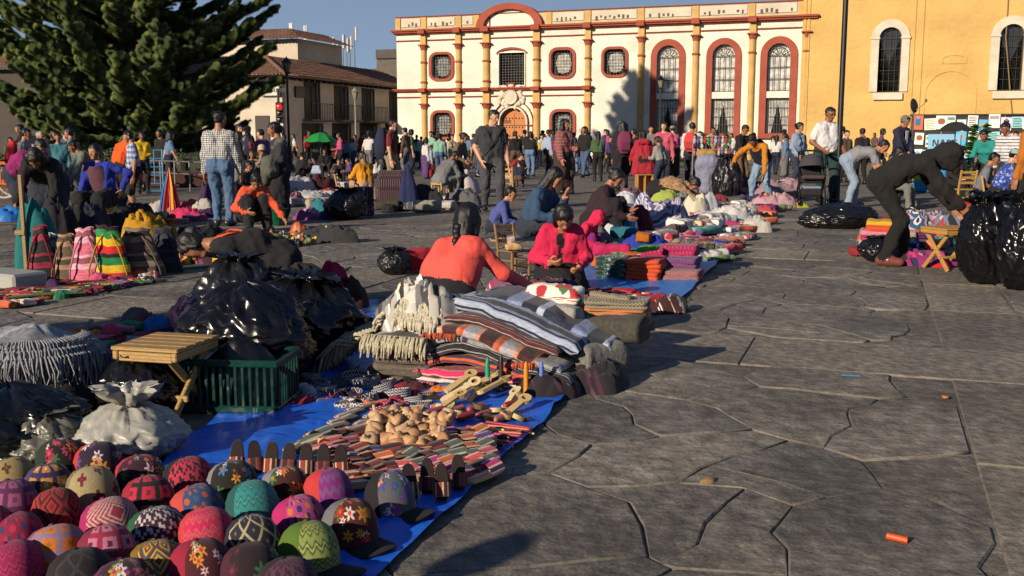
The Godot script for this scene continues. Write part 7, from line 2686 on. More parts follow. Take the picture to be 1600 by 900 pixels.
	var P := [[700, 632, 0, -.6], [720, 626, 1, -.7], [742, 618, 2, -.9], [757, 610, 1, -.6], [776, 640, 0, 2.4], [746, 634, 0, 2.5], [715, 644, 0, 2.3], [792, 648, 0, 2.45], [765, 652, 0, 2.6], [820, 634, 1, -.8], [806, 622, 1, -.6], [790, 612, 2, -.8], [812, 652, 0, 2.5], [736, 604, 2, -.7], [772, 604, 2, -1.0]]
	for k in P.size():
		var q: Array = P[k]
		var n := thing("ring_handle_tool", "pale wooden ring handled tool, %s %s the heap by the candles" % [ORD[k / 2], ["on the front of", "at the back of"][k % 2]], "wooden tool", gp(q[0], q[1] + 12) + v3(0, .035 + q[2] * .035, 0), 0, "ring handled wooden tools in a heap")
		n.basis = Basis(Vector3.UP, q[3] + g.randf_range(-.2, .2)) * Basis(Vector3.RIGHT, .28 + g.randf_range(-.1, .15)) * Basis(Vector3.BACK, g.randf_range(-.4, .4)) * .95
		part("ring", rim, hw[k % 2], n)
		part("handle", ham, hw[k % 2], n)
	for k in 7:
		var s := MB.new()
		s.tube([v3(-.06, 0, 0), v3(-.05, 0, 0), v3(.05, 0, 0), v3(.06, 0, 0)], [.008, .017, .017, .008], 10)
		var q: Array = [[680, 652], [712, 650], [727, 660], [758, 656], [785, 662], [800, 640], [744, 646]][k]
		solo("wooden_whistle", s, mat("paint", C(["b8585a", "c87a68", "a83c34"][k % 3])), "pinkish red wooden whistle, %s from left among the ring handled tools" % ORD[[0, 1, 2, 4, 5, 6, 3][k]], "whistle", gp(q[0], q[1]) + v3(0, .03, 0), .9, "painted whistles")
	for k in 4:
		var q: Array = [[762, 618, .2, "0c9a70", "green"], [783, 618, .22, "2a2620", "black"], [822, 625, .2, "e08a0c", "orange"], [846, 624, .2, "5a7ac8", "light blue"]][k]
		var n := thing("painted_candle", "tall %s candle like stick standing by the blanket pile" % q[4], "candle", gp(q[0], q[1]), 0, "upright painted sticks")
		var s := MB.new()
		s.lathe([Vector2(.014, 0), Vector2(.014, q[2] * .1), Vector2(.012, q[2] * .8), Vector2(.008, q[2] * .93), Vector2(0, q[2])], 12)
		part("stick", s, pa(q[3]), n)
		var b := MB.new()
		b.lathe([Vector2(.03, 0), Vector2(.032, .018), Vector2(.02, .034), Vector2(.013, .036)], 12)
		part("base", b, mat("paint", C(q[3]).darkened(.3)), n)
	var bandm := [pt("band0", emb("wave", C("141318"), C("c8c4c8"), C("141318")), 3, 1), pt("band1", emb("diamond", C("1a1a20"), C("d0ccd0"), C("5a2a48")), 3, 1), pt("band2", emb("wave", C("4a1c58"), C("b89a40"), C("e0d8d0")), 3, 1), pt("band3", emb("spots", C("8a2048"), C("d8a0b0"), C("c04a68")), 3, 1), pt("band4", emb("spots", C("d0d0cc"), C("3a4a44"), C("2a2a30")), 3, 1), pt("band5", emb("wave", C("2a2a38"), C("8aa0b8"), C("c0b0c0")), 3, 1)]
	var bn := ["black and white wave", "dark diamond", "purple and ochre", "crimson dotted", "white beaded", "grey blue"]
	var B := [[575, 598, .085, .045, 0, 0], [556, 592, .075, .045, 0, 1], [600, 604, .07, .04, 0, 2], [620, 616, .075, .04, 0, 3], [505, 602, .08, .04, 5, 0], [488, 592, .07, .035, 5, 1], [548, 618, .065, .035, 1, 0], [575, 624, .06, .035, 1, 1], [540, 632, .055, .03, 4, 0], [562, 636, .05, .03, 4, 1], [596, 636, .055, .03, 3, 0], [622, 632, .05, .03, 3, 1], [648, 624, .05, .03, 0, 4], [660, 634, .06, .03, 0, 5], [528, 612, .06, .03, 5, 2], [442, 594, .06, .04, 2, 0], [446, 612, .09, .035, 2, 1], [430, 618, .07, .03, 1, 2], [512, 622, .06, .03, 3, 2], [640, 644, .06, .028, 3, 3], [668, 618, .05, .03, 2, 2]]
	for k in B.size():
		var q: Array = B[k]
		var s := MB.new()
		s.lathe([Vector2(q[2] - .004, 0), Vector2(q[2], .002), Vector2(q[2] + .002, q[3] * .5), Vector2(q[2], q[3]), Vector2(q[2] - .004, q[3]), Vector2(q[2] - .004, 0)], 28)
		var o := solo("woven_band", s, bandm[q[4]], "%s woven band coiled on the tarp, %s of its pattern" % [bn[q[4]], ORD[q[5]]], "woven band", gp(q[0], q[1] + 8) + v3(0, .012, 0), 0, "woven bands coiled before the blankets")
		o.basis = Basis.from_euler(v3(g.randf_range(-.25, .25), g.randf() * 6, g.randf_range(-.25, .25))) * Basis.from_scale(v3(1, 1, g.randf_range(.65, .95)))
	for k in 9:
		var q: Array = [[455, 604, "6a3a50"], [420, 616, "2a1a2c"], [478, 612, "b8b0b8"], [475, 628, "8a1c30"], [530, 600, "3a3a48"], [600, 590, "c8343a"], [632, 600, "16141a"], [650, 606, "4a1420"], [690, 610, "c8741c"]][k]
		heap(["mauve", "dark plum", "white and grey", "dark red", "slate", "bright red", "black", "wine", "orange"][k] + " crumpled belt cloth among the coiled bands", gp(q[0], q[1] + 6) + v3(0, .005, 0), g.randf() * 6, .085, .035, .06, mat("cloth", C(q[2]), .4), .02)

func build_blankets(g: RandomNumberGenerator) -> void:
	var O := gp(655, 604)
	var X := R
	var Zb := F
	var fr := Transform3D(Basis(X * .84, Vector3.UP, -F), O)
	var yaw := -TH
	var st := func(key: String, seq: Array, rep: int, along: bool, su: float, sv: float) -> Material:
		return pt(key, stripes_img(seq, rep, 48, along), su, sv)
	var gw := C("bdb8b4")
	var L := [
		["white and grey blanket at the very bottom of the striped pile", [[.0, .03], [.3, .03], [.64, .03]], .26, .5, .05, st.call("b1", [[gw, 4], [C("4a4a4e"), 2], [gw, 3], [C("2a2a2c"), 1]], 2, true, 1, 1)],
		["pink and magenta striped blanket low in the pile", [[-.02, .075], [.3, .08], [.66, .07]], .25, .5, .05, st.call("b2", [[C("c8205a"), 4], [C("b8706a"), 2], [C("8a3038"), 3], [C("c89a8c"), 1]], 2, true, 1, 1)],
		["orange and purple striped blanket with a dark gap beneath it", [[.0, .12], [.2, .155], [.42, .13], [.7, .09]], .27, .48, .045, st.call("b3", [[C("b8501c"), 2], [C("4a2a5a"), 2], [C("141216"), 3], [C("d88a5a"), 1], [C("5a3048"), 2]], 2, true, 1, 1)],
		["black blanket with fine white stripes sloping to the right", [[.02, .17], [.25, .215], [.55, .16], [.95, .07]], .28, .52, .055, st.call("b4", [[C("131214"), 5], [C("b8b4b8"), 1], [C("131214"), 2], [C("8a868c"), 1]], 3, true, 1, 1)],
		["light grey woollen blanket with black edge in the middle of the pile", [[.03, .225], [.22, .26], [.5, .21], [.88, .12]], .3, .5, .045, st.call("b5", [[C("9a9696"), 6], [C("2a282c"), 1], [C("8a8688"), 4]], 2, false, 1, 1)],
		["orange red fringed blanket with brown and grey blocks", [[.0, .28], [.2, .305], [.45, .25], [.74, .16]], .27, .46, .05, st.call("b6", [[C("b8421c"), 1], [C("a09aa0"), 4], [C("d08a6a"), 1], [C("3a1814"), 4], [C("c06a48"), 1]], 3, false, 1, 1)],
		["maroon blanket with thin pale stripes near the top of the pile", [[.05, .335], [.25, .35], [.5, .3], [.84, .2]], .34, .46, .045, st.call("b7", [[C("4a161c"), 4], [C("b86a50"), 1], [C("3a1216"), 3], [C("98948c"), 1]], 3, true, 1, 1)],
		["pale blue grey blanket with navy bands rolled on top of the pile", [[.14, .405], [.3, .4], [.55, .33], [.92, .2]], .36, .3, .075, st.call("b8", [[C("98a2b8"), 5], [C("1c2236"), 2], [C("8a94ac"), 2], [C("161a2a"), 1]], 2, true, 1, 1)],
		["dark navy striped blanket spread behind the pale blue roll", [[.2, .41], [.45, .395], [.75, .31], [1.08, .18]], .62, .42, .06, st.call("b9", [[C("1a2036"), 4], [C("7a86a8"), 2], [C("141828"), 2], [C("a0aac0"), 1]], 2, false, 1, 1)]]
	for q in L:
		var path := []
		for e in q[1]: path.append(fr * v3(e[0], e[1], -q[2]))
		var o: Vector3 = path[0]
		for e in path.size(): path[e] -= o
		var n := thing("striped_blanket", q[0], "blanket", o, 0, "striped wool blankets in one pile")
		part("cloth", cloth_run(path, Zb, q[3], q[4], .014, o.y * 40), q[5], n)
		var ed := MB.new()
		var f0: Vector3 = path[0]
		ed.tube([f0 - Zb * q[3] * .5, f0 - Zb * q[3] * .2 - X * .012, f0 + Zb * q[3] * .2 - X * .008, f0 + Zb * q[3] * .5], [q[4] * .5], 8)
		part("folded_edge", ed, q[5], n)
		if q[0].begins_with("orange red"):
			var fm := MB.new()
			fringe(fm, f0 - Zb * q[3] * .5 + X * .02, f0 - Zb * q[3] * .5 + X * .2, -Zb, .035, 26, .005, g)
			fringe(fm, path[-1] - Zb * q[3] * .5 - X * .16, path[-1] - Zb * q[3] * .5, -Zb, .035, 24, .005, g)
			part("fringe", fm, wo("d8603c"), n).set_meta("kind", "stuff")
	var br := [["4a4038", "6a6058"], ["5a5046", "3a322c"], ["40362e", "7a7064"]]
	for k in 3:
		folded(["lowest", "middle", "upper"][k] + " grey brown blanket of the left stack", fr * v3(-.17 + .02 * k, .005 + k * .062, -.2), yaw + .1 * k, .34, .075, .42, pt("brown%d" % k, stripes_img([[C(br[k][0]), 6], [C(br[k][1]), 2], [C(br[k][0]).darkened(.2), 3], [C("8a8074"), 1]], 2)), 2, "grey brown blankets left of the striped pile")
	var n2 := thing("fringed_rug", "dark grey wool rug with long cream fringe over the left stack", "rug", fr * v3(-.16, .2, -.2), yaw)
	part("cloth", loaf(.4, .07, .42, .5, .02, 3.3, 14, 22, .03), pt("rugdark", stripes_img([[C("3a3836"), 3], [C("98948c"), 2], [C("2a2826"), 3]], 2)), n2)
	var fm2 := MB.new()
	for k in 4: fringe(fm2, v3(-.17, .06 - k * .012, .2 + .004 * k), v3(.19, .06 - k * .012, .2), v3(0, 0, 1), .085, 34, .0065, g)
	for k in 4: fringe(fm2, v3(-.2 - .02 * k, .05, -.2), v3(-.2 - .02 * k, .05 - k * .02, .2), v3(-1, 0, 0), .12 + .06 * k, 30, .0065, g)
	part("fringe", fm2, wo("e0d4b4"), n2).set_meta("kind", "stuff")
	var n3 := thing("shaggy_rug", "crumpled cream, black and white shaggy rug on top of the left stack", "rug", fr * v3(-.1, .27, -.28), yaw)
	part("cloth", heap_mesh(.3, .22, .24, .06, 8.2, 16, 44, 3.0), pt("shag", spots_img(C("b4b0a8"), [C("e0dcd2"), C("3a383a"), C("d4c8b0"), C("6a686a"), C("9a968e"), C("2a282a")], 70, 5, 13, 9)), n3)
	var fm3 := MB.new()
	for k in 7: fringe(fm3, v3(-.1, .16 - k * .014, .1 + k * .016), v3(.16, .14 - k * .014, .12 + k * .014), v3(.2, -.2, 1), .06, 20, .0085, g)
	for k in 3: fringe(fm3, v3(-.22, .1 - k * .02, -.1), v3(-.2, .06 - k * .02, .16), v3(-1, -.2, .4), .05, 14, .008, g)
	part("fringe", fm3, wo("efe4c8"), n3).set_meta("kind", "stuff")
	rolled("light grey smooth rolled blanket right of the shaggy rug", fr * v3(.1, .3, -.42), yaw + .5, .34, .16, .13, wo("8a8a90"))
	heap("dark plum crumpled shawl at the right end of the pile", fr * v3(.98, .0, -.35), 0, .2, .14, .26, pt("plum", spots_img(C("1c121a"), [C("3a1c2e"), C("141018"), C("54303f")], 110, 1, 4, 3)), .04)
	heap("dark wine spotted cloth on the tarp edge below the plum shawl", fr * v3(.84, .0, -.02), .3, .17, .11, .12, pt("plum", null), .03)
	rolled("grey green knitted blanket rolled behind the navy blanket", fr * v3(1.0, .17, -.72), yaw - .15, .42, .2, .14, wo("57544a"))
	rolled("light grey felt roll bent at the right end of the pile", fr * v3(1.03, .04, -.42), yaw + 1.0, .3, .14, .17, wo("8e8a84"))
	rolled("white cushion roll with red flowers behind the blankets", fr * v3(.62, .36, -.72), yaw - .1, .32, .12, .1, pt("roses", spots_img(C("c8c0b8"), [C("a02a2c"), C("b83a38"), C("4a5a3c")], 16, 5, 10, 2)))
	rolled("pale grey silky roll under the flowered cushion", fr * v3(.64, .28, -.66), yaw - .25, .34, .12, .1, cl("98948c"))
	heap("black cloth stuffed behind the brown blankets", fr * v3(.02, .0, -.55), 0, .3, .34, .2, cl("121114"), .04)
	heap("dark cloth filling under the navy blanket", fr * v3(.6, 0, -.55), 0, .44, .26, .24, cl("1c1a20"), .04)

func build_piles(g: RandomNumberGenerator) -> void:
	var a0 := -TH
	var knit := pt("knityellow", emb("zig", C("d8a82c"), C("c8586a"), C("c87a2a"), 3), 3, 2)
	var knit2 := pt("knitmulti", emb("spots", C("c86a1c"), C("d8c04a"), C("8a3a6a"), 5), 4, 2)
	var brownk := pt("knitbrown", emb("meander", C("2a2420"), C("a89a7c"), C("6a2a2a"), 5), 3, 2)
	var pinkk := pt("knitpink", emb("spots", C("b01c58"), C("d04a7a"), C("8a1444"), 6), 3, 2)
	var bluek := pt("knitblue", emb("diamond", C("26307a"), C("4a3a9a"), C("c85a2a"), 6), 2, 2)
	var orak := pt("knitorange", emb("zig", C("d8481c"), C("c83a14"), C("e0702c"), 7), 3, 3)
	var redk := pt("knitred", emb("floral", C("8a1c24"), C("c8c0b8"), C("1c5a4a"), 8), 2, 2)
	var tealk := pt("knitteal", emb("floral", C("1c6a70"), C("c8c8cc"), C("5a2a6a"), 9), 2, 2)
	var whitek := pt("knitwhite", emb("meander", C("b8b0a8"), C("8a1c2c"), C("3a3a6a"), 9), 3, 2)
	for k in 4:
		folded(["lowest orange yellow", "second yellow pink", "third yellow zigzag", "topmost dark beige"][k] + " knitted cloth of the pile at the tarp edge", gp(966, 512) + v3(.0, .005 + k * .045, -.05), a0 + .05 * k, .44, .055, .36, [knit2, knit, knit, brownk][k], 2)
	heap("wine and orange beaded cloths right of the yellow pile", gp(1045, 488) + v3(0, .01, 0), .2, .16, .1, .12, redk, .035)
	rolled("olive brown twisted shawl lying on the yellow pile", gp(955, 470, .17), a0 - .35, .34, .09, .05, brownk)
	heap("dark red and blue cloths before the pink cardigan woman", gp(845, 476) + v3(0, .0, 0), 0, .42, .17, .2, pt("plumred", spots_img(C("3a1020"), [C("6a1c30"), C("2a1a5a"), C("8a3a20"), C("1a1216")], 60, 3, 8, 13)), .05)
	heap("heap of mixed bead strings in red, lilac and yellow", gp(802, 462) + v3(0, 0, 0), 0, .24, .15, .16, pt("beads", spots_img(C("6a3a58"), [C("c8582c"), C("d8a83a"), C("b8a8c8"), C("8a1c3a"), C("2a4a6a")], 160, 2, 4, 14)), .05)
	for k in 8:
		var s := MB.new()
		var ring := []
		for e in 13: ring.append(v3(cos(TAU * e / 12) * .04, .012 + .01 * sin(e * 2.0), sin(TAU * e / 12) * .03))
		s.tube(ring, [.009], 6, false)
		solo("knotted_toy", s, mat("wool", C(["c8b01c", "2a8a3c", "b0a890", "c02a6a", "d8601c", "3aa050", "8a8a4c", "c83a2c"][k])), ["yellow", "dark green", "pale beige", "magenta", "orange", "bright green", "olive", "red"][k] + " knotted yarn ring below the pink cardigan woman", "yarn ring", gp(862 + k * 12, 460 + (k % 3) * 6, .14), g.randf() * 6, "yarn rings")
	var F1 := [[960, 436, .3, tealk, "teal and white patterned", 4, .05], [1012, 440, .32, orak, "bright orange", 5, .04], [1072, 441, .33, whitek, "white and red edged", 2, .05], [1070, 437, .32, bluek, "blue violet", 2, .05], [1068, 432, .33, pinkk, "crimson and pink", 2, .05]]
	var hts := {}
	var nth := 0
	for q in F1:
		var key := int(q[0]) / 30
		var y0: float = hts.get(key, 0.005)
		for k in q[5]:
			folded("%s folded cloth, %s from the bottom of its front row pile" % [q[4], ORD[k]], gp(q[0], q[1]) + v3(g.randf_range(-.01, .01), y0, -.12), a0 + g.randf_range(-.06, .06), q[2], q[6], .3, q[3], 1)
			y0 += q[6] * .92
		hts[key] = y0
		nth += 1
	folded("hot pink spotted cloth on top behind the orange pile", gp(1034, 428) + v3(0, .14, -.2), a0 + .1, .34, .09, .3, pinkk, 1)
	folded("blue and orange floral cloth on top of the white edged pile", gp(1092, 425) + v3(0, .22, -.12), a0 + .1, .36, .06, .3, pt("floralblue", emb("floral", C("2a3a7a"), C("d8701c"), C("c83a2a"), 15), 2, 1), 2)
	rolled("magenta silky cloth left of the pink spotted cloth", gp(955, 412) + v3(0, .08, 0), a0 + .3, .4, .2, .14, cl("c01c58"))
	rolled("purple wine cloth beneath the magenta silky cloth", gp(985, 424) + v3(0, .02, -.05), a0, .5, .25, .14, cl("4a1240"))
	heap("royal blue jacket heaped before the plum jacket woman", gp(1010, 405) + v3(0, .03, 0), 0, .36, .24, .22, cl("2438a0"), .06)
	rolled("lime green sleeve across the royal blue jacket", gp(1012, 392, .26), a0 + 1.2, .28, .09, .05, cl("4aa01c"))
	rolled("orange knitted hat above the royal blue jacket", gp(1006, 378, .2), a0, .16, .14, .1, wo("d87a0c"))
	heap("slate grey cloth with teal lining beside the pink sleeve", gp(930, 402) + v3(0, .0, 0), .2, .26, .3, .26, cl("5a6068"), .05)
	heap("white cloth with teal edge right of the slate grey cloth", gp(958, 396) + v3(0, .02, 0), 0, .17, .27, .15, cl("c0c4c8"), .05)
	rolled("teal rolled cloth behind the white cloth", gp(975, 372, .2), a0 - .5, .32, .14, .12, cl("1c6478"))
	heap("turquoise blue bag of red cloth before the plum jacket woman", gp(968, 372) + v3(0, 0, 0), 0, .26, .42, .22, pt("turqbag", spots_img(C("1478a8"), [C("a82430"), C("0e5a88"), C("c8c0c0")], 24, 5, 12, 16)), .05)
	heap("dark crimson cloth heap right of the turquoise bag", gp(1000, 368) + v3(0, 0, 0), 0, .2, .34, .2, cl("5a1018"), .05)
	heap("pile of violet grey cloths wrapped in clear plastic", gp(1030, 362) + v3(0, 0, 0), 0, .48, .5, .3, pt("wrapped", stripes_img([[C("8a86a8"), 2], [C("c8c4cc"), 1], [C("4a466a"), 2], [C("a09cb0"), 1]], 4), 2, 2), .09)
	heap("white plastic bundle on the left of the wrapped violet pile", gp(975, 352) + v3(0, .34, -.1), 0, .2, .14, .16, mat("plastic", C("b8bcc0")), .04)
	heap("lime edged white cloth behind the wrapped pile", gp(1045, 345) + v3(0, .3, -.3), 0, .24, .16, .16, cl("9aa84a"), .04)
	var pal := [["b8b4b0", "off white"], ["6a2a6a", "violet"], ["8a3040", "wine red"], ["1c6a6c", "teal"], ["c06a4a", "salmon"], ["8a8480", "mid grey"], ["c8a88c", "beige"], ["a82038", "crimson"], ["3a3a48", "charcoal"], ["c8582c", "orange"], ["5a7a3c", "moss green"], ["a890a8", "lilac grey"], ["d0ccc4", "cream"]]
	var pm := []
	for k in pal.size():
		var c := C(pal[k][0])
		var im := stripes_img([[c, 5], [c.lightened(.35), 1], [c.darkened(.35), 3], [C(pal[(k * 5 + 3) % 13][0]), 1], [c, 2]], 2, 96, k % 2 == 0)
		im.resize(96, 96)
		pm.append(im)
	pm = atlas("shawls", pm)
	lib.shawls = pm
	lib.shawl_names = pal
	var names := {}
	for r in 8:
		for c in 11:
			var v := r / 7.0
			var u := (c + .5 * (r % 2)) / 11.0
			var pl := gp(lerpf(1005, 1105, v), lerpf(412, 340, v))
			var pr := gp(lerpf(1128, 1222, v), lerpf(408, 328, v))
			var p := pl.lerp(pr, u)
			if r < 2 and u < .35: continue
			var ci: int
			if u > .72: ci = [9, 4, 10, 7, 6, 2, 12][(c * 3 + r) % 7]
			elif v > .55: ci = [0, 12, 0, 5, 6, 12, 11][(c * 2 + r * 3) % 7]
			else: ci = [1, 2, 5, 3, 11, 7, 4, 8][(c * 3 + r * 5) % 8]
			var h := g.randf_range(.07, .13) * (1.35 if u < .5 else 1.0)
			names[ci] = names.get(ci, -1) + 1
			rolled("%s rolled shawl, %s from left in the %s row of shawls" % [pal[ci][1], ORD[c], ["nearest", "second", "third", "fourth", "fifth", "sixth", "seventh", "farthest"][r]], p + v3(0, .012 + (.1 if u < .5 else 0.0) * g.randf(), 0), a0 + 1.0 + g.randf_range(-.5, .5), g.randf_range(.34, .52), g.randf_range(.17, .28), h * .85, pm[ci])
	for q in [[1085, 348, .3, .42, "cfc6ae", "cream crumpled wool heap at the middle of the shawl stall"], [1140, 352, .42, .36, "c4c2c0", "big white crumpled cloth heap on the shawl stall"], [1165, 345, .3, .3, "a8a298", "pale beige cloth heap right of the big white heap"], [1180, 362, .24, .2, "b8b4ac", "small off white heap near the shawl tarp edge"], [1062, 340, .26, .36, "7a7a70", "khaki grey cloth heap beside the wrapped violet pile"], [1105, 340, .3, .4, "b4b8bc", "pale grey cloth heap behind the cream wool"], [1195, 338, .26, .16, "b04050", "pinkish red cloth heap at the far tarp edge"]]:
		heap(q[5], gp(q[0], q[1]), g.randf() * 6, q[2], q[3], q[2] * .8, cl(q[4]), .06)
	for q in [[1210, 320, .5, .22, "b89098", "pale pink blanket heap beside the stooping girl"], [1222, 306, .7, .4, "a08088", "dusty pink and grey blanket heap near the pushchair"], [1215, 318, .6, .1, "a8a83c", "yellow green cloth below the pink blankets"], [1160, 300, .5, .4, "5a1c2c", "dark wine cloth heap behind the stooping girl"], [1140, 312, .4, .3, "2a1c38", "dark violet cloth heap left of the stooping girl"], [1070, 300, .5, .25, "c8b4b0", "pale rug heap behind the spotted top woman"], [985, 312, .4, .3, "7a5a64", "mauve cloth heap behind the small wooden box"]]:
		heap(q[5], gp(q[0], q[1] + 3), g.randf() * 6, q[2], q[3], q[2] * .6, cl(q[4]), .07)
	plastic_bag("upright black bag behind the stooping girl", gp(1135, 318), 0, .26, .95, .24, .3, C("111014"), 3.0, .4)
	var bx := thing("wooden_box", "small upright open wooden box behind the shawl stall", "box", gp(1006, 308), .2)
	for q in [[v3(-.17, .25, 0), v3(.025, .5, .2)], [v3(.17, .25, 0), v3(.025, .5, .2)], [v3(0, .49, 0), v3(.315, .02, .2)], [v3(0, .02, 0), v3(.315, .02, .2)], [v3(0, .25, -.09), v3(.315, .45, .015)], [v3(0, .25, 0.02), v3(.02, .45, .16)]]:
		var s := MB.new()
		s.box(q[0], q[1], .004)
		part("panel", s, mat("wood", C("c8924c"), .6), bx)
	var ch := gp(803, 432)
	chair("small worn wooden chair left of the pink cardigan woman", ch, 40, C("9a7444"), .8)
	var cup := thing("drink_cup", "clear plastic cup of orange fruit on the small chair", "cup", ch + v3(-.03, .262, .05))
	var s1 := MB.new()
	s1.lathe([Vector2(.028, 0), Vector2(.04, .12), Vector2(.038, .12), Vector2(.027, .004), Vector2(0, .004)], 16)
	part("cup", s1, glassy(), cup)
	var s2 := MB.new()
	s2.lathe([Vector2(0, .006), Vector2(.026, .006), Vector2(.034, .075), Vector2(0, .08)], 14)
	part("drink", s2, pa("d8661c"), cup)
	rolled("pale bread roll in paper on the small chair", ch + v3(.0, .262, .12), .3, .15, .07, .065, cl("c8a474"), "")
	chair("pale wooden chair behind the squatting boy", gp(792, 312), 170, C("c89a54"), 1.1)

func glassy() -> StandardMaterial3D:
	var m := StandardMaterial3D.new()
	m.transparency = BaseMaterial3D.TRANSPARENCY_ALPHA
	m.albedo_color = Color(.9, .9, .9, .15)
	m.roughness = .1
	return m

func build_left_corner(g: RandomNumberGenerator) -> void:
	var c := [gp(185, 543, .36), gp(290, 549, .36), gp(325, 522, .36), gp(238, 516, .36)]
	var mid: Vector3 = (c[0] + c[1] + c[2] + c[3]) * .25
	var ex: Vector3 = (c[1] - c[0]).normalized()
	var w: float = c[0].distance_to(c[1])
	stool("low slatted wooden stool standing at the edge of the blue tarp", v3(mid.x, 0, mid.z), atan2(-ex.z, ex.x), w, c[1].distance_to(c[2]) * .92, .36, C("c09a5c"))
	var cr := thing("plastic_crate", "dark green ventilated plastic crate behind the stool", "crate", gp(368, 634), -.1)
	var gm := mat("plastic", C("06302a"), 1.0, "crate")
	var rim := MB.new()
	for z in [-.17, .17]:
		for y in [.03, .25]: rim.box(v3(0, y, z), v3(.56, .035, .022), .006)
	for x in [-.27, .27]:
		for y in [.03, .25]: rim.box(v3(x, y, 0), v3(.022, .034, .32), .006)
	part("rim", rim, gm, cr)
	for k in 15:
		for z in [-.17, .17]:
			var s := MB.new()
			s.box(v3(-.25 + k * .0357, .14, z), v3(.016, .2, .014), .003)
			part("rib", s, gm, cr)
	for k in 8:
		for x in [-.27, .27]:
			var s := MB.new()
			s.box(v3(x, .14, -.14 + k * .04), v3(.014, .2, .016), .003)
			part("rib", s, gm, cr)
	var fl := MB.new()
	fl.box(v3(0, .012, 0), v3(.54, .02, .34), .004)
	part("bottom", fl, gm, cr)
	heap("black plastic filling the green crate", gp(368, 634) + v3(.02, .03, -.02), 0, .25, .3, .15, mat("plastic", C("0d0c0e")), .03)
	plastic_bag("black bag stuffed in the green crate", gp(385, 615) + v3(-.02, .05, -.1), 0, .33, .5, .25, 0, C("0d0c0e"), 2.0, .25)
	plastic_bag("big shiny black bag with grey sheen left of the stooping woman", gp(375, 560) + v3(0, .12, .0), 20, .24, .5, .22, .25, C("17171a"), 7.0, .3)
	plastic_bag("big black bag slumped right of the stooping woman", gp(470, 568), -10, .3, .52, .26, .15, C("0c0b0d"), 11.0, .2, -6)
	plastic_bag("small black bag under the big bags at the crate", gp(420, 590) + v3(0, .0, 0), 50, .26, .22, .2, 0, C("100f11"), 13.0, .25)
	heap("black coat lying over the black bags", gp(445, 560) + v3(0, .36, -.1), -.2, .3, .18, .2, cl("151416"), .05)
	rolled("dark red cloth roll below the big black bag", gp(466, 580) + v3(0, 0, .05), .1, .22, .1, .06, cl("7a141c"))
	heap("pink crumpled cloth beside the grey sheen bag", gp(303, 508) + v3(0, .0, 0), 0, .17, .2, .14, pt("pinkcr", stripes_img([[C("b86a78"), 4], [C("d8a0a8"), 1], [C("8a3a48"), 1]], 3), 2, 2), .05)
	heap("white and grey rag below the pink cloth", gp(318, 520), .5, .16, .1, .12, cl("8a867c"), .04)
	heap("black garment spread behind the stool", gp(330, 545), .2, .32, .16, .16, cl("111015"), .05)
	plastic_bag("black bag tied under the stool", gp(222, 652), 0, .17, .32, .16, .5, C("101012"), 17.0, .25)
	plastic_bag("translucent white bag tied with a knot behind the caps", gp(205, 718), 15, .19, .3, .18, 1.0, C("8c8b84"), 21.0, .45)
	plastic_bag("grey translucent bag of beige goods behind the caps", gp(75, 722), 0, .15, .22, .15, .2, C("55544c"), 23.0, .35)
	plastic_bag("large black bag at the left picture edge behind the caps", gp(22, 712), 0, .3, .3, .22, 0, C("0b0b0d"), 27.0, .25)
	heap("black fur like base under the grey shawls", gp(45, 655), 0, .36, .34, .26, wo("0e0d0f"), .06)
	var sh := thing("fringed_shawls", "pile of grey shawls with long hanging fringe at the left edge", "shawl", gp(42, 648) + v3(0, .3, 0), .1)
	part("cloth", heap_mesh(.34, .14, .26, .015, 4.4, 12, 40, 2.0), pt("greysh", stripes_img([[C("85878f"), 6], [C("a5a7ae"), 1], [C("707178"), 4]], 2), 1, 1), sh)
	var fm := MB.new()
	for k in 3:
		for e in 90:
			var a := lerpf(-.35, PI + .35, (e + g.randf()) / 90.0)
			var p := v3(cos(a) * (.325 - .03 * k), .03 + .03 * k, sin(a) * (.25 - .02 * k))
			var d := v3(cos(a), 0, sin(a))
			var l := g.randf_range(.14, .22)
			fm.tube([p, p + d * .04 + v3(0, -.01, 0), p + d * .055 + v3(g.randf_range(-.02, .02), -l * .5, 0), p + d * .05 + v3(g.randf_range(-.03, .03), -l, g.randf_range(-.02, .02))], [.004, .005, .004, .002], 4)
	part("fringe", fm, wo("a8aab0"), sh).set_meta("kind", "stuff")
	var cols := ["b01c40", "6a1030", "1a1518", "c8582c", "2a8a5c", "4a2a7a", "c8305a", "8a8a9a", "d0a03a", "7a1c24", "301a50", "b8708a"]
	var cn := ["crimson", "wine", "black", "orange", "green", "violet", "pink", "grey", "yellow", "dark red", "deep purple", "dusty rose"]
	for k in 36:
		var row := k / 12
		var px := 70 + (k % 12) * 17 + row * 6 + g.randf_range(-6, 6)
		var py := 545 - (k % 12) * 3.6 + row * 22 + g.randf_range(-5, 5)
		var ci := (k * 5 + row * 3) % 12
		if k % 3 == 0: heap("%s small crumpled cloth, %s in the %s row behind the stool" % [cn[ci], ORD[k % 12], ["far", "middle", "near"][row]], gp(px, py), g.randf() * 6, .11, .06, .08, mat("cloth", C(cols[ci]), .4), .025)
		else: rolled("%s small rolled cloth, %s in the %s row behind the stool" % [cn[ci], ORD[k % 12], ["far", "middle", "near"][row]], gp(px, py) + v3(0, .005, 0), g.randf_range(-.6, .3), g.randf_range(.14, .24), .08, .05, mat("cloth", C(cols[ci]), .4), "small cloths in the shade behind the stool")
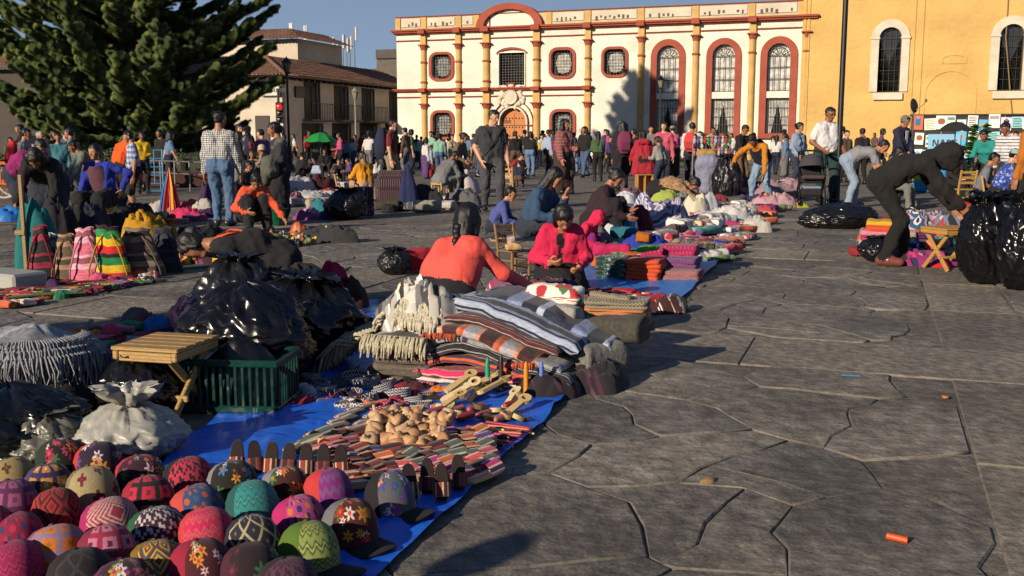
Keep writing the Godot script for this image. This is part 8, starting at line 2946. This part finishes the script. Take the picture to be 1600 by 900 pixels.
	for q in [[140, 588, .2, .1, "5a1c3a", "wine cloth heap left of the stool"], [165, 575, .16, .12, "3a1c8a", "violet cloth heap left of the stool"], [140, 560, .2, .1, "58586a", "grey cloth heap behind the fringed shawls"], [130, 605, .18, .08, "2a0e14", "dark brown red cloth heap before the violet heap"], [150, 632, .3, .06, "5a5e68", "grey plastic sheet crumpled by the black bag"], [215, 496, .16, .09, "5a4a50", "dark grey bundle far behind the stool"], [245, 508, .14, .08, "1a6ab0", "bright blue rag behind the stool"]]:
		heap(q[5], gp(q[0], q[1] + 4), g.randf() * 6, q[2], q[3], q[2] * .7, cl(q[4]), .03)
	plastic_bag("small pointed black bag left of the coral red woman", gp(617, 428), 30, .15, .25, .13, .35, C("131216"), 31.0, .4)
	rolled("crimson scarf lying left of the coral red woman", gp(652, 424) + v3(0, .02, 0), .6, .36, .2, .2, cl("a8142c"))
	for k in 3:
		heap(["brown shaggy toy left of the pink cloth", "hot pink cloth hanging by the big black bag", "dark brown cloth right of the pink cloth"][k], gp([505, 520, 548][k], 482), 0, .14, [.36, .44, .3][k], .12, mat("wool", C(["3a1418", "d01458", "4a2a24"][k])), .04)
	heap("dark green cloth behind the big black bag", gp(545, 530), 0, .22, .2, .16, cl("0e2a22"), .04)

func build_left_row(g: RandomNumberGenerator) -> void:
	var bags := [[68, 437, "16141a", "8a1c34", "black bag with red tassels, leftmost of the knitted bags"], [85, 434, "4a7a80", "b8c4c8", "teal, white and blue banded bag"], [108, 436, "5a4a38", "9a7a5c", "brown and beige striped bag"], [137, 438, "c8607a", "e0a0b0", "pale pink knitted drawstring bag"], [173, 437, "c81c1c", "d8b01c", "red, yellow and green rasta striped bag"], [218, 432, "4a3a34", "7a6a5c", "wide brown plaid bag"], [258, 425, "15181f", "2a3040", "black denim bag, rightmost of the row"], [160, 428, "4a1c3a", "7a3a5a", "plum bag behind the pink one"]]
	for k in bags.size():
		var q: Array = bags[k]
		var n := thing("knitted_bag", q[4], "bag", gp(q[0], q[1]), .15, "knitted bags standing in a row")
		var wd: float = [.24, .2, .26, .27, .34, .44, .32, .28][k]
		var h: float = [.5, .42, .42, .48, .5, .46, .44, .44][k]
		var seq := [[C(q[2]), 4], [C(q[3]), 2], [C(q[2]).darkened(.3), 2], [C(q[3]), 1]]
		if k == 4: seq = [[C("c81c1c"), 2], [C("d8b01c"), 2], [C("0e7a3c"), 2], [C("141216"), 1]]
		var rows := []
		for r in 15:
			var t := r / 14.0
			var row := PackedVector3Array()
			var wv := lerpf(1.0, .42, pow(t, 1.25)) if t < .9 else lerpf(.42, .5, (t - .9) / .1)
			for c in 24:
				var a := TAU * c / 24
				row.append(v3(cos(a) * wd * .55 * wv * (1.0 + .12 * sin(a * 8 + k) * t + .1 * nz(v3(k, t * 2, sin(a)), 1.2)), t * h * (1.0 + .05 * nz(v3(k * 2, cos(a), 0), 1.0)), sin(a) * wd * .24 * wv * (1 + .3 * nz(v3(cos(a), t * 3, k), 1.0))))
			rows.append(row)
		var s := MB.new()
		s.grid(rows, true, "vol", 1, 1)
		part("sack", s, pt("kbag%d" % k, stripes_img(seq, 2, 24), 1, 1), n)
		for sx in [-1, 1]:
			var t2 := MB.new()
			t2.tube([v3(sx * wd * .1, h * .86, wd * .12), v3(sx * wd * .3, h * .6, wd * .26), v3(sx * wd * .48, h * .2, wd * .3), v3(sx * wd * .5, .02, wd * .25)], [.008], 6)
			part("cord", t2, wo(q[3]), n)
	var cl := ["c8321c", "d8a81c", "1c8a8a", "c84a70", "1a1416", "d8d0c4", "8a1c2a", "e0741c", "4a8a3c", "b8908a"]
	var cn := ["red", "yellow", "turquoise", "pink", "black", "white", "wine", "orange", "green", "dusty pink"]
	for k in 26:
		var u := k / 26.0
		var s := MB.new()
		var ln := g.randf_range(.4, .6)
		s.tube([v3(-ln * .5, 0, 0), v3(-ln * .1, .01, .02), v3(ln * .5, 0, 0)], [.018], 6, true, .6)
		solo("woven_belt", s, pt("belt%d" % (k % 6), stripes_img([[C(cl[k % 6]), 2], [C(cl[(k + 3) % 10]), 1], [C("141216"), 1]], 4, 8), 1, 1) if k % 2 else mat("wool", C(cl[k % 10])), "%s woven belt on the ground, %s of the %s part of the left row" % [cn[k % 10] if k % 2 == 0 else cn[k % 6] + " banded", ORD[k % 9], ["left", "middle", "right"][k / 9]], "belt", gp(5 + u * 215 + g.randf_range(-8, 8), 470 - u * 30 + g.randf_range(-6, 8)) + v3(0, .02 + .02 * g.randf(), 0), .55 + g.randf_range(-.25, .2), "woven belts before the knitted bags")
	for q in [[225, 400, .3, .5, "b8860c", "mustard yellow cloth hanging over the brown plaid bag"], [255, 398, .22, .42, "8a6408", "darker ochre cloth right of the mustard cloth"], [95, 405, .34, .62, "121118", "black cloth heap behind the knitted bags"], [150, 400, .3, .56, "1a2034", "navy cloth heap behind the pink bag"], [185, 395, .3, .5, "1a181e", "dark heap behind the rasta bag"], [310, 384, .42, .24, "131216", "black bag flat on the ground behind the salmon woman"], [285, 404, .26, .16, "5a4a6a", "violet grey cloth behind the necklaces"], [160, 330, .34, .5, "6a665e", "grey fringed shawl before the blue sleeved woman"]]:
		heap(q[5], gp(q[0], q[1]), g.randf() * 6, q[2], q[3], q[2] * .7, cl(q[4]), .06)
	heap("teal shawl draped at the left end of the knitted bags", gp(58, 425), 0, .22, .75, .18, cl("0e6a6c"), .05)
	heap("bright necklaces and orange fruit beads on a green cloth", gp(300, 412), 0, .34, .1, .16, pt("neck", spots_img(C("3a1a2a"), [C("d8601c"), C("c82a3a"), C("7a2a6a"), C("d8a83a")], 120, 2, 5, 31)), .04)
	var gc := MB.new()
	gc.box(v3(0, .008, 0), v3(1.3, .008, .3), .003)
	solo("ground_cloth", gc, cl("0e4a2a"), "dark green cloth on the ground under the necklaces", "cloth", gp(295, 418), .5)
	var po := MB.new()
	po.beam(v3(0, 0, 0), v3(0, .95, 0), .035, .035, .004)
	po.box(v3(-.03, .4, 0), v3(.1, .05, .06), .006)
	solo("wooden_post", po, mat("wood", C("a88858")), "thin wooden post at the left end of the knitted bags", "post", gp(42, 428))
	var bo := MB.new()
	bo.box(v3(0, .07, 0), v3(.6, .14, .34), .02)
	solo("foam_box", bo, pa("a8a8a0"), "pale foam box lid lying at the left edge", "box", gp(15, 448), -.5)
	var tb := thing("low_table", "low brown wooden table with blue plastic at the left edge", "table", gp(8, 405), .1)
	var t1 := MB.new()
	t1.box(v3(0, .4, 0), v3(.7, .03, .4), .005)
	part("top", t1, mat("wood", C("5a3a24")), tb)
	for x in [-.3, .3]:
		for z in [-.16, .16]:
			var l := MB.new()
			l.box(v3(x, .192, z), v3(.04, .384, .04), .005)
			part("leg", l, mat("wood", C("4a301e")), tb)
	heap("blue and white plastic wrapping on the low table", gp(5, 405) + v3(0, .415, 0), 0, .3, .14, .16, mat("plastic", C("2a6ab0")), .04)
	var rb := thing("ribbon_bundle", "bundle of bright pink, yellow and orange ribbons standing in a cone", "ribbons", gp(268, 336))
	var rc := ["e02a6a", "e8a81c", "d83a2c", "2a7ac8", "e86a9a", "e0601c"]
	for k in 30:
		var a := TAU * k / 30.0 * 5.0
		var s := MB.new()
		var r1 := .05 + .17 * g.randf()
		s.tube([v3(0, .8, 0), v3(cos(a) * r1 * .6, .45, sin(a) * r1 * .4), v3(cos(a) * r1, .02, sin(a) * r1)], [.012, .025, .03], 5, true, .4)
		part("ribbon", s, mat("cloth", C(rc[k % 6])), rb)
	for q in [[245, 335, .3, .2, "b0a8a0", "white cloth pile left of the ribbon bundle"], [300, 334, .3, .24, "c84a58", "coral toys right of the ribbon bundle"], [318, 336, .22, .26, "b0aca0", "cream knitted dolls beside the checked shirt man"], [290, 340, .3, .12, "c02a5a", "magenta cloth under the ribbon bundle"], [215, 352, .4, .3, "17151a", "black cloth pile left of the white pile"], [322, 316, .22, .4, "3a1c4a", "purple bag behind the checked shirt man"]]:
		heap(q[5], gp(q[0], q[1]), g.randf() * 6, q[2], q[3], q[2] * .7, cl(q[4]), .06)
	for k in 34:
		var s := MB.new()
		var b := g.randf_range(.8, 1.3)
		s.ball(v3(0, .05 * b, 0), v3(.05, .035, .032) * b, 10, 7)
		s.ball(v3(.05 * b, .08 * b, 0), v3(.024, .026, .02) * b, 8, 6)
		for e in 4: s.tube([v3((e / 2 - .5) * .05 * b, .04 * b, (e % 2 - .5) * .035 * b), v3((e / 2 - .5) * .055 * b, 0, (e % 2 - .5) * .04 * b)], [.01 * b], 5)
		var ci := k % 5
		var px := 418 + (k % 17) * 7.2
		solo("clay_animal", s, mat("paint", C(["c8a83a", "b8b0a4", "2a2624", "a8622c", "5a6a4a"][ci])), "%s clay animal, %s in the %s row before the salmon woman" % [["yellow", "white", "black", "brown", "green"][ci], ORD[(k % 17) % 16] if k % 17 < 16 else "last", ["front", "back"][k / 17]], "clay animal", gp(px, 388 - (k % 17) * .8 - (k / 17) * 9 + g.randf_range(-3, 3)), g.randf() * 6, "small clay animals")
	var bsk := thing("green_basket", "small green plastic basket with wool beside the baby's mother", "basket", gp(428, 352))
	var b1 := MB.new()
	b1.lathe([Vector2(.15, 0), Vector2(.2, .24), Vector2(.22, .25), Vector2(.21, .26), Vector2(.19, .25), Vector2(.14, .02), Vector2(0, .02)], 20)
	part("basket", b1, mat("plastic", C("0e5a3c")), bsk)
	part("wool", heap_mesh(.17, .14, .17, .04, 2.2, 8, 24), wo("a89a80"), bsk, Transform3D(Basis(), v3(0, .2, 0)))
	heap("large orange clay pot shaped bundle behind the clay figures", gp(470, 372), 0, .14, .24, .12, pa("b8582c"), .01)
	heap("row of dark toys right of the clay pot", gp(510, 378), -.2, .42, .2, .14, cl("2a2c30"), .06)
	for q in [[500, 337, .2, .26, "1c6a78", "teal and purple ball of yarn"], [487, 340, .24, .14, "b890a8", "pale pink heap beside the yarn ball"], [475, 342, .22, .1, "8a3a78", "magenta heap left of the yarn ball"], [525, 340, .34, .12, "3a1c5a", "deep purple cloth under the black bag"], [462, 306, .6, .5, "b0aab0", "white rug with dark red figures hung over a stand"], [505, 304, .4, .5, "4a161c", "dark red rug heap beside the white rug"], [480, 308, .9, .12, "c0bcbc", "white cloth spread on the ground before the rugs"], [520, 306, .5, .16, "a01c28", "red cloth right of the white cloth"], [660, 326, .4, .4, "2a282c", "black and white cloth pile behind the cushion"], [725, 322, .5, .3, "5a5a5c", "grey cloth pile beside the tall grey man"], [630, 290, .6, .3, "3a3440", "dark cloth heap behind the navy backpack man"], [730, 300, .3, .5, "c8c0c0", "white and red bundle left of the tall grey man"]]:
		heap(q[5], gp(q[0], q[1]), g.randf() * 6, q[2], q[3], q[2] * .6, cl(q[4]), .06)
	plastic_bag("black bag before the yellow jacket girl", gp(542, 342), 0, .3, .5, .26, .3, C("14151a"), 41.0, .35)
	var pb := pt("pbag", emb("floral", C("7a4a8a"), C("c07aa0"), C("3a3a6a"), 41), 2, 1)
	folded("purple and pink patterned shopping bag beside the yellow jacket girl", gp(567, 338), .1, .36, .42, .18, pb, 1)
	folded("maroon and grey patterned sack right of the shopping bag", gp(612, 326), .1, .5, .6, .3, pt("msack", emb("spots", C("3a1820"), C("7a6a70"), C("141012"), 42), 4, 3), 1)
	rolled("dark olive cushion in front of the maroon sack", gp(608, 328) + v3(0, .02, .2), 0, .42, .2, .16, cl("3a3826"))
	heap("tall blue denim cloth hanging right of the maroon sack", gp(637, 328), 0, .2, .75, .18, cl("1a2450"), .05)
	rolled("white and black rolled cushion on the ground right of the denim", gp(668, 330) + v3(0, .0, .1), .1, .5, .24, .2, wo("b8b4a4"))
	stool("small pale wooden stool under the grey cardigan woman", gd(688, 22.0), 1.0, .3, .3, .36, C("c8a058"), false)
	stool("pale wooden stool under the yellow jacket girl", gd(572, 20.0), .4, .32, .3, .34, C("c8a868"), false)
	chair("pale wooden chair in front of the yellow jacket girl", gd(541, 19.6), 90, C("c8a878"), 1.0)

func build_right(g: RandomNumberGenerator) -> void:
	var n := thing("pushchair", "empty grey and black pushchair with folded hood", "pushchair", gp(1266, 322), -.15)
	var fm := mat("metal", C("2a2a2c"))
	var dk := cl("1a1a1d")
	var gr := cl("3c3c40")
	for sx in [-1.0, 1.0]:
		var s := MB.new()
		s.tube([v3(sx * .24, .12, .28), v3(sx * .23, .55, .02), v3(sx * .22, 1.02, -.32)], [.016], 8)
		s.tube([v3(sx * .24, .12, -.3), v3(sx * .23, .5, .05)], [.016], 8)
		part("frame", s, fm, n)
		for z in [.3, -.3]:
			var w := MB.new()
			w.x = Transform3D(Basis(Vector3.BACK, PI / 2), v3(sx * .25, .09, z))
			w.lathe([Vector2(.02, -.025), Vector2(.08, -.025), Vector2(.09, 0), Vector2(.08, .025), Vector2(.02, .025)], 16)
			part("wheel", w, mat("plastic", C("101010"), 1.0, "tyre"), n)
	var hd := MB.new()
	var rows := []
	for r in 9:
		var a := lerpf(-.3, 1.9, r / 8.0)
		var row := PackedVector3Array()
		for q in 13:
			var b := PI * q / 12.0
			row.append(v3(cos(b) * .23, .74 + sin(b) * .26 * cos(a - .5), -.12 + .3 * sin(a - .5) * sin(b) + .05))
		rows.append(row)
	hd.grid(rows, false)
	part("hood", hd, gr, n)
	var st := MB.new()
	st.box(v3(0, .48, .02), v3(.4, .08, .34), .03)
	st.box(v3(0, .72, -.14), v3(.4, .5, .07), .03)
	part("seat", st, dk, n)
	var tr := MB.new()
	tr.box(v3(0, .56, .24), v3(.42, .07, .14), .025)
	part("tray", tr, cl("4a3a38"), n)
	var bk := MB.new()
	bk.box(v3(0, .26, .0), v3(.4, .16, .42), .05)
	part("basket", bk, dk, n)
	var bt := MB.new()
	bt.box(v3(0, .36, .08), v3(.34, .05, .26), .02)
	part("blanket", bt, cl("7a86a0"), n)
	var hb := MB.new()
	hb.tube([v3(-.22, 1.02, -.32), v3(-.1, 1.05, -.34), v3(.1, 1.05, -.34), v3(.22, 1.02, -.32)], [.018], 8)
	part("handle", hb, fm, n)
	plastic_bag("black bag lying on its side before the bending grey shirt man", gp(1312, 356), 5, .5, .36, .3, 0, C("121114"), 51.0, .28, 4)
	plastic_bag("tall full black bag at the right, left one of two", gp(1543, 442), 0, .22, .78, .21, .35, C("0c0b0d"), 53.0, .2, 6)
	plastic_bag("tall full black bag cut by the right picture edge", gp(1592, 452), 40, .2, .8, .2, .3, C("0b0a0c"), 57.0, .2)
	plastic_bag("black bag piled behind the two tall bags", gp(1545, 402) + v3(0, .0, 0), 20, .32, .7, .26, .3, C("0d0c0e"), 59.0, .22)
	plastic_bag("small black bag on the cloths behind the brown shoes", gp(1372, 408), 0, .2, .26, .17, .2, C("141317"), 61.0, .25)
	stool("light wooden folding stool in front of the hooded man", gp(1480, 420), .35, .42, .36, .42, C("c8964a"))
	chair("pale wooden ladder back chair behind the hooded man", gp(1500, 326), 190, C("c89a50"), 1.15)
	chair("pale wooden chair under the blue topped woman", gd(1550, 16.9), 70, C("c8a058"), 1.1)
	for q in [[1385, 402, .5, "b0586a", "dusty pink", 0], [1383, 402, .48, "1a2440", "navy", 1], [1380, 400, .48, "c8c4cc", "white", 2], [1382, 400, .46, "a03a58", "raspberry", 3], [1380, 398, .46, "c07a90", "pale pink", 4], [1386, 398, .44, "d84a1c", "orange", 5], [1384, 396, .4, "c8a02a", "yellow", 6]]:
		folded("%s folded cloth, %s from the bottom of the stack behind the hooded man" % [q[4], ORD[q[5]]], gp(q[0], q[1]) + v3(0, .01 + q[5] * .05, -.1), -TH, q[2], .055, .4, cl(q[3]), 1)
	heap("magenta and purple cloths under the folding stool", gp(1445, 412), 0, .42, .14, .25, pt("mag", spots_img(C("7a1a5a"), [C("b02a6a"), C("2a1a4a"), C("d05a80"), C("18141a")], 40, 4, 10, 61)), .04)
	heap("scarlet cloth on the ground by the brown shoes", gp(1452, 414) + v3(.1, 0, .06), 0, .24, .05, .12, cl("c01420"), .02)
	folded("bright red folded cloth right of the hooded man's hands", gp(1503, 360) + v3(0, .3, 0), 0, .4, .1, .3, cl("b81424"), 2)
	heap("pile of pale and blue cloths beneath the bright red cloth", gp(1500, 364), 0, .42, .32, .3, pt("mixr", spots_img(C("5a6a7a"), [C("b8a8b0"), C("1a5a6a"), C("8a2a3a"), C("18161a")], 40, 5, 12, 63)), .05)
	rolled("round teal blue hat beside the tall black bag", gp(1508, 395) + v3(0, .02, 0), .2, .2, .2, .2, wo("1a5a78"))
	heap("striped cloths between hooded man and ladder back chair", gp(1440, 360), 0, .5, .3, .3, pt("mixr2", stripes_img([[C("b08aa0"), 2], [C("1a4a6a"), 2], [C("c8c0c8"), 1], [C("141216"), 2]], 3), 2, 2), .06)
	umbrella("green parasol over the seated vendors at the left", gd(502, 38), at(502, 207, 38).y, .62, C("0c8a3c"))
	umbrella("dark grey umbrella held up before the posters", gd(1486, 21.5), at(1486, 190, 21.5).y, .36, C("1c211f"))
	var pb := thing("palm_branch", "green palm leaf standing among the people before the posters", "plant", gd(1518, 23.0))
	var pm := cl("2f6a12")
	pm.backlight_enabled = true
	pm.backlight = Color(.15, .25, .02)
	var stem := MB.new()
	var y1 := at(1525, 196, 23).y
	stem.tube([v3(-.06, 0, 0), v3(-.04, y1 * .6, 0), v3(.12, y1, 0)], [.02, .016, .006], 6)
	part("stem", stem, pm, pb)
	for k in 44:
		var u := .4 + .6 * (k / 44.0)
		var p := v3(-.06, 0, 0).lerp(v3(.12, y1, 0), u)
		var s := MB.new()
		var sd := 1.0 if k % 2 else -1.0
		var l := .26 * (1.2 - absf(u - .7))
		s.face([p + v3(0, -.012, 0), p + v3(sd * l * .5, .05, .05), p + v3(sd * l, .1 - .1 * g.randf(), .03 * sd), p + v3(sd * l * .5, .085, -.02)])
		part("leaflet", s, pm, pb)
	var ts := thing("toy_stand", "stand of small pink, white and green toys near the second arched window", "stand", gd(1110, 25))
	var fr := MB.new()
	for q in [[-.45, 0], [.45, 0]]: fr.tube([v3(q[0], 0, 0), v3(q[0], 1.3, 0)], [.02], 6)
	fr.tube([v3(-.45, 1.3, 0), v3(.45, 1.3, 0)], [.02], 6)
	fr.tube([v3(-.45, .95, 0), v3(.45, .95, 0)], [.02], 6)
	part("frame", fr, mat("metal", C("8a8a8a")), ts)
	for k in 22:
		var s := MB.new()
		s.ball(v3(-.42 + (k % 11) * .085, 1.22 - (k / 11) * .3, .04), v3(.045, .07, .04), 8, 6)
		s.ball(v3(-.42 + (k % 11) * .085, 1.31 - (k / 11) * .3, .04), v3(.03, .03, .03), 8, 6)
		part("toy", s, mat("wool", C(["d8d0d0", "d07a98", "3a9a4a", "c8405a", "e0d8c8", "7a6ab0"][k * 5 % 6])), ts)
	var bt2 := thing("blue_cloth_table", "table with bright blue cloth and a green stripe before the posters", "table", gd(1446, 25), -TH)
	var tp := MB.new()
	tp.box(v3(0, .45, 0), v3(.85, .9, .5), .03)
	part("cloth", tp, cl("2a8ac8"), bt2)
	var gs := MB.new()
	gs.box(v3(-.12, .36, .255), v3(.5, .16, .012), .005)
	part("green_stripe", gs, cl("8ab82a"), bt2)

func umbrella(label: String, p: Vector3, top: float, r: float, c: Color) -> void:
	var n := thing("umbrella", label, "umbrella", p)
	var m := mat("cloth", c)
	m.backlight_enabled = true
	m.backlight = c.darkened(.4)
	for k in 8:
		var s := MB.new()
		var rows := []
		for e in 7:
			var t := e / 6.0
			var row := PackedVector3Array()
			for q in 6:
				var a := TAU * (k + q / 5.0) / 8.0
				var sag := .05 * r * sin(PI * q / 5.0) * t
				row.append(v3(cos(a) * r * t * (1.0 - .05 * sin(PI * q / 5.0)), top - r * .52 * t * t - sag, sin(a) * r * t * (1.0 - .05 * sin(PI * q / 5.0))))
			rows.append(row)
		s.grid(rows, false, "up")
		part("panel", s, m, n)
	var st := MB.new()
	st.tube([v3(0, 0, 0), v3(0, top + .04, 0)], [.014], 8)
	part("pole", st, mat("metal", C("6a6a6a")), n)
